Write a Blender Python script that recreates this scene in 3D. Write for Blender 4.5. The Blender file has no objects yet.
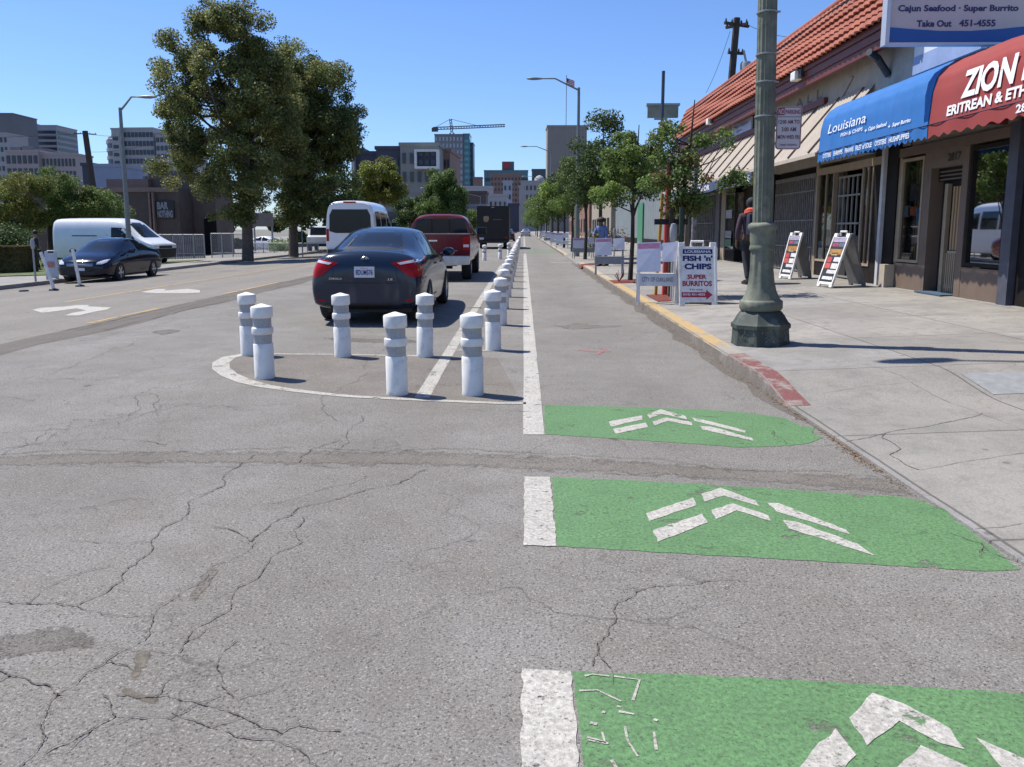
import bpy, bmesh, math, random
import numpy as np
from math import sin, cos, tan, pi, radians as R, atan, atan2, sqrt
from mathutils import Vector, Matrix
from mathutils.bvhtree import BVHTree
random.seed(7); rng = np.random.default_rng(7)
C = bpy.context.scene.collection
sc = bpy.context.scene

# ------------------------------------------------------------------ camera
H = 1.4; F = 800.0
SH = 38.9; PITCH = atan((154.5-SH)/F); YAW = atan(11.5/F)
FW = Vector((-sin(YAW)*cos(PITCH), cos(YAW)*cos(PITCH), -sin(PITCH)))
RT = Vector((cos(YAW), sin(YAW), 0)); UP = RT.cross(FW)
CAM = Vector((0, 0, H))
cd = bpy.data.cameras.new('camera'); cam = bpy.data.objects.new('camera', cd); C.objects.link(cam)
cd.shift_y = -SH/1024; cd.sensor_width = 36; cd.lens = F/1024*36; cd.clip_end = 6000; cd.clip_start = 0.05
cam.matrix_world = Matrix.Translation(CAM) @ Matrix((RT, UP, -FW)).transposed().to_4x4()
sc.camera = cam
def ray(px, py): return FW*F + RT*(px-512) - UP*(py-(383.5-SH))
def G(px, py, z=0.0):
    d = ray(px, py); t = (z-H)/d.z; return CAM + d*t
def S(px, py, X):
    d = ray(px, py); return CAM + d*(X/d.x)
def P(px, py, Y):
    d = ray(px, py); return CAM + d*(Y/d.y)

# ------------------------------------------------------------------ tagging
def tag(o, label=None, cat=None, group=None, kind=None):
    if label: o['label'] = label
    if cat: o['category'] = cat
    if group: o['group'] = group
    if kind: o['kind'] = kind
    return o
def thing(name, label, cat, loc=(0, 0, 0), rz=0, group=None):
    o = bpy.data.objects.new(name, None); C.objects.link(o)
    o.location = loc; o.rotation_euler = (0, 0, rz); o.empty_display_size = .1
    return tag(o, label, cat, group)
def kids(o): return [c for c in C.objects if c.parent == o]
def copy_tree(o, parent=None):
    c = o.copy(); C.objects.link(c); c.parent = parent
    for ch in kids(o): copy_tree(ch, c)
    return c

# ------------------------------------------------------------------ materials
MATS = {}
def nt(name):
    m = bpy.data.materials.new(name); m.use_nodes = True
    n = m.node_tree; n.nodes.clear()
    out = n.nodes.new('ShaderNodeOutputMaterial'); b = n.nodes.new('ShaderNodeBsdfPrincipled')
    n.links.new(b.outputs[0], out.inputs[0])
    return m, n, b
def N(n, typ, **kw):
    x = n.nodes.new(typ)
    for k, v in kw.items():
        if k.startswith('i_'):
            key = k[2:]; key = int(key) if key.isdigit() else key.replace('_', ' ')
            x.inputs[key].default_value = v
        else: setattr(x, k, v)
    return x
def mixc(n, fac, a, b, mode='MIX'):
    m = n.nodes.new('ShaderNodeMix'); m.data_type = 'RGBA'; m.blend_type = mode
    for sock, v in ((0, fac), (6, a), (7, b)):
        if isinstance(v, (int, float)): m.inputs[sock].default_value = v
        elif isinstance(v, (tuple, list)): m.inputs[sock].default_value = (*v[:3], 1)
        else: n.links.new(v, m.inputs[sock])
    return m.outputs[2]
def mth(n, op, a, b=None, c=None, clamp=False):
    m = n.nodes.new('ShaderNodeMath'); m.operation = op; m.use_clamp = clamp
    for i, v in enumerate((a, b, c)):
        if v is None: continue
        if isinstance(v, (int, float)): m.inputs[i].default_value = v
        else: n.links.new(v, m.inputs[i])
    return m.outputs[0]
def ramp(n, fac, pts):
    r = n.nodes.new('ShaderNodeValToRGB'); n.links.new(fac, r.inputs[0])
    e = r.color_ramp.elements
    while len(e) < len(pts): e.new(.5)
    for el, (p, c) in zip(e, pts):
        el.position = p; el.color = (*((c,)*3 if isinstance(c, (int, float)) else c), 1)
    return r.outputs[0]
def coords(n, scale=None):
    t = n.nodes.new('ShaderNodeTexCoord'); return t.outputs['Object']
def noise(n, co, scale, detail=4, rough=.55, dist=0):
    x = N(n, 'ShaderNodeTexNoise'); x.inputs['Scale'].default_value = scale; x.inputs['Detail'].default_value = detail
    x.inputs['Roughness'].default_value = rough; x.inputs['Distortion'].default_value = dist
    n.links.new(co, x.inputs['Vector']); return x.outputs[0]
def bumpn(n, b, h, strength=.3, dist=.01):
    u = n.nodes.new('ShaderNodeBump'); u.inputs['Strength'].default_value = strength; u.inputs['Distance'].default_value = dist
    n.links.new(h, u.inputs['Height']); n.links.new(u.outputs[0], b.inputs['Normal']); return u
def M(name, col, rough=.6, var=.12, scale=4, bump=0, metal=0, coat=0, dirt=None, spec=.5, bscale=None, emit=0):
    if name in MATS: return MATS[name]
    m, n, b = nt(name); co = coords(n)
    f = noise(n, co, scale, 6, .6)
    v = ramp(n, f, [(.3, 1-var), (.7, 1+var)])
    c = mixc(n, 1.0, col, v, 'MULTIPLY')
    if dirt:
        f2 = noise(n, co, scale*.6+1, 8, .65, .4)
        c = mixc(n, ramp(n, f2, [(.5, 0), (.68, dirt[3])]), c, dirt[:3])
    n.links.new(c, b.inputs['Base Color'])
    b.inputs['Roughness'].default_value = rough; b.inputs['Metallic'].default_value = metal
    b.inputs['Specular IOR Level'].default_value = spec
    if coat: b.inputs['Coat Weight'].default_value = coat; b.inputs['Coat Roughness'].default_value = .06
    if bump: bumpn(n, b, noise(n, co, bscale or scale*8, 4), bump, .01)
    if emit: b.inputs['Emission Color'].default_value = (*col, 1); b.inputs['Emission Strength'].default_value = emit
    MATS[name] = m; return m

# ------------------------------------------------------------------ mesh builder
class MB:
    def __init__(s): s.v = []; s.f = []; s.m = []
    def add(s, vs, fs, mi=0, T=None):
        o = len(s.v)
        if T is not None: vs = [tuple(T @ Vector(v)) for v in vs]
        s.v += [tuple(v) for v in vs]
        for f in fs: s.f.append([i+o for i in f]); s.m.append(mi)
        return s
    def box(s, a, b, mi=0, T=None):
        x0, y0, z0 = [min(a[i], b[i]) for i in range(3)]; x1, y1, z1 = [max(a[i], b[i]) for i in range(3)]
        return s.add([(x0,y0,z0),(x1,y0,z0),(x1,y1,z0),(x0,y1,z0),(x0,y0,z1),(x1,y0,z1),(x1,y1,z1),(x0,y1,z1)],
                     [(0,3,2,1),(4,5,6,7),(0,1,5,4),(1,2,6,5),(2,3,7,6),(3,0,4,7)], mi, T)
    def tube(s, pts, r, n=8, mi=0, T=None, cap=True):
        pts = [Vector(p) for p in pts]; rs = r if isinstance(r, (list, tuple)) else [r]*len(pts)
        vs = []; fs = []; ref = None
        for i, p in enumerate(pts):
            d = (pts[min(i+1, len(pts)-1)]-pts[max(i-1, 0)]).normalized()
            if ref is None: ref = d.orthogonal().normalized()
            u = (ref - d*ref.dot(d))
            u = u.normalized() if u.length > 1e-5 else d.orthogonal().normalized()
            ref = u; w = d.cross(u)
            for k in range(n):
                a = 2*pi*k/n; vs.append(p + (u*cos(a)+w*sin(a))*rs[i])
        for i in range(len(pts)-1):
            for k in range(n):
                k2 = (k+1) % n; fs.append((i*n+k, i*n+k2, (i+1)*n+k2, (i+1)*n+k))
        if cap: fs += [tuple(range(n-1, -1, -1)), tuple((len(pts)-1)*n+k for k in range(n))]
        return s.add(vs, fs, mi, T)
    def lathe(s, prof, n=24, mi=0, T=None, rf=None, cap=True):
        vs = []; fs = []
        for i, (r, z) in enumerate(prof):
            for k in range(n):
                a = 2*pi*k/n; rr = rf(r, z, a) if rf else r
                vs.append((rr*cos(a), rr*sin(a), z))
        for i in range(len(prof)-1):
            for k in range(n):
                k2 = (k+1) % n; fs.append((i*n+k, i*n+k2, (i+1)*n+k2, (i+1)*n+k))
        if cap: fs += [tuple(range(n-1, -1, -1)), tuple((len(prof)-1)*n+k for k in range(n))]
        return s.add(vs, fs, mi, T)
    def prism(s, poly, a, b, axis='y', mi=0, T=None):
        n = len(poly)
        def mk(p, t): return {'x': (t, p[0], p[1]), 'y': (p[0], t, p[1]), 'z': (p[0], p[1], t)}[axis]
        vs = [mk(p, a) for p in poly]+[mk(p, b) for p in poly]
        fs = [tuple(range(n)), tuple(range(2*n-1, n-1, -1))]+[(i, i+n, (i+1) % n+n, (i+1) % n) for i in range(n)]
        return s.add(vs, fs, mi, T)
    def grid(s, fn, nu, nv, mi=0, flip=False):
        vs = [fn(i/nu, j/nv) for j in range(nv+1) for i in range(nu+1)]
        fs = []
        for j in range(nv):
            for i in range(nu):
                a = j*(nu+1)+i; q = (a, a+1, a+nu+2, a+nu+1); fs.append(q[::-1] if flip else q)
        return s.add(vs, fs, mi)
    def build(s, name, mats, parent=None, world=False, smooth=False, bevel=0, auto=None):
        me = bpy.data.meshes.new(name)
        vs = s.v
        if world and parent is not None:
            l = parent.location; vs = [(x-l[0], y-l[1], z-l[2]) for x, y, z in vs]
        me.from_pydata(vs, [], s.f)
        ms = mats if isinstance(mats, (list, tuple)) else [mats]
        for m in ms: me.materials.append(m)
        if len(ms) > 1: me.polygons.foreach_set('material_index', s.m)
        bm = bmesh.new(); bm.from_mesh(me); bmesh.ops.recalc_face_normals(bm, faces=bm.faces)
        if bevel: 
            bmesh.ops.remove_doubles(bm, verts=bm.verts, dist=1e-5)
            ed = [e for e in bm.edges if len(e.link_faces) == 2 and e.calc_face_angle(0) > .5]
            bmesh.ops.bevel(bm, geom=ed, offset=bevel, segments=2, affect='EDGES', profile=.6)
        if smooth:
            lim = auto if auto else R(38)
            for f in bm.faces: f.smooth = True
            for e in bm.edges:
                if len(e.link_faces) == 2 and e.calc_face_angle(0) > lim: e.smooth = False
        bm.to_mesh(me); bm.free()
        o = bpy.data.objects.new(name, me); C.objects.link(o)
        if parent is not None: o.parent = parent
        return o
def struct(o): o['kind'] = 'structure'; return o

def evalmesh(o):
    dg = bpy.context.evaluated_depsgraph_get(); dg.update()
    me = bpy.data.meshes.new_from_object(o.evaluated_get(dg)); return me
def boolean(o, cutters):
    for c in cutters:
        md = o.modifiers.new('b', 'BOOLEAN'); md.object = c; md.operation = 'DIFFERENCE'; md.solver = 'EXACT'
    me = evalmesh(o); old = o.data; o.modifiers.clear(); o.data = me; bpy.data.meshes.remove(old)
    for c in cutters: bpy.data.objects.remove(c)
def subsurf(o, lv=2):
    md = o.modifiers.new('s', 'SUBSURF'); md.levels = lv; md.render_levels = lv
    me = evalmesh(o); o.modifiers.clear(); o.data = me
    for p in me.polygons: p.use_smooth = True

def textmesh(s, bold=0.0, shear=0.0, spacing=1.0):
    cu = bpy.data.curves.new('t', 'FONT'); cu.body = s; cu.size = 1; cu.offset = bold; cu.shear = shear; cu.space_character = spacing
    cu.resolution_u = 3; cu.extrude = 0
    o = bpy.data.objects.new('t', cu); C.objects.link(o)
    me = evalmesh(o); bpy.data.objects.remove(o)
    V = np.array([v.co[:] for v in me.vertices]) if len(me.vertices) else np.zeros((0, 3))
    Fc = [tuple(p.vertices) for p in me.polygons]; bpy.data.meshes.remove(me)
    return V, Fc
def lettering(s, fn, w, h, mat, parent=None, world=False, bold=.0, shear=0, name='lettering', label=None):
    """text fitted into a w x h box; fn(u,v) -> 3D point, u in 0..w, v in 0..h"""
    V, Fc = textmesh(s, bold, shear)
    mn = V.min(0); mx = V.max(0)
    b = MB(); vs = [tuple(fn((v[0]-mn[0])/(mx[0]-mn[0])*w, (v[1]-mn[1])/(mx[1]-mn[1])*h)) for v in V]
    b.add(vs, Fc)
    me = bpy.data.meshes.new(name)
    if world and parent is not None:
        l = parent.location; vs = [(x-l[0], y-l[1], z-l[2]) for x, y, z in vs]
    me.from_pydata(vs, [], Fc); me.materials.append(mat)
    o = bpy.data.objects.new(name, me); C.objects.link(o)
    if parent is not None: o.parent = parent
    if label: o['label'] = label
    return o

# ------------------------------------------------------------------ terrain profile
XC = 2.1     # right kerb face
XL = -15.35   # left kerb
def sstep(a, b, t):
    t = max(0, min(1, (t-a)/(b-a))); return t*t*(3-2*t)
def kerb_h(y):
    h = .015 + .115*sstep(6.1, 7.1, y)
    if 27 < y < 50: h -= .10*(sstep(30.6, 31.6, y) - sstep(41, 42.2, y))
    return h
def gz(x, y):
    if x <= XC:
        if x >= -6: return 0.0
        if x >= XL: return .04*(x+6)
        z = -.368 + .12 + .032*(x-XL)
        return max(z, -1.0)
    return kerb_h(y) + .038*min(x-XC, 8)
def GG(px, py):
    z = 0
    for _ in range(12):
        p = G(px, py, z); z = gz(p.x, p.y)
    return G(px, py, z)
# ================================================================== SETTING
def asphalt():
    m, n, b = nt('asphalt'); co = coords(n)
    sep = N(n, 'ShaderNodeSeparateXYZ'); n.links.new(co, sep.inputs[0]); X, Y = sep.outputs[0], sep.outputs[1]
    g1 = noise(n, co, 95, 4, .8); g2 = noise(n, co, 330, 2, .6)
    big = noise(n, co, .35, 5, .6); mid = noise(n, co, 2.2, 5, .65)
    vo = N(n, 'ShaderNodeTexVoronoi'); vo.inputs['Scale'].default_value = 165; n.links.new(co, vo.inputs['Vector'])
    spk = ramp(n, vo.outputs['Color'], [(.78, 0), (.9, 1)])
    base = mixc(n, ramp(n, big, [(.35, 0), (.65, 1)]), (.178, .167, .151), (.226, .212, .193))
    base = mixc(n, ramp(n, mid, [(.35, 0), (.68, .6)]), base, (.140, .124, .102))
    # older, browner surface beyond the lane seam
    left = mth(n, 'LESS_THAN', X, -6.45)
    base = mixc(n, mth(n, 'MULTIPLY', left, .55), base, (.20, .178, .146))
    # worn wheel tracks in the lane
    w = N(n, 'ShaderNodeTexWave'); w.inputs['Scale'].default_value = .18; w.inputs['Distortion'].default_value = .4
    n.links.new(co, w.inputs['Vector'])
    base = mixc(n, mth(n, 'MULTIPLY', w.outputs[1], .3), base, (.135, .122, .105))
    # oil spots
    vs = N(n, 'ShaderNodeTexVoronoi'); vs.inputs['Scale'].default_value = 1.1
    wn = noise(n, co, 6, 3); vadd = N(n, 'ShaderNodeVectorMath', operation='ADD')
    n.links.new(co, vadd.inputs[0]); mm = N(n, 'ShaderNodeVectorMath', operation='SCALE'); mm.inputs['Scale'].default_value = .12
    nz = N(n, 'ShaderNodeTexNoise'); nz.inputs['Scale'].default_value = 7; n.links.new(co, nz.inputs['Vector'])
    n.links.new(nz.outputs[1], mm.inputs[0]); n.links.new(mm.outputs[0], vadd.inputs[1]); n.links.new(vadd.outputs[0], vs.inputs['Vector'])
    base = mixc(n, ramp(n, vs.outputs['Distance'], [(.035, .75), (.06, 0)]), base, (.06, .055, .052))
    c = mixc(n, 1.0, base, ramp(n, g1, [(.3, .45), (.7, 1.62)]), 'MULTIPLY')
    c = mixc(n, 1.0, c, ramp(n, g2, [(.3, .6), (.7, 1.45)]), 'MULTIPLY')
    c = mixc(n, mth(n, 'MULTIPLY', spk, .5), c, (.42, .39, .34))
    dk = ramp(n, vo.outputs['Color'], [(.13, 1), (.22, 0)])
    c = mixc(n, mth(n, 'MULTIPLY', dk, .9), c, (.06, .056, .05))
    c = mixc(n, ramp(n, noise(n, co, .8, 9, .75, .5), [(.52, 0), (.74, .5)]), c, (.115, .104, .09))
    c = mixc(n, ramp(n, noise(n, co, 14, 5, .8), [(.62, 0), (.72, .55)]), c, (.085, .075, .062))
    # hairline crazing
    vc = N(n, 'ShaderNodeTexVoronoi', feature='DISTANCE_TO_EDGE'); vc.inputs['Scale'].default_value = .55
    dm = N(n, 'ShaderNodeTexNoise'); dm.inputs['Scale'].default_value = 1.6; dm.inputs['Detail'].default_value = 7; n.links.new(co, dm.inputs['Vector'])
    ds = N(n, 'ShaderNodeVectorMath', operation='SCALE'); ds.inputs['Scale'].default_value = 1.2; n.links.new(dm.outputs[1], ds.inputs[0])
    da = N(n, 'ShaderNodeVectorMath', operation='ADD'); n.links.new(co, da.inputs[0]); n.links.new(ds.outputs[0], da.inputs[1]); n.links.new(da.outputs[0], vc.inputs['Vector'])
    crack = ramp(n, vc.outputs[0], [(.0, .8), (.005, 0)])
    vd = N(n, 'ShaderNodeTexVoronoi', feature='DISTANCE_TO_EDGE'); vd.inputs['Scale'].default_value = 2.3; n.links.new(da.outputs[0], vd.inputs['Vector'])
    c = mixc(n, mth(n, 'MULTIPLY', ramp(n, vd.outputs[0], [(0, .55), (.018, 0)]), ramp(n, noise(n, co, .45, 4), [(.48, 0), (.62, 1)])), c, (.09, .078, .062))
    zone = ramp(n, noise(n, co, .5, 3), [(.42, 0), (.55, .8)])
    c = mixc(n, mth(n, 'MULTIPLY', crack, zone), c, (.05, .045, .04))
    n.links.new(c, b.inputs['Base Color']); b.inputs['Roughness'].default_value = .88; b.inputs['Specular IOR Level'].default_value = .35
    hh = mth(n, 'ADD', g1, mth(n, 'MULTIPLY', g2, .5))
    bumpn(n, b, hh, .5, .007)
    return m
def variant(src, name, mul, add=None):
    """copy of the asphalt with a multiplied colour (patches)"""
    m = src.copy(); m.name = name; n = m.node_tree; b = [x for x in n.nodes if x.type == 'BSDF_PRINCIPLED'][0]
    l = b.inputs['Base Color'].links[0].from_socket
    n.links.new(mixc(n, 1.0, l, mul, 'MULTIPLY'), b.inputs['Base Color']); return m
ASP = asphalt()
ASP_D = variant(ASP, 'asphalt_patch_dark', (.72, .7, .68)); ASP_B = variant(ASP, 'asphalt_patch_brown', (.89, .86, .82))
ASP_S = variant(ASP, 'asphalt_seam', (.68, .64, .6))
def paint(name, col, wear=.5, scale=9):
    m, n, b = nt(name); co = coords(n)
    g = noise(n, co, 60, 3, .7); w = noise(n, co, scale, 8, .7)
    c = mixc(n, 1.0, col, ramp(n, g, [(.3, .62), (.7, 1.28)]), 'MULTIPLY')
    pit = ramp(n, noise(n, co, 110, 2, .7), [(.30, 1), (.40, 0)])
    c = mixc(n, mth(n, 'MULTIPLY', pit, .55), c, (.12, .11, .10))
    c = mixc(n, ramp(n, noise(n, co, 2.5, 6, .7), [(.45, 0), (.75, .45)]), c, tuple(q*.5 for q in col)); c = mixc(n, ramp(n, noise(n, co, 25, 5, .8), [(.5, 0), (.72, .5)]), c, tuple(q*.45+.03 for q in col))
    gap = ramp(n, w, [(.61-.04*wear, 0), (.66-.03*wear, .95)]); pin = ramp(n, noise(n, co, 75, 4, .8), [(.61-.04*wear, 0), (.70-.05*wear, .85)])
    al = mth(n, 'MAXIMUM', gap, pin); tr = N(n, 'ShaderNodeBsdfTransparent'); mx = N(n, 'ShaderNodeMixShader'); out = [x for x in n.nodes if x.type == 'OUTPUT_MATERIAL'][0]
    n.links.new(al, mx.inputs[0]); n.links.new(b.outputs[0], mx.inputs[1]); n.links.new(tr.outputs[0], mx.inputs[2]); n.links.new(mx.outputs[0], out.inputs[0])
    n.links.new(c, b.inputs['Base Color']); b.inputs['Roughness'].default_value = .8
    bumpn(n, b, g, .4, .01); return m
W_PAINT = paint('white_road_paint', (.44, .415, .365), .6)
W_WORN = paint('worn_white_road_paint', (.42, .395, .345), 1.1, 6)
Y_WORN = paint('worn_yellow_road_paint', (.44, .30, .12), 1.0, 4)
G_PAINT = paint('green_bike_lane_paint', (.10, .212, .082), .7, 3)
P_PAINT = paint('pink_marking_paint', (.45, .17, .17), 3.0, 14)
CRACK = M('crack_filling', (.105, .093, .078), .95, .5, 30)
DIRT = M('crack_dirt', (.15, .128, .10), .95, .5, 25, .6)

# road sheet, following its crown
b = MB()
xs = [XL, -12, -9, -6, -4, -2, 0, XC]; ys = [-4, 0, 4, 8, 16, 32, 64, 128, 256, 520]
b.grid(lambda u, v: (xs[int(round(u*7))], ys[int(round(v*9))], gz(xs[int(round(u*7))], 0) if u < 1 else 0.0), 7, 9)
struct(b.build('road', ASP, smooth=True))
b = MB(); b.add([(-2500, -60, -1.6), (2500, -60, -1.6), (2500, 4500, -1.6), (-2500, 4500, -1.6)], [(0, 1, 2, 3)])
struct(b.build('ground', M('far_ground', (.16, .15, .12), .95, .3, .02)))

def concrete():
    m, n, b = nt('sidewalk_concrete'); co = coords(n)
    sep = N(n, 'ShaderNodeSeparateXYZ'); n.links.new(co, sep.inputs[0]); X, Y = sep.outputs[0], sep.outputs[1]
    def cell(a, size, off):
        q = mth(n, 'DIVIDE', mth(n, 'ADD', a, off), size); fl = mth(n, 'FLOOR', q); fr = mth(n, 'SUBTRACT', q, fl)
        d = mth(n, 'MULTIPLY', mth(n, 'MINIMUM', fr, mth(n, 'SUBTRACT', 1.0, fr)), size); return fl, d
    wob = mth(n, 'MULTIPLY', mth(n, 'SUBTRACT', noise(n, co, 3, 4), .5), .02)
    Xw = mth(n, 'ADD', X, wob); Yw = mth(n, 'ADD', Y, wob)
    fx, dx = cell(Xw, 1.55, -2.15); fy, dy = cell(Yw, 1.83, .2)
    cb = N(n, 'ShaderNodeCombineXYZ'); n.links.new(fx, cb.inputs[0]); n.links.new(fy, cb.inputs[1])
    wn = N(n, 'ShaderNodeTexWhiteNoise', noise_dimensions='3D'); n.links.new(cb.outputs[0], wn.inputs[0])
    c = mixc(n, wn.outputs[0], (.235, .218, .19), (.325, .303, .268))
    sel = mth(n, 'GREATER_THAN', wn.outputs[0], .82)
    c = mixc(n, mth(n, 'MULTIPLY', sel, .7), c, (.245, .238, .225))
    c = mixc(n, ramp(n, noise(n, co, .9, 7, .7), [(.42, 0), (.62, .75)]), c, (.19, .178, .16))
    c = mixc(n, ramp(n, noise(n, co, 5, 8, .75), [(.48, 0), (.7, .7)]), c, (.155, .143, .128))
    # gum spots
    vs = N(n, 'ShaderNodeTexVoronoi'); vs.inputs['Scale'].default_value = 3.2; n.links.new(co, vs.inputs['Vector'])
    pick = mth(n, 'GREATER_THAN', vs.outputs['Color'], .4)
    c = mixc(n, mth(n, 'MULTIPLY', pick, ramp(n, vs.outputs['Distance'], [(.06, .65), (.09, 0)])), c, (.09, .085, .08))
    c = mixc(n, 1.0, c, ramp(n, noise(n, co, 90, 3, .7), [(.3, .84), (.7, 1.15)]), 'MULTIPLY')
    j = mth(n, 'MINIMUM', dx, dy); jm = ramp(n, j, [(.005, 1), (.011, 0)])
    c = mixc(n, mth(n, 'MULTIPLY', jm, .75), c, (.07, .06, .05))
    vc = N(n, 'ShaderNodeTexVoronoi', feature='DISTANCE_TO_EDGE'); vc.inputs['Scale'].default_value = .42
    dm = N(n, 'ShaderNodeTexNoise'); dm.inputs['Scale'].default_value = 1.3; dm.inputs['Detail'].default_value = 8; n.links.new(co, dm.inputs['Vector'])
    ds = N(n, 'ShaderNodeVectorMath', operation='SCALE'); ds.inputs['Scale'].default_value = 1.1; n.links.new(dm.outputs[1], ds.inputs[0])
    da = N(n, 'ShaderNodeVectorMath', operation='ADD'); n.links.new(co, da.inputs[0]); n.links.new(ds.outputs[0], da.inputs[1]); n.links.new(da.outputs[0], vc.inputs['Vector'])
    c = mixc(n, ramp(n, vc.outputs[0], [(0, .4), (.004, 0)]), c, (.12, .105, .09))
    n.links.new(c, b.inputs['Base Color']); b.inputs['Roughness'].default_value = .88
    h = mth(n, 'SUBTRACT', noise(n, co, 40, 4), mth(n, 'MULTIPLY', jm, 1.2)); bumpn(n, b, h, .5, .012)
    return m
CONC = concrete()
# right sidewalk
b = MB()
xs2 = [XC, 2.101, 2.16, 2.32, 3, 4, 5, 6, 7.1, 9, 14]
yy = list(np.arange(-4, 5.9, .8)) + list(np.arange(6, 7.4, .12)) + list(np.arange(8, 30, 2)) + list(np.arange(30.4, 43, .3)) + [46, 60, 100, 180, 300, 520]
def swz(x, y):
    return kerb_h(y) + .038*min(x-XC, 8) if x > XC else -.03
b.grid(lambda u, v: (xs2[int(round(u*(len(xs2)-1)))], yy[int(round(v*(len(yy)-1)))], swz(xs2[int(round(u*(len(xs2)-1)))], yy[int(round(v*(len(yy)-1)))])), len(xs2)-1, len(yy)-1)
struct(b.build('sidewalk', CONC, smooth=True))
# left side: kerb, sidewalk, lawn, lot
b = MB()
xl = [XL-60, XL-30, XL-14, XL-9, XL-5, XL-3, XL-.15, XL]
b.grid(lambda u, v: (xl[int(round(u*7))], [-4, 10, 30, 60, 120, 260, 520][int(round(v*6))], gz(xl[int(round(u*7))], 0) if u < 1 else gz(XL-.01, 0)), 7, 6)
b.add([(XL, -4, gz(XL-.01, 0)), (XL+.02, -4, gz(XL+.01, 0)-.01), (XL+.02, 520, gz(XL+.01, 0)-.01), (XL, 520, gz(XL-.01, 0))], [(0, 1, 2, 3)])
struct(b.build('sidewalk', CONC, smooth=True))
# kerbs
def kerb_mat(name, top, wear):
    m, n, b = nt(name); co = coords(n)
    c = mixc(n, 1.0, top, ramp(n, noise(n, co, 30, 5, .7), [(.3, .8), (.7, 1.15)]), 'MULTIPLY')
    c = mixc(n, ramp(n, noise(n, co, 4, 9, .75), [(.5, 0), (.5+.1/wear, .9)]), c, (.26, .235, .2))
    n.links.new(c, b.inputs['Base Color']); b.inputs['Roughness'].default_value = .85; bumpn(n, b, noise(n, co, 40, 4), .5, .01); return m
K_Y = kerb_mat('kerb_yellow_paint', (.42, .285, .12), 1.0); K_R = kerb_mat('kerb_red_paint', (.17, .06, .055), .9)
K_C = kerb_mat('kerb_concrete', (.30, .27, .225), .5); K_S = kerb_mat('kerb_face_dirty', (.17, .145, .12), .6)
K_W = kerb_mat('kerb_old_yellow', (.42, .33, .22), 1.2)
def kerb(ya, yb, mat, n=None):
    n = n or max(1, int((yb-ya)/.25)); bb = MB()
    for i in range(n):
        y0 = ya+(yb-ya)*i/n; y1 = ya+(yb-ya)*(i+1)/n
        def ring(y):
            h = kerb_h(y); j = .004*sin(y*37)+.003*sin(y*91)
            return [(XC-.012+j, y, -.02), (XC-.004+j, y, max(h-.02, .004)), (XC+.012, y, h+.004), (XC+.165, y, h+.011), (XC+.17, y, h-.05)]
        r0, r1 = ring(y0), ring(y1)
        for k in range(4): bb.add([r0[k], r0[k+1], r1[k+1], r1[k]], [(0, 1, 2, 3)], 1 if k == 0 else 0)
    return struct(bb.build('kerb', [mat, K_S], smooth=True))
yr0 = G(797, 392, .13).y; yr1 = G(740, 354, .13).y; yy1 = G(728, 347, .13).y; yy2 = G(600, 279, .13).y
kerb(6.2, yr0, K_S, 8); kerb(yr0, yr1, K_R); kerb(yr1, yy1, K_C); kerb(yy1, yy2, K_Y); kerb(yy2, 31.2, K_W); kerb(41.5, 60, K_W); kerb(60, 300, K_C, 60)

# ---------------- painted markings (sheets stacked 4 mm apart)
def ribbon(bb, pts, w, z=.004, jit=0, mi=0):
    """strip of width w (or list) through ground points"""
    pts = [Vector(p) for p in pts]; n = len(pts); L = []; Rr = []
    for i, p in enumerate(pts):
        d = (pts[min(i+1, n-1)]-pts[max(i-1, 0)]); d.z = 0; d.normalize(); nn = Vector((-d.y, d.x, 0))
        ww = (w[i] if isinstance(w, (list, tuple)) else w)/2
        a = p+nn*(ww+random.uniform(-jit, jit)); c = p-nn*(ww+random.uniform(-jit, jit))
        L.append((a.x, a.y, gz(a.x, a.y)+z)); Rr.append((c.x, c.y, gz(c.x, c.y)+z))
    for i in range(n-1): bb.add([L[i], Rr[i], Rr[i+1], L[i+1]], [(0, 1, 2, 3)], mi)
SOFT = {}
def soft(src):
    if src.name in SOFT: return SOFT[src.name]
    m = src.copy(); m.name = 'soft_'+src.name; n = m.node_tree; out = [x for x in n.nodes if x.type == 'OUTPUT_MATERIAL'][0]; old = out.inputs[0].links[0].from_socket
    at = N(n, 'ShaderNodeAttribute', attribute_name='edge'); t = n.nodes.new('ShaderNodeTexCoord'); nz = noise(n, t.outputs['Object'], 9, 7, .75)
    f = ramp(n, mth(n, 'ADD', mth(n, 'MULTIPLY', at.outputs['Fac'], 1.3), mth(n, 'MULTIPLY', mth(n, 'SUBTRACT', nz, .55), 2.2)), [(.12, 0), (.42, .95)])
    tr = N(n, 'ShaderNodeBsdfTransparent'); mx = N(n, 'ShaderNodeMixShader'); n.links.new(f, mx.inputs[0]); n.links.new(tr.outputs[0], mx.inputs[1]); n.links.new(old, mx.inputs[2]); n.links.new(mx.outputs[0], out.inputs[0]); SOFT[src.name] = m; return m
def edge_attr(o, vals):
    at = o.data.attributes.new('edge', 'FLOAT', 'POINT')
    for i, v in vals.items(): at.data[i].value = v
def mark(name, mat, fn):
    bb = MB(); fn(bb); return struct(bb.build(name, mat))
def line(x, ya, yb, w, mat, z=.0038, step=.6, jit=.004):
    n = max(2, int((yb-ya)/step)); bb = MB()
    ribbon(bb, [(x, ya+(yb-ya)*i/n, 0) for i in range(n+1)], w, z, jit); return struct(bb.build('road_marking', mat))
def gp(px, py, z=0):
    p = GG(px, py); return (p.x, p.y, 0)
yS = G(533, 435, 0).y
line(.075, yS, 46, .15, W_PAINT); line(.08, 60, 200, .15, W_WORN, step=3)
line(-.85, G(428, 398, 0).y, 31, .125, W_WORN); line(-.85, 40, 120, .12, W_WORN, step=3)
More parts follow.
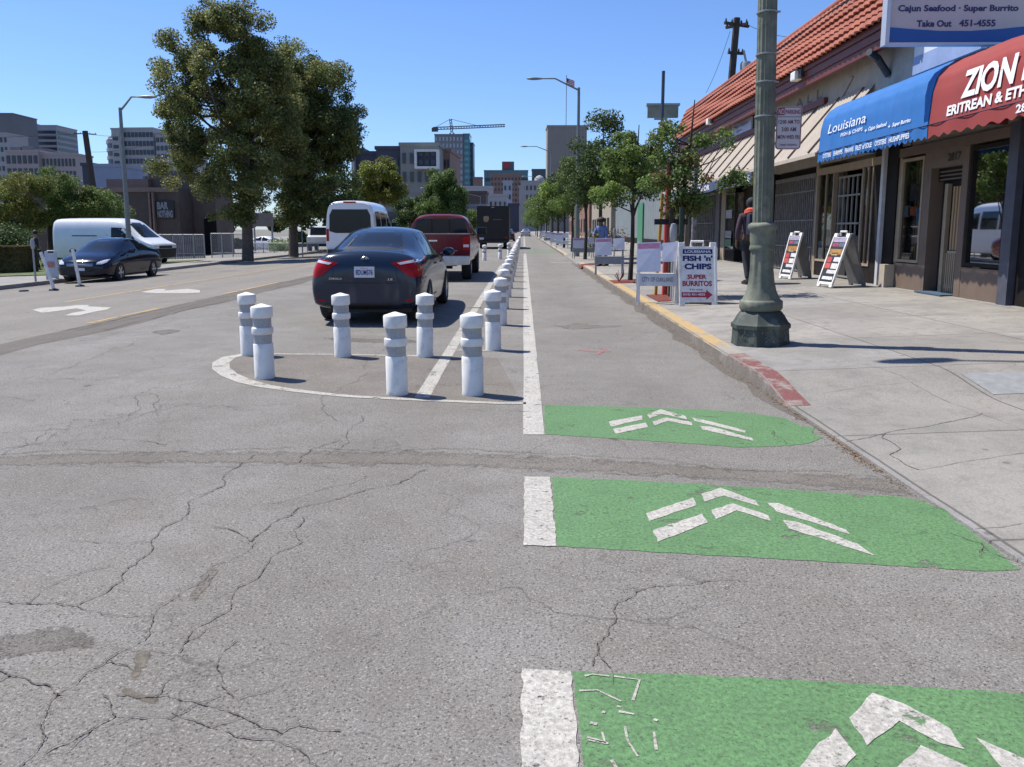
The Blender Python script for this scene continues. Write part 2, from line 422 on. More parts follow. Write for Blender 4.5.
# island nose
nose = [(526,403.5),(500,403.5),(466,402),(430,400.5),(386,398.5),(350,396.5),(323,394),(292,390.5),(266,386.5),(245,381.5),(229,375),(221,368.5),(221,362.5),(229,357.5),(242,355),(275,354.2),(330,354.5),(412,356),(452,357.2)]
bb = MB(); wid = [.075]*4+[.08,.085,.09,.1,.12,.15,.16,.17,.17,.16,.12,.07,.06,.06,.06]
ribbon(bb, [gp(*q) for q in nose], [w for w in wid], .0038, .003); struct(bb.build('road_marking', W_WORN))
bb = MB(); poly = [gp(*q) for q in nose]+[gp(500, 358)]
bb.add([(x*.98-.03, y, .0012) for x, y, z in poly], [tuple(range(len(poly)))]); struct(bb.build('asphalt_patch', ASP_B))
# short cross bars in the buffer, one per pair of posts
for k in range(1, 11):
    y = 6.75 + 2.5*k + random.uniform(-.05, .05)
    if k % 2 == 0 or k < 3: mark('road_marking', W_WORN, lambda q: ribbon(q, [(-.79, y, 0), (-.4, y-.03, 0), (-.005, y-.05, 0)], .06, .0045, .004))
# bars across the lane behind the second island
for y in (36.5, 39.5):
    mark('road_marking', W_WORN, lambda q: ribbon(q, [(-5.6, y, 0), (-.9, y, 0)], .25, .0038, .01))
# green blocks with white bars
def quadpx(bb, pts, z, mi=0):
    vs = []
    W = [GG(*q) for q in pts]
    for a_, c_ in zip(W, W[1:]+W[:1]):
        Lq = (c_-a_).length; nn_ = max(1, min(60, int(Lq/.04))); dr = (c_-a_).normalized(); pr = Vector((-dr.y, dr.x, 0))
        for k_ in range(nn_):
            p = a_.lerp(c_, k_/nn_)+pr*random.uniform(-.005, .005)*(k_ > 0); vs.append((p.x, p.y, gz(p.x, p.y)+z))
    bb.add(vs, [tuple(range(len(vs)))], mi)
g1 = [(544.5,405),(620,407),(700,409.5),(748,413),(784,418),(800,426),(815,428),(812,434),(824,438),(806,444),(790,446),(740,447.5),(620,439),(545,434.5)]
g2 = [(552,477.5),(640,481),(760,488),(846,494),(900,497),(925,502),(948,515),(975,535),(1003,556),(1020,570),(985,571.5),(860,564),(720,556),(557,546.5)]
g3 = [(572,672),(700,676),(830,682),(960,690),(1060,696),(1140,704),(1290,800),(1300,900),(600,880)]
for g in (g1, g2, g3): mark('bike_lane_paint', G_PAINT, lambda q: quadpx(q, g, .002))
for w in ([(524,477),(550,477.5),(556.5,546.5),(523.5,546)], [(522.5,669.5),(570.5,672),(590,880),(519,880)]):
    mark('road_marking', W_PAINT, lambda q: quadpx(q, w, .0038))
def c4(lst): return [[(500+x/1.954, 380+y/1.954) for x, y in q] for q in lst]
chev = c4([[(213,82),(277,70),(279,78),(217,92)],[(220,97),(285,84),(289,93),(226,106)],[(288,68),(313,58),(362,71),(366,78),(315,67),(292,76)],
 [(298,82),(325,74),(373,83),(376,90),(328,81),(303,90)],[(374,74),(396,78),(481,100),(478,104),(380,81)],[(390,91),(412,92),(492,114),(496,120),(396,98)],
 [(285,262),(377,231),(384,246),(292,277)],[(299,295),(395,262),(406,280),(308,318)],[(393,224),(431,212),(500,237),(508,248),(437,227),(400,239)],
 [(413,256),(455,242),(524,266),(529,277),(462,256),(422,273)],[(521,241),(545,242),(676,294),(684,303),(540,258)],[(552,275),(578,278),(700,322),(734,345),(565,292)],
 [(682,662),(728,613),(790,635),(880,684),(908,724),(860,712),(780,668),(717,717)],[(565,775),(655,683),(696,735),(640,800),(560,850)],[(775,760),(822,716),(1000,800),(1100,880),(980,860),(850,760),(800,800)],[(928,700),(985,725),(1150,800),(1200,850),(1100,830),(985,765)]])
bb = MB()
for q in chev: quadpx(bb, q, .0042)
struct(bb.build('road_marking', W_PAINT))
# white paint scribbles on near green block
bb = MB()
for q in c4([[(165,580),(180,577),(214,580)],[(155,610),(190,608),(220,622),(237,630)],[(222,580),(272,588),(258,628)],[(170,700),(205,710),(200,690)],[(243,680),(250,708),(270,738)],[(300,665),(308,668)],[(300,690),(305,725)],[(200,650),(206,652)],[(170,705),(212,712)],[(176,672),(190,675)],[(218,745),(230,765)],[(228,640),(236,642)],[(232,650),(262,655)]]):
    ribbon(bb, [gp(*p) for p in q], .009, .0044, .003)
struct(bb.build('road_marking', W_WORN))
mark('road_marking', P_PAINT, lambda q: ribbon(q, [gp(578, 350), gp(592, 351.5), gp(602, 352), gp(611, 351.5)], .07, .0038, .02))
mark('road_marking', P_PAINT, lambda q: ribbon(q, [gp(597, 355), gp(606, 350), gp(600, 348.5)], .05, .0045, .01))
# far green bars and driveway apron
for py in (251.2, 253.2): y = G(560, py, 0).y; mark('bike_lane_paint', G_PAINT, lambda q: q.add([(.2, y, .002), (2.0, y, .002), (2.0, y+1.2, .002), (.2, y+1.2, .002)], [(0, 1, 2, 3)]))
y = 34.0; mark('road_marking', W_WORN, lambda q: ribbon(q, [(1.1, y, 0), (2.05, y+.3, 0)], .3, .0038, .01))
# yellow centre lines & turn arrows (left)
line(-9.85, 17, 140, .12, Y_WORN, .0038, 1.5, .01)
for a, c in ((12.0, 14.4), (17.6, 21.5), (24.5, 33), (37, 60)): line(-6.62, a, c, .11, Y_WORN, .0048, .5, .02)
def c2(lst): return [(x/5.115, 200+y/5.115) for x, y in lst]
bb = MB()
quadpx(bb, c2([(165,562),(215,552),(310,547),(400,538),(455,538),(450,545),(570,550),(545,562),(480,573),(400,592),(330,592),(370,578),(440,566),(390,555),(300,568),(215,578)]), .0042)
quadpx(bb, c2([(715,472),(800,456),(850,456),(838,464),(900,460),(960,455),(1022,462),(1023,474),(940,478),(860,477),(790,477)]), .0042)
struct(bb.build('road_marking', W_PAINT))
# seam band, trench patch, stains
bb = MB(); n = 90
L = [(-5.82+.09*sin(i*1.3)+random.uniform(-.05, .05), 6+i*.9) for i in range(n)]; L2 = [(-6.5+random.uniform(-.03, .03), 6+i*.9) for i in range(n)]
for i in range(n-1): bb.add([(L2[i][0], L2[i][1], gz(*L2[i])+.002), (-6, L[i][1], .002), (-6, L[i+1][1], .002), (L2[i+1][0], L2[i+1][1], gz(*L2[i+1])+.002)], [(0, 1, 2, 3)]); bb.add([(-6, L[i][1], .002), (L[i][0], L[i][1], .002), (L[i+1][0], L[i+1][1], .002), (-6, L[i+1][1], .002)], [(0, 1, 2, 3)])
struct(bb.build('asphalt_patch', ASP_S))
top = [(-60,458),(0,455),(100,451),(200,450),(330,449),(430,449.5),(523,453),(600,457),(689,463),(790,470),(879,476),(900,482)]
bot = [(-60,470),(0,468),(100,465.5),(200,465),(330,467),(430,468),(523,472.5),(600,475),(689,480),(790,487),(860,492),(915,497)]
def jt(l): return [(x, y+random.uniform(-.6, .6)) for x, y in l]
bb = MB(); nn_ = len(top); vs = []
for l_ in (top, [((a[0]+c[0])/2, (a[1]+c[1])/2) for a, c in zip(top, bot)], bot): vs += [Vector(gp(*q))+Vector((0, 0, .0007)) for q in l_]
bb.add(vs, [(r*nn_+i, r*nn_+i+1, (r+1)*nn_+i+1, (r+1)*nn_+i) for r in (0, 1) for i in range(nn_-1)]); o = bb.build('asphalt_patch', soft(ASP_B)); edge_attr(o, {nn_+i: .75 for i in range(nn_)}); struct(o)
ZB = [.0008]
def blob(pts, mat, z, name='asphalt_patch'):
    ZB[0] += .00012; z = ZB[0]; mat = soft(mat)
    out = []
    for i in range(len(pts)):
        a = pts[i]; c = pts[(i+1) % len(pts)]
        for t in (0, .33, .66): out.append((a[0]+(c[0]-a[0])*t+random.uniform(-1.2, 1.2), a[1]+(c[1]-a[1])*t+random.uniform(-.6, .6)))
    bb = MB(); vs = [Vector(gp(*q))+Vector((0, 0, z)) for q in out]; cen = sum(vs, Vector())/len(vs); vs.append(cen); nv = len(out)
    bb.add(vs, [(i, (i+1) % nv, nv) for i in range(nv)]); o = bb.build(name, mat); edge_attr(o, {nv: 1.0}); return struct(o)
def c3(l): return [(x/2.347, 440+y/2.347) for x, y in l]
blob(c3([(-60,460),(60,440),(180,422),(195,450),(250,475),(240,490),(150,495),(60,515),(-60,530)]), ASP_D, .004)
for pl_ in ([(322,492),(345,490),(368,500),(350,515),(352,535),(335,540),(325,560),(310,575),(300,560),(312,535),(306,512)], [(270,590),(285,575),(300,580),(330,597),(360,600),(398,612),(380,628),(345,618),(310,604),(285,602)], [(470,320),(490,300),(505,292),(515,300),(500,318),(488,345),(478,350)]): blob(c3(pl_), DIRT, .003, 'road_debris')
blob(c3([(470,320),(505,292),(520,300),(495,345),(455,385),(430,375)]), ASP_B, .003, 'road_debris')
blob(c3([(335,560),(390,505),(405,540),(350,590)]), W_WORN, .005, 'road_debris') if False else None
blob([(150,333),(160,329),(185,330),(172,334),(160,336)], ASP_D, .004)
blob([(310,338),(345,337),(420,340),(440,343),(400,344),(330,342)], ASP_D, .004)
blob([(548,326),(575,323),(600,325),(635,326),(600,329),(560,330)], ASP_B, .004)
def fract(pts, it=3, amp=.14):
    pts = [Vector(p) for p in pts]
    for _ in range(it):
        o = []
        for a, c in zip(pts, pts[1:]):
            d = c-a; nn = Vector((-d.y, d.x, 0)); o += [a, (a+c)/2+nn*random.uniform(-amp, amp)]
        pts = o+[pts[-1]]; amp *= .85
    return pts
cr = []
for l in [[(600,35),(545,70),(440,150),(440,165),(375,215),(355,240),(330,280),(300,300),(290,330),(180,390),(60,385),(0,380)],
 [(600,240),(500,295),(430,355),(360,415),(340,470),(320,480),(210,545),(130,605),(105,650),(110,700),(50,767)],
 [(270,600),(390,600),(540,640),(600,665),(660,690),(700,670),(800,685)],[(400,640),(520,680),(700,725),(760,790)],[(180,390),(250,410),(360,415)],
 [(710,180),(710,240),(560,345),(450,450),(420,500)],[(60,385),(150,330),(250,300)],[(160,235),(360,240)],[(0,540),(120,580),(150,600)],[(500,205),(590,240),(700,160),(900,110),(1000,70)],
 [(560,160),(740,120),(860,85)],[(240,600),(270,650),(180,700),(100,740)],[(200,545),(260,520),(300,530)],[(270,650),(400,655),(520,600)],[(700,55),(800,0)],[(560,470),(520,560),(560,610)]]:
    cr.append((c3(l), random.choice([.010, .014, .018])))
for l in [[(0,500),(100,470),(270,415),(370,380),(450,355),(560,325),(620,300)],[(0,470),(380,470),(520,435),(640,415),(740,412)],[(0,660),(250,645),(420,620),(500,590),(560,580),(620,560)],
 [(0,710),(570,700)],[(370,380),(480,350),(540,340)],[(440,610),(470,560),(540,500)],[(200,470),(330,480),(400,470)],[(0,735),(120,690),(180,640)],[(740,370),(820,345)],[(280,350),(420,310),(600,260),(760,250)],[(540,600),(540,540),(480,520)],[(620,560),(800,570),(1000,560)]]:
    cr.append(([(x/3.41, 240+y/3.41) for x, y in l], .013))
for l in [[(560,290),(540,310),(490,350),(490,380),(430,410),(370,440),(375,470),(430,520)],[(490,500),(440,560),(420,600)],[(490,350),(600,370)],[(800,480),(1000,490)]]:
    cr.append(([(200+x/3.01, 250+y/3.01) for x, y in l], .012))
for l in [[(380,400),(290,405),(255,425),(220,450),(215,480),(190,515),(180,560)],[(190,515),(210,560)],[(0,140),(200,150),(370,165),(560,178),(740,190)],[(0,178),(180,182),(400,192),(700,215),(850,228)],
 [(880,300),(940,320),(975,345),(1020,350)],[(940,320),(945,340)],[(520,95),(560,125),(620,130),(660,125)],[(380,400),(480,395)]]:
    cr.append(([(500+x/1.954, 380+y/1.954) for x, y in l], .013))
cr.append(([(0,455),(100,451),(200,450),(330,449),(430,449.5),(523,453)], .016)); cr.append(([(0,469),(100,467),(200,466),(330,468),(430,468)], .011))
bb = MB()
for l, w in cr:
    pts = fract([gp(*q) for q in l], 5, .16); pk = random.uniform(0, 9); ws = [w*.42*random.uniform(.25, 1.1)*(.45+.8*abs(sin(i*.13+pk))) for i, _ in enumerate(pts)]; ws[0] = ws[-1] = .001
    ribbon(bb, pts, ws, .0052, 0)
    for _ in range(1):
        i = random.randrange(len(pts)); a = random.uniform(0, 2*pi); Lb = random.uniform(.06, .25)
        q = fract([pts[i], pts[i]+Vector((cos(a), sin(a), 0))*Lb], 4, .2); ribbon(bb, q, [w*.28*(1-k/len(q)) for k in range(len(q))], .0052, 0)
# cracks along the seam
for x0 in (-6.5, -6.48, -5.85, -6.2):
    pts = fract([(x0+random.uniform(-.05, .05), y, 0) for y in np.arange(11, 45, 2.0)], 3, .05); ribbon(bb, pts, [.016*random.uniform(.1, 1.5) for _ in pts], .0052, 0)
struct(bb.build('asphalt_cracks', CRACK))
# sidewalk cracks
bb = MB()
for l, w in [([(640,383-40),(860,345),(885,335)], .01)]: pass
def c5(l): return [(640+x/2.645, 300+y/2.645) for x, y in l]
for l, w in [(c5([(545,375),(650,352),(740,338),(880,310),(905,300)]), .018), (c5([(650,352),(640,365),(690,395),(660,410),(700,435),(740,450)]), .02), (c5([(880,615),(1016,590)]), .01),
   (c5([(740,450),(1016,405)]), .01), (c5([(590,170),(690,215),(830,275),(1016,345)]), .008), (c5([(350,190),(600,170)]), .006), (c5([(480,250),(740,230)]), .006), (c5([(720,85),(760,95),(850,110),(1016,115)]), .008)]:
    pts = fract([GG(*q) for q in l], 4, .06); ribbon(bb, pts, [w*.36*random.uniform(.3, 1.3) for _ in pts], .003, 0)
struct(bb.build('sidewalk_cracks', CRACK))
# leaf litter in the gutter
b_ = MB()
for _ in range(1500):
    y = 5.8+rng.random()**1.6*22
    if random.random() < .25: y = rng.normal(4.9, .35)
    x = XC - abs(rng.normal(0, .06 if y > 7 else .03)) - .01; s = random.uniform(.004, .014); a = random.uniform(0, 6.28); t = random.uniform(-.4, .4)
    z = gz(x, y)+.007
    b_.add([(x+s*cos(a), y+s*sin(a), z), (x-s*.4*sin(a), y+s*.4*cos(a), z+s*.5*t+.003), (x-s*cos(a), y-s*sin(a), z+.002), (x+s*.4*sin(a), y-s*.4*cos(a), z+.004)], [(0, 1, 2, 3)])
o = b_.build('leaf_litter', M('dry_leaf', (.22, .14, .08), .9, .5, 30)); tag(o, 'dry brown leaf litter and grit lying along the gutter', 'leaf litter', kind='stuff')
bb = MB(); n = 56
for i in range(n):
    y0 = 5.2+i*.5; y1 = y0+.5; f = lambda y: XC-(.06+.10*abs(sin(y*1.7))+.03*sin(y*5.1))*min(1, (y-4.9)/2)
    bb.add([(f(y0), y0, .0016), (XC-.001, y0, .0016), (XC-.001, y1, .0016), (f(y1), y1, .0016)], [(0, 1, 2, 3)])
struct(bb.build('gutter_dirt', ASP_S))
pc = GG(1010, 387); bb = MB(); bb.add([(pc.x+a_, pc.y+c_, gz(pc.x+a_, pc.y+c_)+.004) for a_, c_ in ((-.28, -.25), (.5, -.25), (.5, .25), (-.28, .25))], [(0, 1, 2, 3)]); struct(bb.build('utility_cover', M('blue_grey_cover', (.25, .252, .25), .6, .2, 8)))
# lawn on the left
bb = MB(); bb.grid(lambda u, v: (-17.8-u*22, 30+v*15, gz(-17.8-u*22, 30)+.03), 8, 4)
o = bb.build('lawn', M('lawn_grass', (.085, .115, .035), .95, .4, 3, .8)); struct(o)
# ================================================================== TREES
def leafmat(name, cols, rough=.55):
    m, n, b = nt(name); g = N(n, 'ShaderNodeNewGeometry'); co = coords(n)
    k = len(cols); c = ramp(n, g.outputs['Random Per Island'], [(i/(k-1), cc) for i, cc in enumerate(cols)])
    f = noise(n, co, .8, 4); c = mixc(n, 1.0, c, ramp(n, f, [(.35, .72), (.65, 1.35)]), 'MULTIPLY')
    n.links.new(c, b.inputs['Base Color']); b.inputs['Roughness'].default_value = rough; b.inputs['Specular IOR Level'].default_value = .35
    tr = N(n, 'ShaderNodeBsdfTranslucent'); n.links.new(c, tr.inputs[0]); mx = N(n, 'ShaderNodeMixShader'); mx.inputs[0].default_value = .4
    out = [x for x in n.nodes if x.type == 'OUTPUT_MATERIAL'][0]
    n.links.new(b.outputs[0], mx.inputs[1]); n.links.new(tr.outputs[0], mx.inputs[2]); n.links.new(mx.outputs[0], out.inputs[0]); return m
LF_OLIVE = leafmat('leaf_olive', [(.08,.10,.026),(.14,.165,.045),(.22,.235,.07),(.33,.30,.11)])
LF_DARK = leafmat('leaf_dark_green', [(.032,.055,.018),(.062,.10,.028),(.105,.15,.042)])
LF_MID = leafmat('leaf_mid_green', [(.055,.095,.022),(.11,.175,.04),(.18,.24,.06)])
LF_LIME = leafmat('leaf_lime', [(.10,.17,.03),(.17,.25,.05),(.26,.32,.08)])
LF_YEL = leafmat('leaf_yellow_green', [(.07,.10,.015),(.17,.18,.025),(.30,.27,.04)])
LF_RED = leafmat('leaf_rust', [(.16,.05,.02),(.25,.09,.03),(.12,.08,.02)])
LF_OLD = leafmat('leaf_yellowed', [(.07,.11,.02),(.16,.19,.04),(.28,.20,.06)])
BARK = M('bark', (.12, .095, .075), .95, .35, 6, .8); BARK_D = M('dark_bark', (.045, .037, .03), .95, .35, 6, .8)
BARK_P = M('pale_bark', (.20, .175, .135), .95, .5, 3, .6)
def leaves(clumps, n, size, squash=.8):
    """clumps: list of (centre, radius); returns an MB-like arrays of quads"""
    cc = np.array([c for c, r in clumps]); rr = np.array([r for c, r in clumps])
    w = rr**2; idx = rng.choice(len(cc), n, p=w/w.sum())
    d = rng.normal(size=(n, 3)); d /= np.linalg.norm(d, axis=1)[:, None]
    rad = rr[idx]*(rng.random(n)**.45)
    p = cc[idx]+d*rad[:, None]*np.array([1, 1, squash])
    nrm = d*.5+rng.normal(size=(n, 3))*.7+np.array([0, 0, .45]); nrm /= np.linalg.norm(nrm, axis=1)[:, None]
    a = np.cross(nrm, rng.normal(size=(n, 3))); a /= np.linalg.norm(a, axis=1)[:, None]; bb = np.cross(nrm, a)
    s = size*(.55+.9*rng.random(n))[:, None]
    V = np.stack([p+a*s*.55, p+bb*s*.32+nrm*s*.08, p-a*s*.5, p-bb*s*.32+nrm*s*.08], 1).reshape(-1, 3)
    return V
def leafobj(V, mat, parent, name='crown'):
    me = bpy.data.meshes.new(name); n = len(V)//4
    me.vertices.add(len(V)); me.vertices.foreach_set('co', V.astype(np.float32).ravel())
    me.loops.add(n*4); me.loops.foreach_set('vertex_index', np.arange(n*4, dtype=np.int32))
    me.polygons.add(n); me.polygons.foreach_set('loop_start', np.arange(0, n*4, 4, dtype=np.int32)); me.polygons.foreach_set('loop_total', np.full(n, 4, dtype=np.int32))
    me.update(); me.materials.append(mat); o = bpy.data.objects.new(name, me); C.objects.link(o)
    if parent is not None: o.parent = parent
    return o
def tree(name, label, loc, h, blobs, n, lsize, lmat, bark=BARK, tr=.12, lean=(0, 0), group=None, cr=.5, nc=60, squash=.8, limbs=10, extra=None):
    """blobs: ellipsoids (x,y,z,rx,ry,rz) relative to the base, clumps are scattered in them"""
    t = thing(name, label, 'tree', loc, 0, group); clumps = []
    vol = np.array([b[3]*b[4]*b[5] for b in blobs]); pr = vol**.7/sum(vol**.7)
    for i in range(nc):
        bl = blobs[rng.choice(len(blobs), p=pr)]; d = rng.normal(size=3); d /= np.linalg.norm(d); q = rng.random()**.42
        c = np.array(bl[:3])+d*q*np.array(bl[3:6]); clumps.append((c, cr*random.uniform(.55, 1.35)))
    V = leaves(clumps, n, lsize, squash); leafobj(V, lmat, t)
    if extra: V2 = leaves([c for c in clumps if rng.random() < extra[1]] or clumps[:2], extra[2], lsize, squash); leafobj(V2, extra[0], t)
    m = MB(); limb_r = tr*.36; top = Vector((lean[0], lean[1], h*.8)); pts = [Vector((0, 0, -.05)), Vector((lean[0]*.15+.02, lean[1]*.15, h*.2)), Vector((lean[0]*.45-.03, lean[1]*.4, h*.42)), Vector((lean[0]*.75, lean[1]*.8, h*.62)), top]
    m.tube(pts, [tr*1.25, tr, tr*.8, tr*.5, tr*.2], 9)
    for i in range(limbs):
        c = Vector(clumps[i % len(clumps)][0]); tpos = random.uniform(.25, .75)*h; a = pts[1].lerp(pts[3], min(1, max(0, (tpos-h*.2)/(h*.42))))
        if c.z < a.z: c.z = a.z+random.uniform(0, .5)
        midp = a.lerp(c, .5)+Vector((random.uniform(-.1, .1), random.uniform(-.1, .1), -.06*(c-a).length)); m.tube([a, midp, c], [limb_r, limb_r*.6, limb_r*.25], 6)
    m.build('trunk', bark, t, smooth=True)
    return t

# ================================================================== DELINEATOR POSTS
WPL = M('white_post_plastic', (.78, .765, .72), .5, .06, 6, dirt=(.40, .37, .32, .6))
REFL = M('grey_reflective_tape', (.36, .365, .37), .35, .12, 40)
REFL_D = M('post_base_grime', (.5, .48, .45), .7, .3, 20)
def post_proto():
    t = thing('delineator_post', 'x', 'bollard')
    def flu(r, z, a): return r*(1-.012*(cos(a*18) > .2)) if .02 < z < .34 else r
    m = MB(); m.lathe([(.092, 0), (.094, .01), (.092, .04), (.092, .325), (.085, .335)], 36, rf=flu); m.lathe([(.086, .42), (.097, .425), (.099, .435), (.099, .475), (.096, .485), (.086, .49)], 36)
    m.lathe([(.086, .575), (.098, .58), (.1, .59), (.1, .672), (.094, .682), (.05, .695), (.012, .708), (.001, .709)], 36); m.build('body', WPL, t, smooth=True)
    for z in (.333, .488):
        m = MB(); m.lathe([(.084, z), (.084, z+.088)], 36, cap=False); m.build('reflective_band', REFL, t, smooth=True)
    return t
PP = post_proto(); used = [False]
def post(x, y, label, group, rz=None, tilt=0):
    o = PP if not used[0] else copy_tree(PP); used[0] = True
    o.location = (x, y, gz(x, y)); o.rotation_euler = (random.uniform(-.018, .018), random.uniform(-.018, .018), random.uniform(0, 6)); tag(o, label, group=group); return o
GI = 'white delineator posts around the painted island'; GRW = 'white delineator posts along the bike lane'
for (px, py, lab) in [(249.5,355,'farther of the two posts at the left tip of the painted island nose'),(265,378,'white post with two grey bands nearest the curved left tip of the island'),(343,356.5,'white banded post standing directly behind the dark blue sedan plate side'),
   (425,356.5,'white banded post behind the right rear corner of the dark blue sedan'),(397.5,394,'big white post at the front edge of the island, left of the solid buffer line'),(473,394.5,'first and nearest white post of the long row beside the bike lane')]:
    p = G(px, py, 0); post(p.x, p.y, lab, GI if px < 460 else GRW)
ords = 'second third fourth fifth sixth seventh eighth ninth tenth eleventh twelfth thirteenth fourteenth fifteenth sixteenth seventeenth eighteenth nineteenth twentieth'.split()
for i, o_ in enumerate(ords[:13]):
    y = 9.25+2.45*i; post(-.345+random.uniform(-.01, .01), y, f'{o_} white post of the row beside the bike lane, counted from the camera', GRW)
for i in range(14): 
    y = 43+2.6*i; post(-.36, y, 'small white post in the far stretch of the row along the bike lane', 'far white posts along the bike lane')
for x, y, l in [(-1.1, 37.6, 'white post on the second island, right behind the boxy dark truck'), (-1.75, 36.0, 'white post standing left on the second island near the red pickup'), (-.75, 41.5, 'white post on the second island close to the buffer row')]: post(x, y, l, 'white posts on the second island')

# ================================================================== VEHICLES
GLASS_C = M('tinted_car_glass', (.012, .016, .022), .05, .1, 2, spec=.28)
RUBBER = M('tyre_rubber', (.02, .02, .02), .85, .15, 20, .2); BLACKP = M('black_plastic', (.010, .010, .011), .5, .1, 10)
RIM = M('alloy_rim', (.45, .46, .48), .28, .1, 10, metal=.9); CHROME = M('chrome', (.7, .71, .73), .12, .05, 10, metal=1)
TAIL = M('tail_light_red', (.36, .006, .006), .2, .15, 14, spec=.25); CLEAR = M('clear_lamp_lens', (.62, .62, .64), .12, .15, 14, coat=1)
AMBER = M('amber_lens', (.6, .2, .03), .2, .1, 10, coat=1); PLATE = M('licence_plate', (.62, .64, .68), .45, .05, 10); PLT = M('plate_print_blue', (.03, .05, .2), .5, .05)
def wheel_proto(r, w, rimmat, spokes=5):
    m = MB(); T = Matrix.Rotation(pi/2, 4, 'Y')
    m.lathe([(r*.62, -w/2), (r*.9, -w/2), (r*.985, -w*.38), (r, -w*.2), (r, w*.2), (r*.985, w*.38), (r*.9, w/2), (r*.62, w/2), (r*.6, 0)], 36, T=T, cap=False); ty = m
    k = MB(); k.lathe([(r*.62, -w*.42), (r*.64, -w*.47), (r*.60, -w*.47), (r*.56, -w*.3), (r*.56, w*.3), (r*.60, w*.47), (r*.64, w*.47)], 32, T=T, cap=False)
    k.lathe([(.001, -w*.12), (r*.57, -w*.12)], 24, T=T, cap=False, mi=1)
    for i in range(spokes):
        for sd in (-1, 1):
            a = 2*pi*i/spokes; TT = T @ Matrix.Rotation(a, 4, 'Z')
            k.add([(0, -r*.1, sd*w*.40), (0, r*.1, sd*w*.40), (r*.58, r*.075, sd*w*.44), (r*.58, -r*.075, sd*w*.44), (0, -r*.1, sd*w*.2), (0, r*.1, sd*w*.2), (r*.58, r*.075, sd*w*.2), (r*.58, -r*.075, sd*w*.2)],
                  [(0,1,2,3),(0,3,7,4),(1,5,6,2),(4,7,6,5)], 0, TT)
    for sd in (-1, 1): k.lathe([(.001, sd*w*.45), (r*.12, sd*w*.44), (r*.14, sd*w*.2)], 12, T=T, cap=False)
    return ty, k, rimmat
def add_wheels(t, pos, r, w, rimmat=None, spokes=5):
    rimmat = rimmat or RIM
    ty, k, rm = wheel_proto(r, w, rimmat, spokes); first = None
    for (x, y) in pos:
        if first is None:
            a = ty.build('wheel', RUBBER, t, smooth=True); q = k.build('rim', [rm, BLACKP], a, smooth=True); first = (a, q)
        else: a = first[0].copy(); C.objects.link(a); q = first[1].copy(); C.objects.link(q); q.parent = a
        a.location = (x, y, r)
def ringverts(half): # half profile -> full ring
    K = len(half); return [(x, z) for x, z in half]+[(-x, z) for x, z in half[-2:0:-1]]
def loft(stations, name, mats, parent, lv=2, creases=()):
    K = len(stations[0][1]); m = MB(); Lr = 2*K-2; vs = []
    for y, half in stations: vs += [(x, y, z) for x, z in ringverts(half)]
    fs = []
    for i in range(len(stations)-1):
        for k in range(Lr): fs.append((i*Lr+k, i*Lr+(k+1) % Lr, (i+1)*Lr+(k+1) % Lr, (i+1)*Lr+k))
    for base in (0, (len(stations)-1)*Lr):
        for k in range(K-1):
            a, c = base+k, base+k+1; d = base+(Lr-k-1) % Lr if k < K-2 else None; e = base+(Lr-k) % Lr
            q = [a, c] + ([d] if d is not None and d != c else []) + ([e] if e != a else [])
            if k == 0: q = [a, c, base+Lr-1]
            elif k == K-2: q = [a, c, base+Lr-k]
            else: q = [a, c, base+Lr-k-1, base+Lr-k]
            fs.append(tuple(q))
    m.add(vs, fs); o = m.build(name, mats, parent)
    if creases:
        me = o.data; at = me.attributes.new('crease_edge', 'FLOAT', 'EDGE')
        for e in me.edges:
            a, c = e.vertices; ia, ka = divmod(a, Lr); ic, kc = divmod(c, Lr)
            fa = ka if ka < K else Lr-ka; fc = kc if kc < K else Lr-kc
            for rule, val in creases:
                if rule(ia, fa, ic, fc): at.data[e.index].value = val
    subsurf(o, lv); return o
def cutter(kind, **k):
    m = MB()
    if kind == 'cyl': m.lathe([(k['r'], -.5), (k['r'], .5)], 32, T=Matrix.Translation(k['c']) @ Matrix.Rotation(pi/2, 4, 'Y') @ Matrix.Diagonal((1, 1, k['w'], 1)))
    else: m.box(k['a'], k['b'])
    return m.build('cut', BLACKP)
def arches(o, pos, r, w=.5):
    cs = []
    for x, y in pos: cs.append(cutter('cyl', r=r, c=(x+(.12 if x > 0 else -.12), y, r*.9), w=w))
    boolean(o, cs)
    for p in o.data.polygons: p.use_smooth = True
    o.data.shade_smooth() if False else None
    bm = bmesh.new(); bm.from_mesh(o.data)
    for e in bm.edges:
        if len(e.link_faces) == 2 and e.calc_face_angle(0) > R(40): e.smooth = False
    bm.to_mesh(o.data); bm.free()
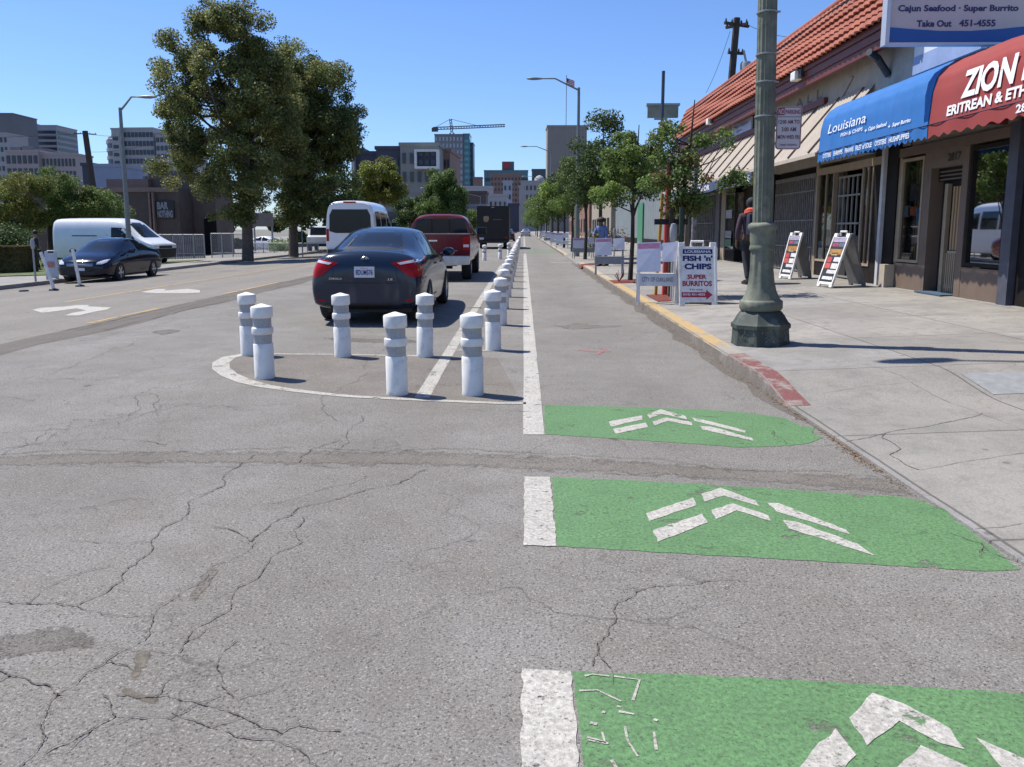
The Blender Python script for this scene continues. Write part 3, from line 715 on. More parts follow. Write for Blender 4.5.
def decal(body, poly, axis, mat, name, parent, off=.006, sub=3, label=None, side=1, thick=.006):
    """panel hugging the body: poly in (y,z) for axis x, (x,z) for axis y; side = which way it faces"""
    bm0 = bmesh.new(); bm0.from_mesh(body.data); tree_ = BVHTree.FromBMesh(bm0); 
    bm = bmesh.new()
    vs = [bm.verts.new((p[0], p[1], 0)) for p in poly]; f = bm.faces.new(vs); bmesh.ops.triangulate(bm, faces=[f])
    bmesh.ops.subdivide_edges(bm, edges=bm.edges[:], cuts=sub, use_grid_fill=True); bmesh.ops.triangulate(bm, faces=bm.faces[:])
    for v in bm.verts:
        a, z = v.co.x, v.co.y
        if axis == 'x': o_, d = Vector((5*side, a, z)), Vector((-side, 0, 0))
        elif axis == 'y': o_, d = Vector((a, 9*side, z)), Vector((0, -side, 0))
        else: o_, d = Vector((a, z, 5)), Vector((0, 0, -1))
        h = tree_.ray_cast(o_, d)
        if h[0] is None:
            hh = tree_.find_nearest(Vector((a if axis != 'x' else side*.8, a if axis == 'x' else side*2, z)));  v.co = hh[0]+hh[1]*off; continue
        v.co = h[0]-d*off
    bm.normal_update(); me = bpy.data.meshes.new(name); bmesh.ops.recalc_face_normals(bm, faces=bm.faces)
    r = bmesh.ops.extrude_face_region(bm, geom=bm.faces[:])
    for v in [g for g in r['geom'] if isinstance(g, bmesh.types.BMVert)]:
        dd = Vector((-side, 0, 0)) if axis == 'x' else (Vector((0, -side, 0)) if axis == 'y' else Vector((0, 0, -1)))
        v.co += dd*(thick+off)
    bmesh.ops.recalc_face_normals(bm, faces=bm.faces)
    for f in bm.faces: f.smooth = True
    for e in bm.edges:
        if len(e.link_faces) == 2 and e.calc_face_angle(0) > R(50): e.smooth = False
    bm.to_mesh(me); bm.free(); bm0.free(); me.materials.append(mat); o = bpy.data.objects.new(name, me); C.objects.link(o); o.parent = parent
    if label: o['label'] = label
    return o
def mir(p): return [(-x, z) for x, z in p][::-1]

def sedan(label, loc, rz, paint, rear=True, front=False, group=None, plate='8DUM576', name='parked_car'):
    t = thing(name, label, 'car', loc, rz, group)
    st = [(0.00, [(0,.32),(.55,.31),(.68,.36),(.74,.48),(.73,.60),(.69,.70),(.56,.78),(.30,.83),(0,.84)]),
          (0.05, [(0,.25),(.62,.25),(.78,.33),(.83,.50),(.81,.68),(.77,.84),(.64,.96),(.34,1.0),(0,1.01)]),
          (0.16, [(0,.22),(.66,.22),(.83,.31),(.868,.52),(.85,.74),(.80,.91),(.69,1.03),(.36,1.075),(0,1.085)]),
          (0.50, [(0,.19),(.68,.19),(.85,.28),(.888,.54),(.875,.78),(.825,.94),(.70,1.045),(.36,1.09),(0,1.10)]),
          (0.80, [(0,.18),(.68,.18),(.85,.25),(.888,.54),(.88,.79),(.835,.96),(.67,1.09),(.36,1.13),(0,1.14)]),
          (1.42, [(0,.18),(.68,.18),(.85,.23),(.886,.54),(.882,.79),(.84,.955),(.575,1.355),(.34,1.415),(0,1.43)]),
          (2.10, [(0,.18),(.68,.18),(.85,.22),(.884,.54),(.88,.78),(.84,.945),(.59,1.385),(.35,1.445),(0,1.455)]),
          (2.70, [(0,.18),(.68,.18),(.85,.22),(.884,.54),(.88,.77),(.835,.93),(.58,1.35),(.34,1.405),(0,1.415)]),
          (3.52, [(0,.18),(.68,.18),(.85,.22),(.886,.54),(.872,.75),(.82,.90),(.66,.955),(.34,.99),(0,1.0)]),
          (4.15, [(0,.18),(.66,.18),(.83,.24),(.875,.50),(.85,.70),(.77,.80),(.62,.85),(.33,.88),(0,.89)]),
          (4.45, [(0,.19),(.60,.19),(.76,.27),(.80,.45),(.78,.60),(.70,.68),(.55,.73),(.3,.76),(0,.77)]),
          (4.60, [(0,.24),(.48,.24),(.58,.30),(.62,.42),(.60,.52),(.54,.58),(.42,.61),(.24,.63),(0,.635)])]
    cr_ = [(lambda a, p, c, q: p == 5 and q == 5 and 4 <= min(a, c) <= 8, .7), (lambda a, p, c, q: p == 2 and q == 2, .6), (lambda a, p, c, q: p == 6 and q == 6 and 5 <= min(a, c) and max(a, c) <= 7, .5),
           (lambda a, p, c, q: a == c == 2 and p >= 5 and q >= 5, .5)]
    o = loft(st, 'body', paint, t, 2, cr_)
    wp = [(-.765, .97), (.765, .97), (-.765, 3.66), (.765, 3.66)]; arches(o, wp, .36, .55)
    add_wheels(t, [(x*1.03, y) for x, y in wp], .325, .21, RIM, 5)
    trim = MB(); trim.box((-.66, .3, .17), (.66, 4.2, .24)); trim.build('underbody', BLACKP, t)
    for s in (-1, 1):
        decal(o, [(1.02,1.0),(1.30,1.20),(1.52,1.335),(2.04,1.365),(2.04,.985)], 'x', GLASS_C, 'side_window', t, side=s)
        decal(o, [(2.12,.985),(2.12,1.365),(2.55,1.34),(2.75,1.30),(3.10,1.12),(3.25,.975)], 'x', GLASS_C, 'side_window', t, side=s)
        decal(o, [(1.62,.33),(1.62,.36),(2.08,.36),(2.08,.95),(2.09,.95),(2.09,.33)], 'x', BLACKP, 'door_gap', t, off=.0012, side=s, thick=.001, sub=1)
        decal(o, [(1.9,.83),(1.9,.86),(2.02,.86),(2.02,.83)], 'x', paint, 'door_handle', t, off=.025, side=s, sub=1); decal(o, [(2.9,.82),(2.9,.85),(3.02,.85),(3.02,.82)], 'x', paint, 'door_handle', t, off=.025, side=s, sub=1)
        mm = MB(); mm.lathe([(.001, -.05), (.07, -.045), (.1, 0), (.095, .05), (.06, .075), (.001, .08)], 16, T=Matrix.Translation((s*1.0, 2.98, 1.0)) @ Matrix.Rotation(pi/2, 4, 'X') @ Matrix.Diagonal((1.15, .78, 1, 1))); mm.tube([(s*.84, 2.98, .95), (s*.93, 2.98, .97)], .03, 6)
        mm.build('wing_mirror', paint, t, smooth=True)
    decal(o, [(-.70,1.092),(-.57,1.392),(.57,1.392),(.70,1.092)], 'y', BLACKP, 'window_surround', t, side=-1, sub=5, off=.003, thick=.003); decal(o, [(-.64,1.115),(-.53,1.372),(.53,1.372),(.64,1.115)], 'y', GLASS_C, 'rear_window', t, side=-1, sub=5, off=.008, thick=.004)
    decal(o, [(-.70,1.0),(-.54,1.35),(.54,1.35),(.70,1.0)], 'y', GLASS_C, 'windscreen', t, side=1, sub=5, thick=.004)
    if rear:
        tl = [(.86,.96),(.80,.985),(.66,.965),(.46,.925),(.40,.91),(.48,.87),(.58,.79),(.66,.725),(.74,.70),(.855,.72)]
        cl = [(.50,.915),(.70,.952),(.845,.966),(.845,.93),(.70,.915),(.55,.89)]
        for fl in (0, 1):
            l = decal(o, mir(tl) if fl else tl, 'y', TAIL, 'tail_light', t, side=-1, off=.014, sub=4); decal(o, mir(cl) if fl else cl, 'y', CLEAR, 'reversing_lens', l, side=-1, off=.018, sub=3, thick=.002)
        decal(o, [(-.44,.86),(-.30,.69),(.30,.69),(.44,.86)], 'y', BLACKP, 'plate_recess', t, side=-1, off=-.004, sub=3) if False else None
        p = decal(o, [(-.155,.705),(-.155,.86),(.155,.86),(.155,.705)], 'y', PLATE, 'number_plate', t, side=-1, off=.016, sub=2)
        yp = min(v.co.y for v in p.data.vertices)-.004
        lettering(plate, lambda u, v: (-.13+u, yp, .742+v), .26, .075, PLT, p, bold=.02); lettering('California', lambda u, v: (-.06+u, yp, .832+v), .12, .018, M('plate_red', (.4,.05,.06), .5), p)
        e = MB(); e.tube([(.055*cos(a), 0, .04*sin(a)) for a in np.linspace(0, 2*pi, 25)], .006, 6, T=Matrix.Translation((0, .052, .965))); e.tube([(.03*cos(a), 0, .025*sin(a)+.012) for a in np.linspace(0, 2*pi, 17)], .005, 6, T=Matrix.Translation((0, .05, .965)))
        e.tube([(.014*cos(a), 0, .03*sin(a)+.0) for a in np.linspace(0, 2*pi, 17)], .004, 6, T=Matrix.Translation((0, .05, .965))); e.build('emblem', CHROME, t, smooth=True)
        def onrear(x0, z0):
            bm0 = bmesh.new(); bm0.from_mesh(o.data); tr_ = BVHTree.FromBMesh(bm0); bm0.free()
            def f(u, v):
                h = tr_.ray_cast(Vector((x0+u, -3, z0+v)), Vector((0, 1, 0))); return (x0+u, h[0].y-.004, z0+v)
            return f
        lettering('COROLLA', onrear(-.55, .675), .20, .026, CHROME, t); lettering('LE', onrear(.36, .665), .07, .03, CHROME, t)
        decal(o, [(-.60,.64),(-.42,.615),(.42,.615),(.60,.64),(.43,.635),(-.43,.635)], 'y', BLACKP, 'boot_gap', t, side=-1, off=.001, sub=2, thick=.001)
        for s in (1, -1):
            bg_ = [(s*.455,.90),(s*.463,.90),(s*.51,.66),(s*.50,.655)]; decal(o, bg_ if s > 0 else bg_[::-1], 'y', BLACKP, 'boot_gap', t, side=-1, off=.001, sub=2, thick=.001)
        decal(o, [(-.70,.24),(-.62,.33),(.62,.33),(.70,.24)], 'y', BLACKP, 'bumper_valance', t, side=-1, off=.006, sub=3)
        for s in (1, -1): decal(o, [(s*.62,.36),(s*.62,.385),(s*.74,.40),(s*.74,.37)] if s > 0 else [(-.74,.37),(-.74,.40),(-.62,.385),(-.62,.36)], 'y', TAIL, 'reflector', t, side=-1, off=.006, sub=1)
    if front:
        for s in (1, -1):
            hl = [(.50,.60),(.53,.67),(.66,.73),(.78,.765),(.76,.66),(.66,.60)]
            decal(o, hl if s > 0 else mir(hl), 'y', CLEAR, 'headlight', t, side=1, off=.012, sub=3)
            fl = [(.50,.36),(.50,.42),(.62,.43),(.66,.38)]; decal(o, fl if s > 0 else mir(fl), 'y', BLACKP, 'fog_lamp', t, side=1, off=.008, sub=2)
        g = decal(o, [(-.40,.50),(-.44,.62),(.44,.62),(.40,.50)], 'y', BLACKP, 'grille', t, side=1, off=.008, sub=3); decal(o, [(-.43,.605),(-.43,.625),(.43,.625),(.43,.605)], 'y', CHROME, 'grille_bar', g, side=1, off=.018, sub=2); decal(o, [(-.41,.555),(-.41,.565),(.41,.565),(.41,.555)], 'y', CHROME, 'grille_bar', g, side=1, off=.018, sub=2)
        decal(o, [(-.5,.28),(-.46,.38),(.46,.38),(.5,.28)], 'y', BLACKP, 'air_intake', t, side=1, off=.006, sub=3)
        decal(o, [(-.155,.40),(-.155,.49),(.155,.49),(.155,.40)], 'y', PLATE, 'number_plate', t, side=1, off=.02, sub=1)
    return t
NAVY = M('navy_grey_car_paint', (.015, .024, .046), .12, .05, 2, spec=.5)
DBLUE = M('dark_blue_car_paint', (.003, .006, .02), .1, .05, 2, spec=.4)
MAROON = M('maroon_car_paint', (.15, .011, .015), .15, .08, 2, spec=.5, dirt=(.09, .05, .04, .3))
WHITEP = M('white_vehicle_paint', (.72, .73, .75), .3, .04, 2, coat=.6); SILV = M('silver_vehicle_paint', (.45, .46, .48), .3, .05, 2, metal=.6, coat=.7)
BRWN = M('dark_brown_truck_paint', (.009, .007, .007), .55, .15, 2); CHR_W = M('dull_chrome_bumper', (.55, .55, .54), .3, .15, 6, metal=.8)
sc_ = sedan('dark navy compact sedan driving away just behind the painted island', (-2.30, 11.56, 0), 0, NAVY, True, False, name='sedan_car'); sc_.scale = (.945, 1, 1)

# pickup -------------------------------------------------------------
def pickup(loc):
    t = thing('pickup_truck', 'maroon pickup truck with a chrome rear bumper ahead of the dark sedan', 'truck', loc)
    cab = [(2.15, [(0,.5),(.7,.5),(.9,.55),(.96,.75),(.96,1.0),(.93,1.22),(.76,1.70),(.45,1.77),(0,1.79)]),
           (2.25, [(0,.45),(.7,.45),(.92,.5),(.985,.75),(.985,1.0),(.95,1.25),(.77,1.76),(.46,1.825),(0,1.84)]),
           (3.2, [(0,.42),(.7,.42),(.92,.48),(.99,.75),(.99,1.0),(.955,1.25),(.77,1.78),(.46,1.84),(0,1.855)]),
           (3.95, [(0,.42),(.7,.42),(.92,.48),(.99,.75),(.985,1.0),(.95,1.24),(.76,1.72),(.46,1.78),(0,1.80)]),
           (4.55, [(0,.42),(.7,.42),(.92,.48),(.985,.75),(.975,1.0),(.92,1.19),(.78,1.23),(.45,1.25),(0,1.26)]),
           (5.45, [(0,.45),(.7,.45),(.9,.5),(.96,.72),(.95,.95),(.88,1.08),(.72,1.12),(.42,1.15),(0,1.16)]),
           (5.6, [(0,.5),(.6,.5),(.84,.55),(.9,.7),(.88,.9),(.8,1.0),(.66,1.03),(.4,1.05),(0,1.06)])]
    o = loft(cab, 'cab', MAROON, t, 2, [(lambda a, p, c, q: p == 5 and q == 5 and max(a, c) <= 4, .8), (lambda a, p, c, q: a == c and a <= 1 and p >= 4, .5)])
    m = MB()
    sec = [(-.80,.50),(-.985,.55),(-1.0,.80),(-1.0,1.16),(-.97,1.27),(-.90,1.275),(-.88,1.25),(.88,1.25),(.90,1.275),(.97,1.27),(1.0,1.16),(1.0,.80),(.985,.55),(.80,.50)]
    m.prism(sec, .08, 2.12); bed = m.build('cargo_bed', MAROON, t, smooth=True)
    boolean(bed, [cutter('box', a=(-.84, .16, .85), b=(.84, 2.04, 2))])
    wp = [(-.84, 1.05), (.84, 1.05), (-.84, 4.55), (.84, 4.55)]
    arches(bed, wp[:2], .45, .6); arches(o, wp[2:], .45, .6); add_wheels(t, wp, .38, .26, SILV, 5)
    m = MB(); m.prism([(-.78,.78),(-.78,1.25),(-.74,1.275),(.74,1.275),(.78,1.25),(.78,.78)], .035, .09); g = m.build('tailgate', MAROON, t, smooth=True)
    m = MB(); m.box((-.99, .03, 1.262), (.99, .1, 1.285)); m.build('bed_rail', M('bed_rail_grey', (.4, .38, .38), .4), t)
    m = MB(); m.prism([(-.12,1.07),(-.12,1.11),(.12,1.11),(.12,1.07)], .025, .04); m.build('handle', CHROME, g); 
    m = MB(); m.prism([(.42,.81),(.42,.84),(.66,.84),(.66,.81)], .028, .036); m.build('badge', CHROME, g)
    for s in (-1, 1):
        m = MB(); m.prism([(s*.80,.84),(s*.80,1.20),(s*.985,1.20),(s*.985,.84)], .045, .085); l = m.build('tail_light', TAIL, t)
        m = MB(); m.prism([(s*.82,.92),(s*.82,.99),(s*.97,.99),(s*.97,.92)], .038, .05); m.build('reversing_lens', CLEAR, l)
        m = MB(); m.box((s*.98, 3.9, 1.24), (s*1.26, 4.05, 1.46)); m.build('wing_mirror', BLACKP, t, bevel=.03)
        decal(o, [(2.5,1.28),(2.55,1.66),(3.2,1.70),(3.75,1.66),(4.2,1.28)], 'x', GLASS_C, 'side_window', t, side=s)
    w = decal(o, [(-.80,1.29),(-.68,1.70),(.68,1.70),(.80,1.29)], 'y', GLASS_C, 'rear_window', t, side=-1, sub=4)
    for s in (-.26, .26): m = MB(); m.box((s-.012, 2.10, 1.32), (s+.012, 2.13, 1.68)); m.build('window_divider', BLACKP, w)
    m = MB(); m.box((-.18, 2.1, 1.715), (.18, 2.14, 1.745)); m.build('brake_light', TAIL, t)
    m = MB(); m.prism([(-.98,.46),(-1.0,.52),(-1.0,.66),(-.97,.69),(-.3,.69),(-.25,.64),(.25,.64),(.3,.69),(.97,.69),(1.0,.66),(1.0,.52),(.98,.46),(.3,.42),(-.3,.42)], -.12, .10)
    bmp = m.build('rear_bumper', CHR_W, t, bevel=.012); m = MB(); m.box((-.155, -.135, .47), (.155, -.12, .61)); m.build('number_plate', PLATE, bmp)
    m = MB(); m.box((-.6, .3, .4), (.6, 5, .52)); m.tube([(-.5, .3, .38), (.5, .3, .38)], .05, 8); m.build('chassis', BLACKP, t)
    return t
pickup((-2.43, 21.5, 0))

# boxy vehicles --------------------------------------------------------
def vanloft(t, L, W, Hh, floor, hoodz, cowl, wsl, paint, noseL, lv=2, blunt=0):
    w = W/2
    def sec(k, top, z0=floor, wtop=.86): return [(0, z0), (w*.8*k, z0), (w*.96*k, z0+.05), (w*k, z0+.35), (w*.995*k, 1.1), (w*.97*k, (top-1.1)*.5+1.1 if top > 1.5 else max(top-.06, 1.12) if top > 1.2 else top-.05), (w*wtop*k, top-.10 if top > 1.5 else top-.02), (w*.5*k, top-.02), (0, top)]
    st = [(0.0, sec(.97, Hh-.12, floor+.05)), (.06, sec(.995, Hh-.03)), (.5, sec(1, Hh)), (L-noseL-.9, sec(1, Hh)), (L-noseL-.35, sec(1, Hh-.05)), (L-noseL, sec(.99, Hh-.25, wtop=.82)),
          (L-noseL+wsl, sec(.98, cowl, wtop=.86)), (L-.3, sec(.95, hoodz, wtop=.8)), (L-.05, sec(.86+.07*bool(blunt), hoodz-.22+blunt, wtop=.78)), (L, sec(.8, hoodz-.3, floor+.06, wtop=.74))]
    return loft(st, 'body', paint, t, lv, [(lambda a, p, c, q: a == c and a <= 1, .6), (lambda a, p, c, q: p == 2 and q == 2, .7)])
def shuttle(loc):
    t = thing('shuttle_van', 'white high-roof shuttle van with a wide dark rear window', 'van', loc)
    o = vanloft(t, 5.6, 2.06, 2.62, .35, 1.25, 1.45, .9, WHITEP, 1.5)
    wp = [(-.88, 1.1), (.88, 1.1), (-.88, 4.7), (.88, 4.7)]; arches(o, wp, .42, .5); add_wheels(t, wp, .37, .23, SILV, 5)
    decal(o, [(-.86,1.36),(-.84,2.0),(-.72,2.24),(.72,2.24),(.84,2.0),(.86,1.36),(.6,1.28),(-.6,1.28)], 'y', GLASS_C, 'rear_window', t, side=-1, sub=4)
    m = MB(); m.box((-.25, -.03, 2.5), (.25, .03, 2.56)); m.build('brake_light', TAIL, t)
    bl = M('shuttle_blue_digits', (.02, .05, .25), .4); lettering('12', lambda u, v: (-.80+u, -.004+.02, 2.33+v), .22, .17, bl, t, bold=.03)
    for s in (-1, 1):
        l = [(s*.88,.95),(s*.88,1.45),(s*.99,1.45),(s*.99,.95)]; decal(o, l if s > 0 else l[::-1], 'y', TAIL, 'tail_light', t, side=-1, sub=2)
        decal(o, [(.4,1.42),(.45,2.15),(1.5,2.2),(1.5,1.42)], 'x', GLASS_C, 'side_window', t, side=s); decal(o, [(1.62,1.42),(1.62,2.2),(2.9,2.2),(2.9,1.42)], 'x', GLASS_C, 'side_window', t, side=s); decal(o, [(3.05,1.42),(3.05,2.15),(3.9,2.1),(4.3,1.5)], 'x', GLASS_C, 'side_window', t, side=s)
        m = MB(); m.box((s*1.02, 4.2, 1.4), (s*1.25, 4.3, 1.75)); m.build('wing_mirror', BLACKP, t, bevel=.03)
    m = MB(); m.box((-.95, -.1, .42), (.95, .05, .62)); m.build('rear_bumper', BLACKP, t, bevel=.02)
    return t
shuttle((-7.1, 33.0, gz(-7.1, 33)))
def cargovan(loc, rz):
    t = thing('cargo_van', 'white windowless high-roof cargo van parked sideways behind the dark blue sedan', 'van', loc, rz)
    o = vanloft(t, 5.95, 2.05, 2.42, .35, 1.22, 1.42, .78, WHITEP, 1.62, 2, .12)
    wp = [(-.88, 1.05), (.88, 1.05), (-.88, 4.95), (.88, 4.95)]; arches(o, wp, .42, .5); add_wheels(t, wp, .35, .22, RIM, 5)
    for s in (-1, 1):
        decal(o, [(3.55,1.22),(3.55,1.93),(4.28,1.90),(4.85,1.42),(4.95,1.22)], 'x', GLASS_C, 'side_window', t, side=s); decal(o, [(.0+.06,.36),(.06,.95),(.5,1.0),(.75,.95),(.75,.36)], 'x', BLACKP, 'side_moulding', t, side=s, off=.004) if False else None
        decal(o, [(1.2,1.48),(1.2,1.53),(2.7,1.53),(2.7,1.48)], 'x', BLACKP, 'door_rail', t, side=s, sub=2); decal(o, [(3.30,.55),(3.30,2.1),(3.315,2.1),(3.315,.55)], 'x', BLACKP, 'door_gap', t, side=s, off=.002, sub=2, thick=.001)
        m = MB(); m.box((s*1.03, 4.35, 1.3), (s*1.28, 4.48, 1.62)); m.build('wing_mirror', BLACKP, t, bevel=.03)
        hl = [(.62,.98),(.62,1.06),(.80,1.18),(.86,1.05),(.82,.94)]; decal(o, hl if s > 0 else mir(hl), 'y', CLEAR, 'headlight', t, side=1, off=.012, sub=2)
        decal(o, [(1.5,.36),(1.5,.55),(4.5,.55),(4.5,.36)], 'x', BLACKP, 'side_skirt', t, side=s, sub=2)
    decal(o, [(-.88,1.42),(-.80,2.18),(.80,2.18),(.88,1.42)], 'y', GLASS_C, 'windscreen', t, side=1, sub=5)
    decal(o, [(-.78,.40),(-.84,.86),(.84,.86),(.78,.40)], 'y', BLACKP, 'front_bumper', t, side=1, off=.03, sub=4); decal(o, [(-.5,.88),(-.5,1.0),(.5,1.0),(.5,.88)], 'y', BLACKP, 'grille', t, side=1, off=.01, sub=2)
    decal(o, [(5.4,.38),(5.42,.88),(5.86,.88),(5.9,.38)], 'x', BLACKP, 'bumper_corner', t, side=-1, off=.01, sub=3); decal(o, [(5.4,.38),(5.42,.88),(5.86,.88),(5.9,.38)], 'x', BLACKP, 'bumper_corner', t, side=1, off=.01, sub=3)
    return t
pv = P(67, 262, 42.2); cargovan((pv.x, 42.4, gz(-21, 40)-.02), -pi/2-.22)
def boxtruck(loc):
    t = thing('delivery_truck', 'tall dark brown box delivery truck seen from behind in the traffic lane', 'truck', loc)
    m = MB(); m.box((-1.14, 0, .55), (1.14, 5.4, 3.02)); o = m.build('cargo_box', BRWN, t, bevel=.05)
    m = MB(); m.box((-1.08, 5.42, .5), (1.08, 6.9, 2.6)); m.build('cab', BRWN, t, bevel=.12)
    add_wheels(t, [(-.85, 1.4), (.85, 1.4), (-.85, 5.9), (.85, 5.9)], .4, .3, BLACKP, 5)
    m = MB(); m.box((-1.1, -.18, .42), (1.1, .0, .6)); m.build('rear_bumper', BLACKP, t, bevel=.02)
    m = MB(); m.box((-.85, -.02, .66), (.85, 0, 2.7)); d = m.build('roller_door', M('brown_door', (.010, .008, .008), .55, .1), t); m = MB(); [m.box((-.85, -.035, .66+.34*k), (.85, -.02, .675+.34*k)) for k in range(1, 6)]; m.build('door_slat', BLACKP, d)
    gold = M('faded_gold_emblem', (.32, .22, .12), .5, .2, 10); m = MB(); m.prism([(-.64,1.95),(-.66,2.25),(-.5,2.32),(-.30,2.3),(-.26,2.12),(-.32,1.95),(-.47,1.86)], -.045, -.021); m.build('emblem', gold, t)
    m = MB(); m.box((.02, -.04, 2.02), (.62, -.021, 2.10)); m.build('lettering_stripe', M('brown_stripe', (.10, .07, .05), .5), t)
    for s in (-1, 1):
        m = MB(); m.box((s*1.0, -.04, .72), (s*.88, 0, .86)); m.build('tail_light', TAIL, t)
    m = MB(); m.box((-.95, -.05, .66), (-.64, -.03, .8)); m.build('number_plate', PLATE, t); m = MB(); m.box((-.1, -.04, 2.88), (.1, 0, 2.93)); m.build('marker_light', AMBER, t)
    return t
boxtruck((-2.17, 57, 0))
# parked sedan on the left, facing the camera
psL = GG(90, 284); sedan('glossy dark blue sedan parked facing the camera at the left kerb', (-14.5, 30.2, gz(-14.3, 29)), pi+.05, DBLUE, False, True, name='parked_car')
sedan('small dark car far ahead beyond the pickup, left of the box truck', (-7.2, 112, gz(-7.2, 100)), pi, DBLUE, False, True)
sedan('dark car far up the lane, just right of the box truck', (-1.9, 92, 0), 0, NAVY, True, False)
sedan('tiny silver car at the far end of the street', (.4, 150, 0), 0, SILV, True, False)
sedan('white car parked behind the fence between the two big trunks', (-27.2, 79, -.72), pi*1.42, WHITEP, False, True)
def smalltruck(loc, rz):
    t = thing('parked_truck', 'white flat-fronted truck parked left of the shuttle van', 'truck', loc, rz)
    m = MB(); m.prism([(0,.55),(0,1.15),(.75,1.25),(1.2,1.95),(2.5,1.98),(2.5,.55)], -.9, .9, 'x'); o = m.build('cab', WHITEP, t, bevel=.06)
    m = MB(); m.prism([(.78,1.29),(1.17,1.86),(1.2,1.86),(.81,1.27)], -.75, .75, 'x', T=Matrix.Translation((0, -.025, .01))); m.build('windscreen', GLASS_C, t)
    m = MB(); m.box((-.95, 2.52, .6), (.95, 5.2, 1.1)); m.build('cargo_bed', SILV, t, bevel=.03)
    add_wheels(t, [(-.8, .85), (.8, .85), (-.8, 4.1), (.8, 4.1)], .37, .24); m = MB(); m.box((-.92, -.1, .42), (.92, .02, .62)); m.build('bumper', BLACKP, t, bevel=.02)
    for s in (-1, 1): m = MB(); m.box((s*.85, -.02, .85), (s*.6, .02, 1.02)); m.build('headlight', CLEAR, t, bevel=.01)
    return t
p = P(319, 255, 62); smalltruck((p.x, 62, -.35), .1)

# ================================================================== PEOPLE
SKIN = M('skin', (.35, .19, .12), .6, .08); SKIN_D = M('darker_skin', (.13, .07, .045), .6, .08); HAIR = M('black_hair', (.012, .010, .009), .7, .3, 30, .4)
def skinmesh(name, joints, edges, mat, parent, root=0, lv=2):
    me = bpy.data.meshes.new(name); me.from_pydata([j[0] for j in joints], edges, []); o = bpy.data.objects.new(name, me); C.objects.link(o)
    md = o.modifiers.new('s', 'SKIN'); md.use_smooth_shade = True
    for i, j in enumerate(joints):
        r = j[1]; sv = me.skin_vertices[0].data[i]; sv.radius = r if isinstance(r, tuple) else (r, r); sv.use_root = (i == root)
    ss = o.modifiers.new('u', 'SUBSURF'); ss.levels = lv
    m2 = evalmesh(o); o.modifiers.clear(); o.data = m2; o.data.materials.clear(); o.data.materials.append(mat)
    for p in m2.polygons: p.use_smooth = True
    o.parent = parent; return o
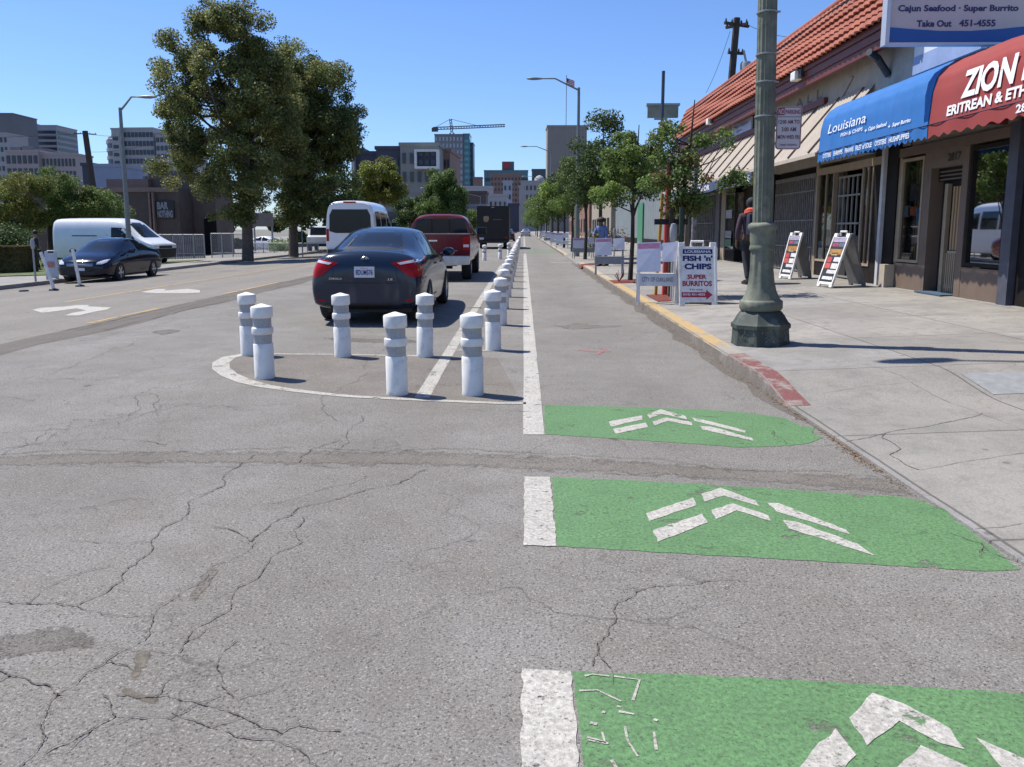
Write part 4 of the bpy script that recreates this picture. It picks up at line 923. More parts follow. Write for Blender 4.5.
def person(label, loc, rz, h=1.75, top=None, legs=None, stride=.18, armL=None, armR=None, pack=None, hood=None, shoes=None, hair=HAIR, skin=SKIN, cap=None, hairr=.105, lean=0):
    t = thing('person', label, 'person', loc, rz); k = h/1.75
    t.scale = (k, k, k)
    hz = .93; P0 = [((0, 0, hz), (.15, .11)), ((0, lean*.3, 1.12), (.13, .095)), ((0, lean*.7, 1.33), (.16, .11)), ((0, lean, 1.46), (.075, .075)), ((0, lean+.01, 1.52), .052), ((0, lean+.02, 1.60), (.072, .085)), ((0, lean+.025, 1.68), (.074, .09)), ((0, lean+.02, 1.735), (.05, .06))]
    E = [(i, i+1) for i in range(7)]
    def add(pts, start):
        last = start
        for p in pts: P0.append(p); E.append((last, len(P0)-1)); last = len(P0)-1
        return last
    aL = armL or [(-.2, lean, 1.40), (-.27, lean-.02, 1.12), (-.26, lean+.06, .88)]; aR = armR or [(.2, lean, 1.40), (.27, lean-.02, 1.12), (.26, lean+.06, .88)]
    arms = []
    for a in (aL, aR):
        w = add([(a[0], .055), (a[1], .042), (a[2], .03)], 2); d = (Vector(a[2])-Vector(a[1])).normalized(); arms.append((a, d))
        palm = Vector(a[2])+d*.06; pw = add([(tuple(palm), (.035, .018))], w)
        sx = Vector((0, 1, 0)) if abs(d.y) < .8 else Vector((1, 0, 0))
        for q, (off, ln) in enumerate([(-.027, .065), (-.009, .075), (.009, .07), (.027, .055)]):
            b0 = palm+sx*off+d*.03; b1 = b0+d*ln*.55; b2 = b1+d*ln*.35+Vector((-a[2][0]*.12, 0, 0)); add([(tuple(b0), .0095), (tuple(b1), .0085), (tuple(b2), .007)], pw)
        th = palm+sx*.035-d*.02; add([(tuple(th), .011), (tuple(th+d*.035+sx*.02), .009)], pw)
    feet = []
    for s in (-1, 1):
        fy = stride*s; add([((s*.095, 0, .86), .088), ((s*.10, fy*.5+.02, .48), .058), ((s*.10, fy-.03, .09), .038), ((s*.105, fy+.05, .035), (.035, .028)), ((s*.11, fy+.16, .025), (.032, .02))], 0); feet.append((s, fy))
    skinmesh('body', P0, E, skin, t)
    # face
    m = MB(); 
    for s in (-1, 1): m.lathe([(.001, -.01), (.012, 0), (.001, .01)], 8, T=Matrix.Translation((s*.03, lean+.105, 1.655)) @ Matrix.Rotation(pi/2, 4, 'X'))
    m.build('eyes', HAIR, t)
    m = MB(); m.prism([(-.012, 1.60), (.012, 1.60), (0, 1.65)], lean+.09, lean+.125); m.box((-.022, lean+.095, 1.565), (.022, lean+.106, 1.573)); m.build('nose_and_mouth', skin, t, bevel=.002)
    m = MB()
    m.lathe([(.001, .115), (hairr*.6, .09), (hairr*.95, .04), (hairr, -.01), (hairr*.9, -.06), (hairr*.5, -.08)], 20, T=Matrix.Translation((0, lean-.005, 1.675)), rf=lambda r, z, a: r*(1+.05*sin(a*7+z*60))); m.build('hair' if not cap else 'cap', cap or hair, t, smooth=True)
    # jacket
    J = [((0, 0, .88), (.165, .125)), ((0, lean*.3, 1.12), (.155, .115)), ((0, lean*.7, 1.34), (.19, .135)), ((0, lean, 1.475), (.10, .095))]; JE = [(0, 1), (1, 2), (2, 3)]
    for a in (aL, aR):
        n0 = len(J); e = Vector(a[1]).lerp(Vector(a[2]), .88); J += [(a[0], .07), (a[1], .054), (tuple(e), .044)]; JE += [(2, n0), (n0, n0+1), (n0+1, n0+2)]
    skinmesh('jacket', J, JE, top, t)
    Lg = [((0, 0, .94), (.155, .12))]; LE = []
    for s, fy in feet:
        n0 = len(Lg); Lg += [((s*.095, 0, .83), .10), ((s*.10, fy*.5+.02, .48), .072), ((s*.10, fy-.03, .10), .056)]; LE += [(0, n0), (n0, n0+1), (n0+1, n0+2)]
    skinmesh('trousers', Lg, LE, legs, t)
    for s, fy in feet:
        m = MB(); m.prism([(fy-.10, 0), (fy-.10, .07), (fy-.04, .10), (fy+.04, .09), (fy+.19, .045), (fy+.2, 0)], s*.105-.05, s*.105+.05, 'x'); m.build('shoe', shoes or BLACKP, t, bevel=.015, smooth=True)
    if pack:
        m = MB(); m.box((-.155, lean-.32, 1.0), (.155, lean-.13, 1.45)); pk = m.build('backpack', pack[0], t, bevel=.05, smooth=True); m = MB(); m.box((-.13, lean-.37, 1.02), (.13, lean-.315, 1.2)); m.build('pocket', pack[1], pk, bevel=.02)
        for s in (-1, 1): m = MB(); m.tube([(s*.1, lean-.14, 1.43), (s*.12, lean, 1.50), (s*.12, lean+.13, 1.38), (s*.13, lean+.1, 1.1), (s*.12, lean-.12, 1.03)], .018, 6); m.build('strap', pack[0], pk)
    if hood: m = MB(); m.lathe([(.10, -.05), (.15, -.02), (.145, .05), (.09, .09)], 20, T=Matrix.Translation((0, lean-.03, 1.47)) @ Matrix.Rotation(-.2, 4, 'X')); m.build('hood', hood, t, smooth=True)
    return t
OR = M('orange_fabric', (.55, .09, .05), .8, .15, 20, .3); BK = M('black_fabric', (.022, .022, .028), .85, .2, 20, .3); MRN = M('dark_plum_fabric', (.06, .035, .05), .85, .2, 20, .3)
p = GG(748, 283.5)
person('person in black cap and orange hood with backpack, behind the green lamp post', (p.x, p.y, gz(p.x, p.y)), .1, 1.80, MRN, BK, .2, pack=(M('navy_backpack', (.015, .02, .045), .8, .2, 20), M('red_pocket', (.3, .02, .03), .8)), hood=OR, cap=M('black_cap', (.015, .018, .025), .8), skin=SKIN_D)
p = GG(603, 266)
person('person with bushy black hair and a blue shirt stooping behind the second barricade', (p.x, p.y, gz(p.x, p.y)), 2.4, 1.62, M('blue_shirt', (.10, .16, .32), .85, .15, 20), M('dark_trousers', (.03, .035, .05), .85), .05, lean=.16, hairr=.165, skin=SKIN_D,
       armR=[(.2,.1,1.40),(.27,.22,1.18),(.16,.40,1.12)])
p = P(38, 270, 36)
person('person in dark clothes standing on the lawn between the dark bush and the van', (p.x, 36, gz(p.x, 36)), 2.2, 1.78, BK, BK, .03)
# ================================================================== RIGHT SIDE
XW = 7.0; XF = 5.86
STUC = M('cream_stucco', (.36, .33, .28), .9, .1, 3, .5, dirt=(.22, .19, .15, .4)); BROWN = M('brown_painted_panel', (.155, .11, .082), .6, .1, 3, .1); TAN = M('tan_painted_wood', (.32, .25, .17), .6, .12, 4)
FASC = M('maroon_fascia_paint', (.14, .032, .02), .5, .15, 3, .1, dirt=(.12, .06, .05, .4)); DARKM = M('dark_metal_frame', (.03, .028, .028), .45, .15, 8); DKWOOD = M('black_brown_wood', (.014, .011, .010), .7, .3, 8, spec=.2)
GLS = None
def glassmat():
    m, n, b = nt('shop_glass'); b.inputs['Base Color'].default_value = (.02, .022, .022, 1); b.inputs['Roughness'].default_value = .03; b.inputs['Specular IOR Level'].default_value = .8
    tr = N(n, 'ShaderNodeBsdfTransparent'); tr.inputs[0].default_value = (.75, .78, .76, 1); mx = N(n, 'ShaderNodeMixShader'); fr = N(n, 'ShaderNodeFresnel'); fr.inputs[0].default_value = 1.5
    gl = N(n, 'ShaderNodeBsdfGlossy'); gl.inputs['Roughness'].default_value = .02
    n.links.new(mth(n, 'ADD', fr.outputs[0], .05, clamp=True), mx.inputs[0]); n.links.new(tr.outputs[0], mx.inputs[1]); n.links.new(gl.outputs[0], mx.inputs[2])
    out = [x for x in n.nodes if x.type == 'OUTPUT_MATERIAL'][0]; n.links.new(mx.outputs[0], out.inputs[0]); return m
GLS = glassmat()
def Yat(px, X=XW, py=None):
    if py is None: py = 229 if X == XW else (130 if px > 815 else 170)
    return S(px, py, X).y
def Zat(px, py, X=XW): return S(px, py, X).z
ZF = .30  # floor level along the facade
def stripes(name, ca, cb_, sc=18):
    m, n, b = nt(name); co = coords(n); w = N(n, 'ShaderNodeTexWave', bands_direction='Y'); w.inputs['Scale'].default_value = sc/6.28; w.inputs['Distortion'].default_value = 1.2; w.inputs['Detail'].default_value = 2
    n.links.new(co, w.inputs[0]); n.links.new(mixc(n, w.outputs[1], ca, cb_), b.inputs['Base Color']); b.inputs['Roughness'].default_value = .9; return m
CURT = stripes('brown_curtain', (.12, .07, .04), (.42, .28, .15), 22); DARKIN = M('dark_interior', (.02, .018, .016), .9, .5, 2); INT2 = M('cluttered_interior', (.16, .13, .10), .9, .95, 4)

# ---- tile-roofed shop building
yA, yB = 14.95, 36.0
t = thing('shop_building', 'long single-storey shop building with a red clay tile roof along the sidewalk', 'building', (XW+3, 25, ZF))
w = MB(); w.box((XW+.9, yA, 0), (14, yB, 5.2)); w.box((XW, yA, 2.9), (XW+.9, yB, 5.2)); w.build('wall', STUC, t, world=True)
# roof: barrel tiles in courses
XE, ZE, XR, ZR = 6.5, 5.12, 7.12, 6.42
m = MB(); nc = 7; pitch = .26; NY = int((yB-yA)/pitch*8); slope = Vector((XR-XE, 0, ZR-ZE)); nr = Vector((-(ZR-ZE), 0, XR-XE)).normalized()
for c in range(nc):
    a0 = c/nc; a1 = (c+1.12)/nc
    def fn(u, v, c=c, a0=a0, a1=a1):
        y = yA-.35+u*(yB-yA+.35); ph = ((y/pitch+c*.0) % 1); hgt = .05*abs(sin(pi*ph))**.8+.012*sin(int(y/pitch)*12.9+c*4.1)
        a = a0+(a1-a0)*v; lift = .055*(1-v)+.012; q = Vector((XE, y, ZE))+slope*a+nr*(hgt+lift); return tuple(q)
    m.grid(fn, NY, 2)
    m.grid(lambda u, v, fn=fn, a0=a0: tuple(Vector(fn(u, 0))-nr*(.05*v*1.0)), NY, 1)
def tilemat():
    mm, n, b = nt('clay_roof_tile'); co = coords(n); sp = N(n, 'ShaderNodeSeparateXYZ'); n.links.new(co, sp.inputs[0])
    fy = mth(n, 'FLOOR', mth(n, 'DIVIDE', mth(n, 'ADD', sp.outputs[1], 25.0), pitch)); fz = mth(n, 'FLOOR', mth(n, 'MULTIPLY', mth(n, 'ADD', sp.outputs[2], ZF-ZE-.02), nc/(ZR-ZE)))
    cb = N(n, 'ShaderNodeCombineXYZ'); n.links.new(fy, cb.inputs[0]); n.links.new(fz, cb.inputs[1]); wn = N(n, 'ShaderNodeTexWhiteNoise', noise_dimensions='3D'); n.links.new(cb.outputs[0], wn.inputs[0])
    c = mixc(n, wn.outputs[0], (.25, .058, .03), (.34, .095, .05)); c = mixc(n, ramp(n, noise(n, co, 3, 7, .7), [(.45, 0), (.75, .6)]), c, (.20, .075, .05))
    c = mixc(n, ramp(n, noise(n, co, 9, 6, .75), [(.66, 0), (.72, .5)]), c, (.45, .33, .27))
    n.links.new(c, b.inputs['Base Color']); b.inputs['Roughness'].default_value = .8; bumpn(n, b, noise(n, co, 40, 4), .3, .01); return mm
TILE = tilemat()
rf = m.build('roof', TILE, t, world=True, smooth=True)
m = MB(); m.box((XE+.45, yA-.1, ZE+.1), (XR+.5, yB, ZR-.12)); m.build('roof_core', DKWOOD, t, world=True)
m = MB(); m.tube([(XR+.0, yA-.36, ZR+.03), (XR+.0, yB, ZR+.03)], .09, 10); m.build('ridge_cap', TILE, t, world=True, smooth=True)
m = MB(); m.box((XE+.03, yA-.33, ZE-.08), (XE+.07, yB, ZE+.05)); m.box((XE+.07, yA-.33, 4.88), (XE+.12, yB, ZE-.09)); m.box((XE+.12, yA-.3, 4.88), (XW-.003, yB, 4.92)); m.box((XE+.1, yA-.33, 4.72), (XE+.22, yB, 4.876)); m.box((XE+.02, yA-.38, 4.88), (XW+.6, yA-.335, ZE+.02))
m.build('fascia', FASC, t, world=True)
m = MB(); m.box((XW-.1, Yat(818)-.2, 4.25), (XW-.004, yB, 4.40)); m.build('trim_board', FASC, t, world=True)
# gable end of the roof
m = MB(); m.add([(XE+.03, yA-.34, ZE), (XR, yA-.34, ZR), (XR+.5, yA-.34, ZR), (XR+.5, yA-.34, ZE)], [(0, 1, 2, 3)]); m.build('roof_end', FASC, t, world=True)
# floodlights
for px, py in ((792, 78), (708, 122)):
    y = Yat(px, 6.5); z = Zat(px, py, 6.5); lt = thing('floodlight', 'x', 'lamp', (6.5, y, z)); 
    tag(lt, 'boxy white floodlight under the eave right beside the lamp post' if px == 792 else 'small boxy floodlight under the far end of the tile roof', group='floodlights under the tile roof')
    q = MB(); q.box((-.10, -.16, -.12), (.10, .16, .08)); q.build('housing', WPL, lt, bevel=.02); q = MB(); q.box((-.02, -.36, -.1), (.1, -.17, .09)); q.tube([(.02, 0, .08), (.12, 0, .25)], .025, 6); q.build('bracket', DARKM, lt)
# conduit
m = MB(); m.tube([(XW-.03, Yat(830), 4.05), (XW-.03, Yat(845), 4.6)], .02, 6); m.build('conduit', M('grey_conduit', (.3, .3, .3), .5), t, world=True)

def panel(name, px0, px1, z0, z1, x0, x1, mat, parent, bevel=0, label=None):
    m = MB(); m.box((x0, Yat(px0), z0), (x1, Yat(px1), z1)); o = m.build(name, mat, parent, world=True, bevel=bevel)
    if label: o['label'] = label
    return o
def window(px0, px1, z0, z1, parent, frame=DARKM, back=DARKIN, fw=.05, bars=0, x=XW, depth=.22, hb=None):
    y0, y1 = sorted((Yat(px0), Yat(px1)))
    m = MB(); m.box((x-.04, y0, z0), (x+.06, y0+fw, z1)); m.box((x-.04, y1-fw, z0), (x+.06, y1, z1)); m.box((x-.04, y0+fw, z0), (x+.06, y1-fw, z0+fw)); m.box((x-.04, y0+fw, z1-fw), (x+.06, y1-fw, z1))
    for i in range(bars): yy_ = y0+(y1-y0)*(i+1)/(bars+1); m.box((x-.03, yy_-.015, z0+fw), (x+.03, yy_+.015, z1-fw))
    if hb: 
        for zz in hb: m.box((x-.032, y0+fw, zz-.015), (x+.028, y1-fw, zz+.015))
    fr = m.build('window', frame, parent, world=True); fr['_'] = 1; del fr['_']
    def sub(name, mm, mat): 
        o = mm.build(name, mat, parent, world=True); o.parent = fr; return o
    g = MB(); g.add([(x, y0+fw, z0+fw), (x, y0+fw, z1-fw), (x, y1-fw, z1-fw), (x, y1-fw, z0+fw)], [(0, 1, 2, 3)]); sub('pane', g, GLS)
    g = MB(); g.box((x+depth, y0, z0), (x+depth+.03, y1, z1)); sub('curtain' if back is CURT else 'interior', g, back)
    return fr
# shop 1 under the blue awning: px 818..885
yl, yr = Yat(816), Yat(888)
panel('doorpost', 883.5, 886, ZF, 2.95, XW-.12, XW-.04, M('white_enamel', (.55, .56, .58), .4, .1, 6), t)
panel('pillar', 886.5, 897, ZF, 2.95, XW-.06, XW+.3, DKWOOD, t); panel('pillar', 872, 883, ZF, 2.95, XW-.02, XW+.3, DKWOOD, t)
window(817, 833, ZF+.35, 2.75, t, TAN, INT2, .05, 1); window(861, 872, ZF+.35, 2.75, t, TAN, INT2, .05, 1)
panel('bulkhead', 817, 833, ZF-.1, ZF+.35, XW-.02, XW+.1, DKWOOD, t); panel('bulkhead', 861, 872, ZF-.1, ZF+.35, XW-.02, XW+.1, DKWOOD, t)
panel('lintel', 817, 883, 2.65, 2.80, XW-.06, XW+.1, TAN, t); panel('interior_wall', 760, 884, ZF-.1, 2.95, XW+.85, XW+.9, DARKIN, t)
d_ = MB(); y0, y1 = Yat(858), Yat(836)
for yy_ in np.linspace(y0, y1, 6): d_.box((XW+.02, yy_-.018, ZF), (XW+.05, yy_+.018, 2.55))
for zz in (ZF+.05, 1.0, 1.5, 2.1, 2.5): d_.box((XW+.0, y0, zz), (XW+.018, y1, zz+.04))
d_.build('security_door', M('grey_steel_door', (.22, .22, .21), .4, .1, 6), t, world=True)
for px, z, c in ((822, 1.75, (.3,.03,.03)), (826, 1.7, (.4,.3,.05)), (866, 1.85, (.45,.30,.05)), (864, 1.9, (.3,.04,.06)), (820, .9, (.35,.34,.33)), (824, 1.3, (.03,.16,.13)), (864, 1.3, (.03,.16,.13)), (869, .95, (.3,.12,.08))):
    panel('window_poster', px-2.2, px+2.2, z-.22, z+.22, XW+.03, XW+.036, M('poster_%d' % (px*10), c, .7, .5, 9), t)
bb_ = MB(); bb_.lathe([(.001, -.05), (.03, -.04), (.045, 0), (.03, .035), (.015, .06), (.001, .07)], 14, T=Matrix.Translation((XW+.3, Yat(854)+.2, 2.45))); lb = bb_.build('light_bulb', M('lit_bulb', (1, .62, .2), .5, 0, emit=3), t, world=True, smooth=True)
# gates under the tan awning
def gate(px0, px1, parent, n=26):
    y0, y1 = sorted((Yat(px0), Yat(px1))); m = MB()
    for i in range(n+1): yy_ = y0+(y1-y0)*i/n; m.box((XW-.05, yy_-.02, ZF-.02), (XW-.02+.03*(i % 2), yy_+.02, 2.62))
    for zz in (ZF+.05, .95, 1.6, 2.3): m.box((XW-.062, y0, zz), (XW-.052, y1, zz+.03))
    m.box((XW-.06, y0-.03, 2.62), (XW+.05, y1+.03, 2.72)); m.build('folding_gate', M('gate_bar_grey', (.17, .16, .15), .5, .3, 8), parent, world=True)
gate(776, 815, t, 22); panel('shutter', 773, 816, ZF-.1, 2.9, XW+.12, XW+.16, DKWOOD, t); gate(692, 714, t, 14); panel('shutter', 690, 716, ZF-.1, 2.9, XW+.12, XW+.16, M('grey_shutter', (.09, .08, .075), .6, .4, 3), t)
panel('pillar', 716, 719.5, ZF-.1, 2.9, XW-.03, XW+.3, M('grey_pillar', (.12, .11, .11), .7, .2), t); panel('pillar', 721.5, 725.5, ZF-.1, 2.9, XW-.03, XW+.3, TAN, t); panel('pillar', 768, 773, ZF-.1, 2.9, XW-.03, XW+.3, DKWOOD, t); panel('pillar', 686, 691, ZF-.1, 2.9, XW-.03, XW+.3, DKWOOD, t); panel('pillar', 815, 817.5, ZF-.1, 2.95, XW-.04, XW+.3, TAN, t)
window(726, 735, ZF+.4, 2.6, t, DARKM, INT2, .04); window(752, 768, ZF+.4, 2.6, t, DARKM, INT2, .04); panel('bulkhead', 726, 735, ZF-.1, ZF+.4, XW-.01, XW+.2, DKWOOD, t); panel('bulkhead', 752, 768, ZF-.1, ZF+.4, XW-.01, XW+.2, DKWOOD, t)
for px, z, c in ((730, 1.9, (.35,.35,.36)), (730, 1.2, (.3,.3,.3)), (730, .95, (.12,.2,.12)), (759, 1.5, (.3,.28,.25))): panel('window_poster', px-3, px+3, z-.14, z+.14, XW-.06, XW-.055, M('notice_%d_%d' % (px, int(z*100)), c, .7, .5, 14), t)
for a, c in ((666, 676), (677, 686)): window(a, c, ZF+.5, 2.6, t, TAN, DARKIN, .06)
panel('bulkhead', 664, 686, ZF-.1, ZF+.5, XW-.01, XW+.3, STUC, t)

# ---- brown restaurant building
yC = 14.88
t2 = thing('restaurant_building', 'brown panelled shopfront building with a recessed door at the right edge', 'building', (XW+3, 10, ZF))
w = MB(); w.box((XW+1.2, 3, 0), (14, yC, 4.06)); w.box((XW+.002, 3, 2.85), (XW+1.2, yC, 4.06)); w.box((XW+.004, 13.0, 4.062), (14, yC-.002, 5.3)); w.build('wall', M('beige_upper_wall', (.33, .28, .2), .85, .1, 2), t2, world=True)
def zat(px, py): return Zat(px, py)
yd0, yd1 = Yat(928), Yat(963)   # door opening
zw1 = 2.62
# framing panels: left pier, around left window (898..921), pier 922..928, door, pier 963..970, right window 970..1008
panel('wall_panel', 897, 926.5, ZF-.12, .78, XW-.03, XW+.12, BROWN, t2); panel('wall_panel', 922, 926.5, .782, 2.7, XW-.03, XW+.12, BROWN, t2); panel('wall_panel', 897, 899.5, .782, 2.7, XW-.03, XW+.12, TAN, t2)
panel('wall_panel', 966, 1009, ZF-.12, .80, XW-.03, XW+.12, BROWN, t2); panel('wall_panel', 960, 966, ZF-.12, 2.7, XW-.035, XW+.12, BROWN, t2)
panel('wall_panel', 926.6, 960, 2.42, 2.72, XW-.036, XW+.12, BROWN, t2); panel('lintel', 897, 1030, 2.703, 2.86, XW-.05, XW+.12, BROWN, t2) 
panel('planter_box', 893.5, 899, ZF-.1, .74, XW-.22, XW-.035, M('pale_stone', (.42, .36, .28), .8, .15, 4), t2)
panel('pillar', 1009, 1019, ZF-.15, 2.9, XW-.10, XW+.2, M('dark_blue_grey_post', (.07, .075, .10), .5, .2, 5), t2); panel('pillar', 1019.5, 1060, ZF-.15, 2.9, XW+.0, XW+.2, DKWOOD, t2)
window(900, 921.8, .80, 2.66, t2, TAN, CURT, .05); window(968, 1008, .82, 2.66, t2, DKWOOD, INT2, .06, depth=.7)
for px, a, c, z, h, col in ((905, 2.6, 2.6, 1.72, .2, (.2,.22,.25)), (910, 4, 4, 1.72, .16, (.5,.12,.04)), (917, 3, 3, 1.65, .24, (.12,.2,.4)), (918, 1.8, 1.8, 1.35, .4, (.4,.42,.45)), (911, 4.5, 4, 2.05, .3, (.06,.04,.05)),
    (984, 2.6, 3, 1.72, .42, (.62,.55,.12)), (980, 4, 4, 1.35, .3, (.22,.22,.18)), (978, 3.6, 3.6, .98, .5, (.50,.48,.18))):
    panel('window_poster', px-a, px+c, z-h/2, z+h/2, XW+.018, XW+.024, M('paper_%d' % px, col, .7, .35, 14), t2)
# recessed door
panel('door_jamb', 926.6, 929, ZF-.1, 2.42, XW-.03, XW+.2, BROWN, t2); panel('door_transom', 929.2, 960, 2.2, 2.415, XW+.1, XW+.16, DKWOOD, t2)
dr = panel('door', 934, 958, ZF-.1, 2.195, XW+.17, XW+.2, DKWOOD, t2)
for q in range(3): m = MB(); m.box((XW+.085, yd1+.1, 2.215+q*.065), (XW+.099, yd0-.1, 2.235+q*.065)); m.build('vent_slat', BROWN, t2, world=True)
for i in range(9):
    yy_ = Yat(939+i*1.9); m = MB(); m.box((XW+.13, yy_-.012, ZF), (XW+.145, yy_+.02, 1.0)); m.build('door_slat', TAN, t2, world=True)
m = MB(); m.box((XW+.13, Yat(941), 1.0), (XW+.165, Yat(957), 1.04)); m.build('door_rail', TAN, t2, world=True); m = MB(); m.box((XW+.1, Yat(936), ZF), (XW+.168, Yat(939), 2.15)); m.build('door_stile', TAN, t2, world=True)
cu = MB(); cu.box((XW+.155, Yat(941), 1.05), (XW+.165, Yat(957), 2.1)); cu.build('door_curtain', CURT, t2, world=True)
panel('door_mat', 930, 958, gz(XW, 12)+.0, gz(XW, 12)+.02, XW-.2, XW+.3, M('blue_mat', (.05, .09, .14), .9), t2)
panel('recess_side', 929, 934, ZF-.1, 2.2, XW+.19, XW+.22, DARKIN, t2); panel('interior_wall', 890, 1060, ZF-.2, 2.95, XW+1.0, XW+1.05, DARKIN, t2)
def facT(X, y0, z0): return lambda u, v: (X, y0-u, z0+v)   # text on a facade facing -X
ya, yb_ = Yat(945), Yat(958); lettering('2817', facT(XW-.042, ya, 2.50), ya-yb_, .13, M('house_number_black', (.01, .01, .01), .5), t2, world=True, bold=.02)

# ---- awnings
BLUE = M('blue_awning_fabric', (.014, .125, .37), .8, .1, 2, .08, dirt=(.04, .13, .30, .35)); RED = M('red_awning_fabric', (.26, .034, .03), .8, .1, 2, .08, dirt=(.2, .05, .042, .4)); WT = M('white_print', (.78, .78, .78), .6, .05, 20)
PROF = [(XW, 4.05), (6.75, 3.99), (6.45, 3.90), (6.2, 3.80), (6.05, 3.70), (5.95, 3.56), (5.90, 3.35), (5.87, 2.9)]
def profx(z):
    for (x0, z0), (x1, z1) in zip(PROF, PROF[1:]):
        if z1 <= z <= z0: return x0+(x1-x0)*(z0-z)/(z0-z1)
    return 5.87
def awning(name, label, cat, ya, yb, mat, dz=0, ribs=7, dark=None):
    t = thing(name, label, cat, (XW, (ya+yb)/2, 3.6)); NY = 140
    def fn(u, v):
        k = v*(len(PROF)-1); i = min(int(k), len(PROF)-2); f = k-i; x = PROF[i][0]*(1-f)+PROF[i+1][0]*f; z = PROF[i][1]*(1-f)+PROF[i+1][1]*f
        y = ya+(yb-ya)*u; s = abs(sin(pi*u*ribs))**.6; a = .03*s*(1-abs(2*v-1)**3); return (x+a*.8, y, z-a*.6)
    m = MB(); m.grid(fn, NY, 28); 
    o = m.build('canopy', mat, t, world=True, smooth=True)
    m = MB(); n = 26
    def vf(u, v): 
        y = ya+(yb-ya)*u; return (5.868+.012*sin(u*60), y, 2.885-(.17+.022*cos(u*n*2*pi))*v)
    m.grid(vf, 260, 3); m.build('valance', mat, t, world=True)
    m = MB()
    for yy_ in (ya, yb): m = MB(); m.add([(x, yy_, z) for x, z in PROF]+[(XW, yy_, 2.9)], [tuple(range(len(PROF)+1))]); m.build('end_panel', mat, t, world=True)
    m = MB(); 
    for i in range(ribs+1): yy_ = ya+(yb-ya)*i/ribs*.998+.003; m.tube([(x+.03, yy_, z-.03) for x, z in PROF], .012, 6)
    m.tube([(5.89, ya, 2.89), (5.89, yb, 2.89)], .014, 6); m.build('frame', DARKM, t, world=True)
    m = MB(); m.tube([(5.862, ya, 2.893), (5.862, yb, 2.893)], .006, 5); m.build('seam', M('dark_seam', (.02, .03, .08), .8), t, world=True)
    return t
yb0 = Yat(928, 5.87); yb1 = Yat(819.5, 5.87)
ta = awning('blue_awning', 'bright blue barrel awning of the fish and chips shop with a scalloped edge', 'awning', yb0+.02, yb1, BLUE)
tr = awning('red_awning', 'red barrel awning with white lettering at the right edge of the picture', 'awning', 4.5, yb0-.02, RED, ribs=9)
def onaw(px, zb): y0 = Yat(px, 5.9); return lambda u, v: (profx(zb+v)-.012, y0-u, zb+v)
def awtext(s, px0, px1, z0, z1, par, **k):
    y0, y1 = Yat(px0, 5.9), Yat(px1, 5.9); return lettering(s, onaw(px0, z0), y0-y1, z1-z0, WT, par, world=True, **k)
def z_(px, py): return Zat(px, py, 5.9)
awtext('Louisiana', 829, 866, z_(829, 134), z_(866, 112.5)+.0, ta, shear=.12)
awtext('FISH & CHIPS', 842.5, 864, z_(842, 137), z_(842, 133.5), ta, bold=.01); awtext('♦', 866.5, 868, z_(867, 134), z_(867, 131), ta) if False else None
awtext('Cajun Seafood', 870, 888, z_(870, 132), z_(870, 127), ta, shear=.2, bold=.02); awtext('Super Burrito', 894, 912, z_(894, 128), z_(894, 123), ta, shear=.2, bold=.02)
for px in (867.5, 891): awtext('+', px-1, px+1, z_(px, 132 if px < 880 else 128), z_(px, 129 if px < 880 else 125), ta, bold=.02)
vy = lambda px: Yat(px, 5.87)
for s, a, c in (('OYSTERS', 825.5, 833.5), ('SHRIMPS', 836, 845), ('PRAWNS', 847.5, 856), ('FILET of SOLE', 858, 874), ('OYSTERS', 877, 888.5), ('HUSHPUPPIES', 891, 911)):
    lettering(s, (lambda y0: (lambda u, v: (5.845, y0-u, 2.765+v)))(vy(a)), vy(a)-vy(c), .085, WT, ta, world=True, bold=.02)
awtext('ZION M', 960, 1036, 3.13, 3.50, tr, bold=.035); awtext('ERITREAN & ETHI', 948, 1030, 2.945, 3.085, tr, bold=.035)
lettering('28', lambda u, v: (5.845, vy(1016)-u, 2.76+v), vy(1016)-vy(1027), .10, WT, tr, world=True, bold=.03)
# tan metal awning
TANA = M('tan_awning_metal', (.47, .40, .32), .6, .06, 3, .05, dirt=(.33, .27, .2, .3)); 
t3 = thing('tan_awning', 'long tan ribbed metal awning sloping out under the tile roof', 'awning', (XW, 24, 3.6))
y3a, y3b = Yat(819, 5.9)+.1, 34.5
def rb(u, v):
    y = y3a+(y3b-y3a)*u; k = (y/.16) % 1; r = .022 if k < .35 else 0; x = XW+(5.9-XW)*v; z = 4.27+(2.92-4.27)*v; return (x-r*.77, y, z+r*.64)
m = MB(); m.grid(rb, int((y3b-y3a)/.16*8), 1); m.build('sheet', TANA, t3, world=True)
DK = M('dark_rib', (.10, .075, .06), .6); m = MB()
for yy_ in np.arange(y3a+.4, y3b, 1.28): m = MB(); m.tube([(XW-.05, yy_, 4.26), (5.88, yy_, 2.955)], .03, 5); m.build('rib', DK, t3, world=True)
m = MB(); m.box((5.88, y3a, 2.86), (5.91, y3b, 2.93)); m.build('edge_trim', TANA, t3, world=True)
NVY = M('navy_valance', (.05, .075, .14), .8, .1, 4)
for a, c, s, sa, sc_ in ((691, 718.5, 'TAILOR', 697, 710), (720, 752, 'ALTERATIONS', 731, 750)):
    v = thing('shop_valance', f'navy cloth valance lettered {s} hanging below the tan awning', 'sign', (5.9, Yat((a+c)/2, 5.87), 2.7))
    m = MB(); m.box((5.86, Yat(a, 5.87), 2.56), (5.875, Yat(c, 5.87), 2.855)); m.build('cloth', NVY, v, world=True); y0 = Yat(sa, 5.855)
    lettering(s, lambda u, w_: (5.853, y0-u, 2.62+w_), y0-Yat(sc_, 5.855), .17, WT, v, world=True, bold=.02)
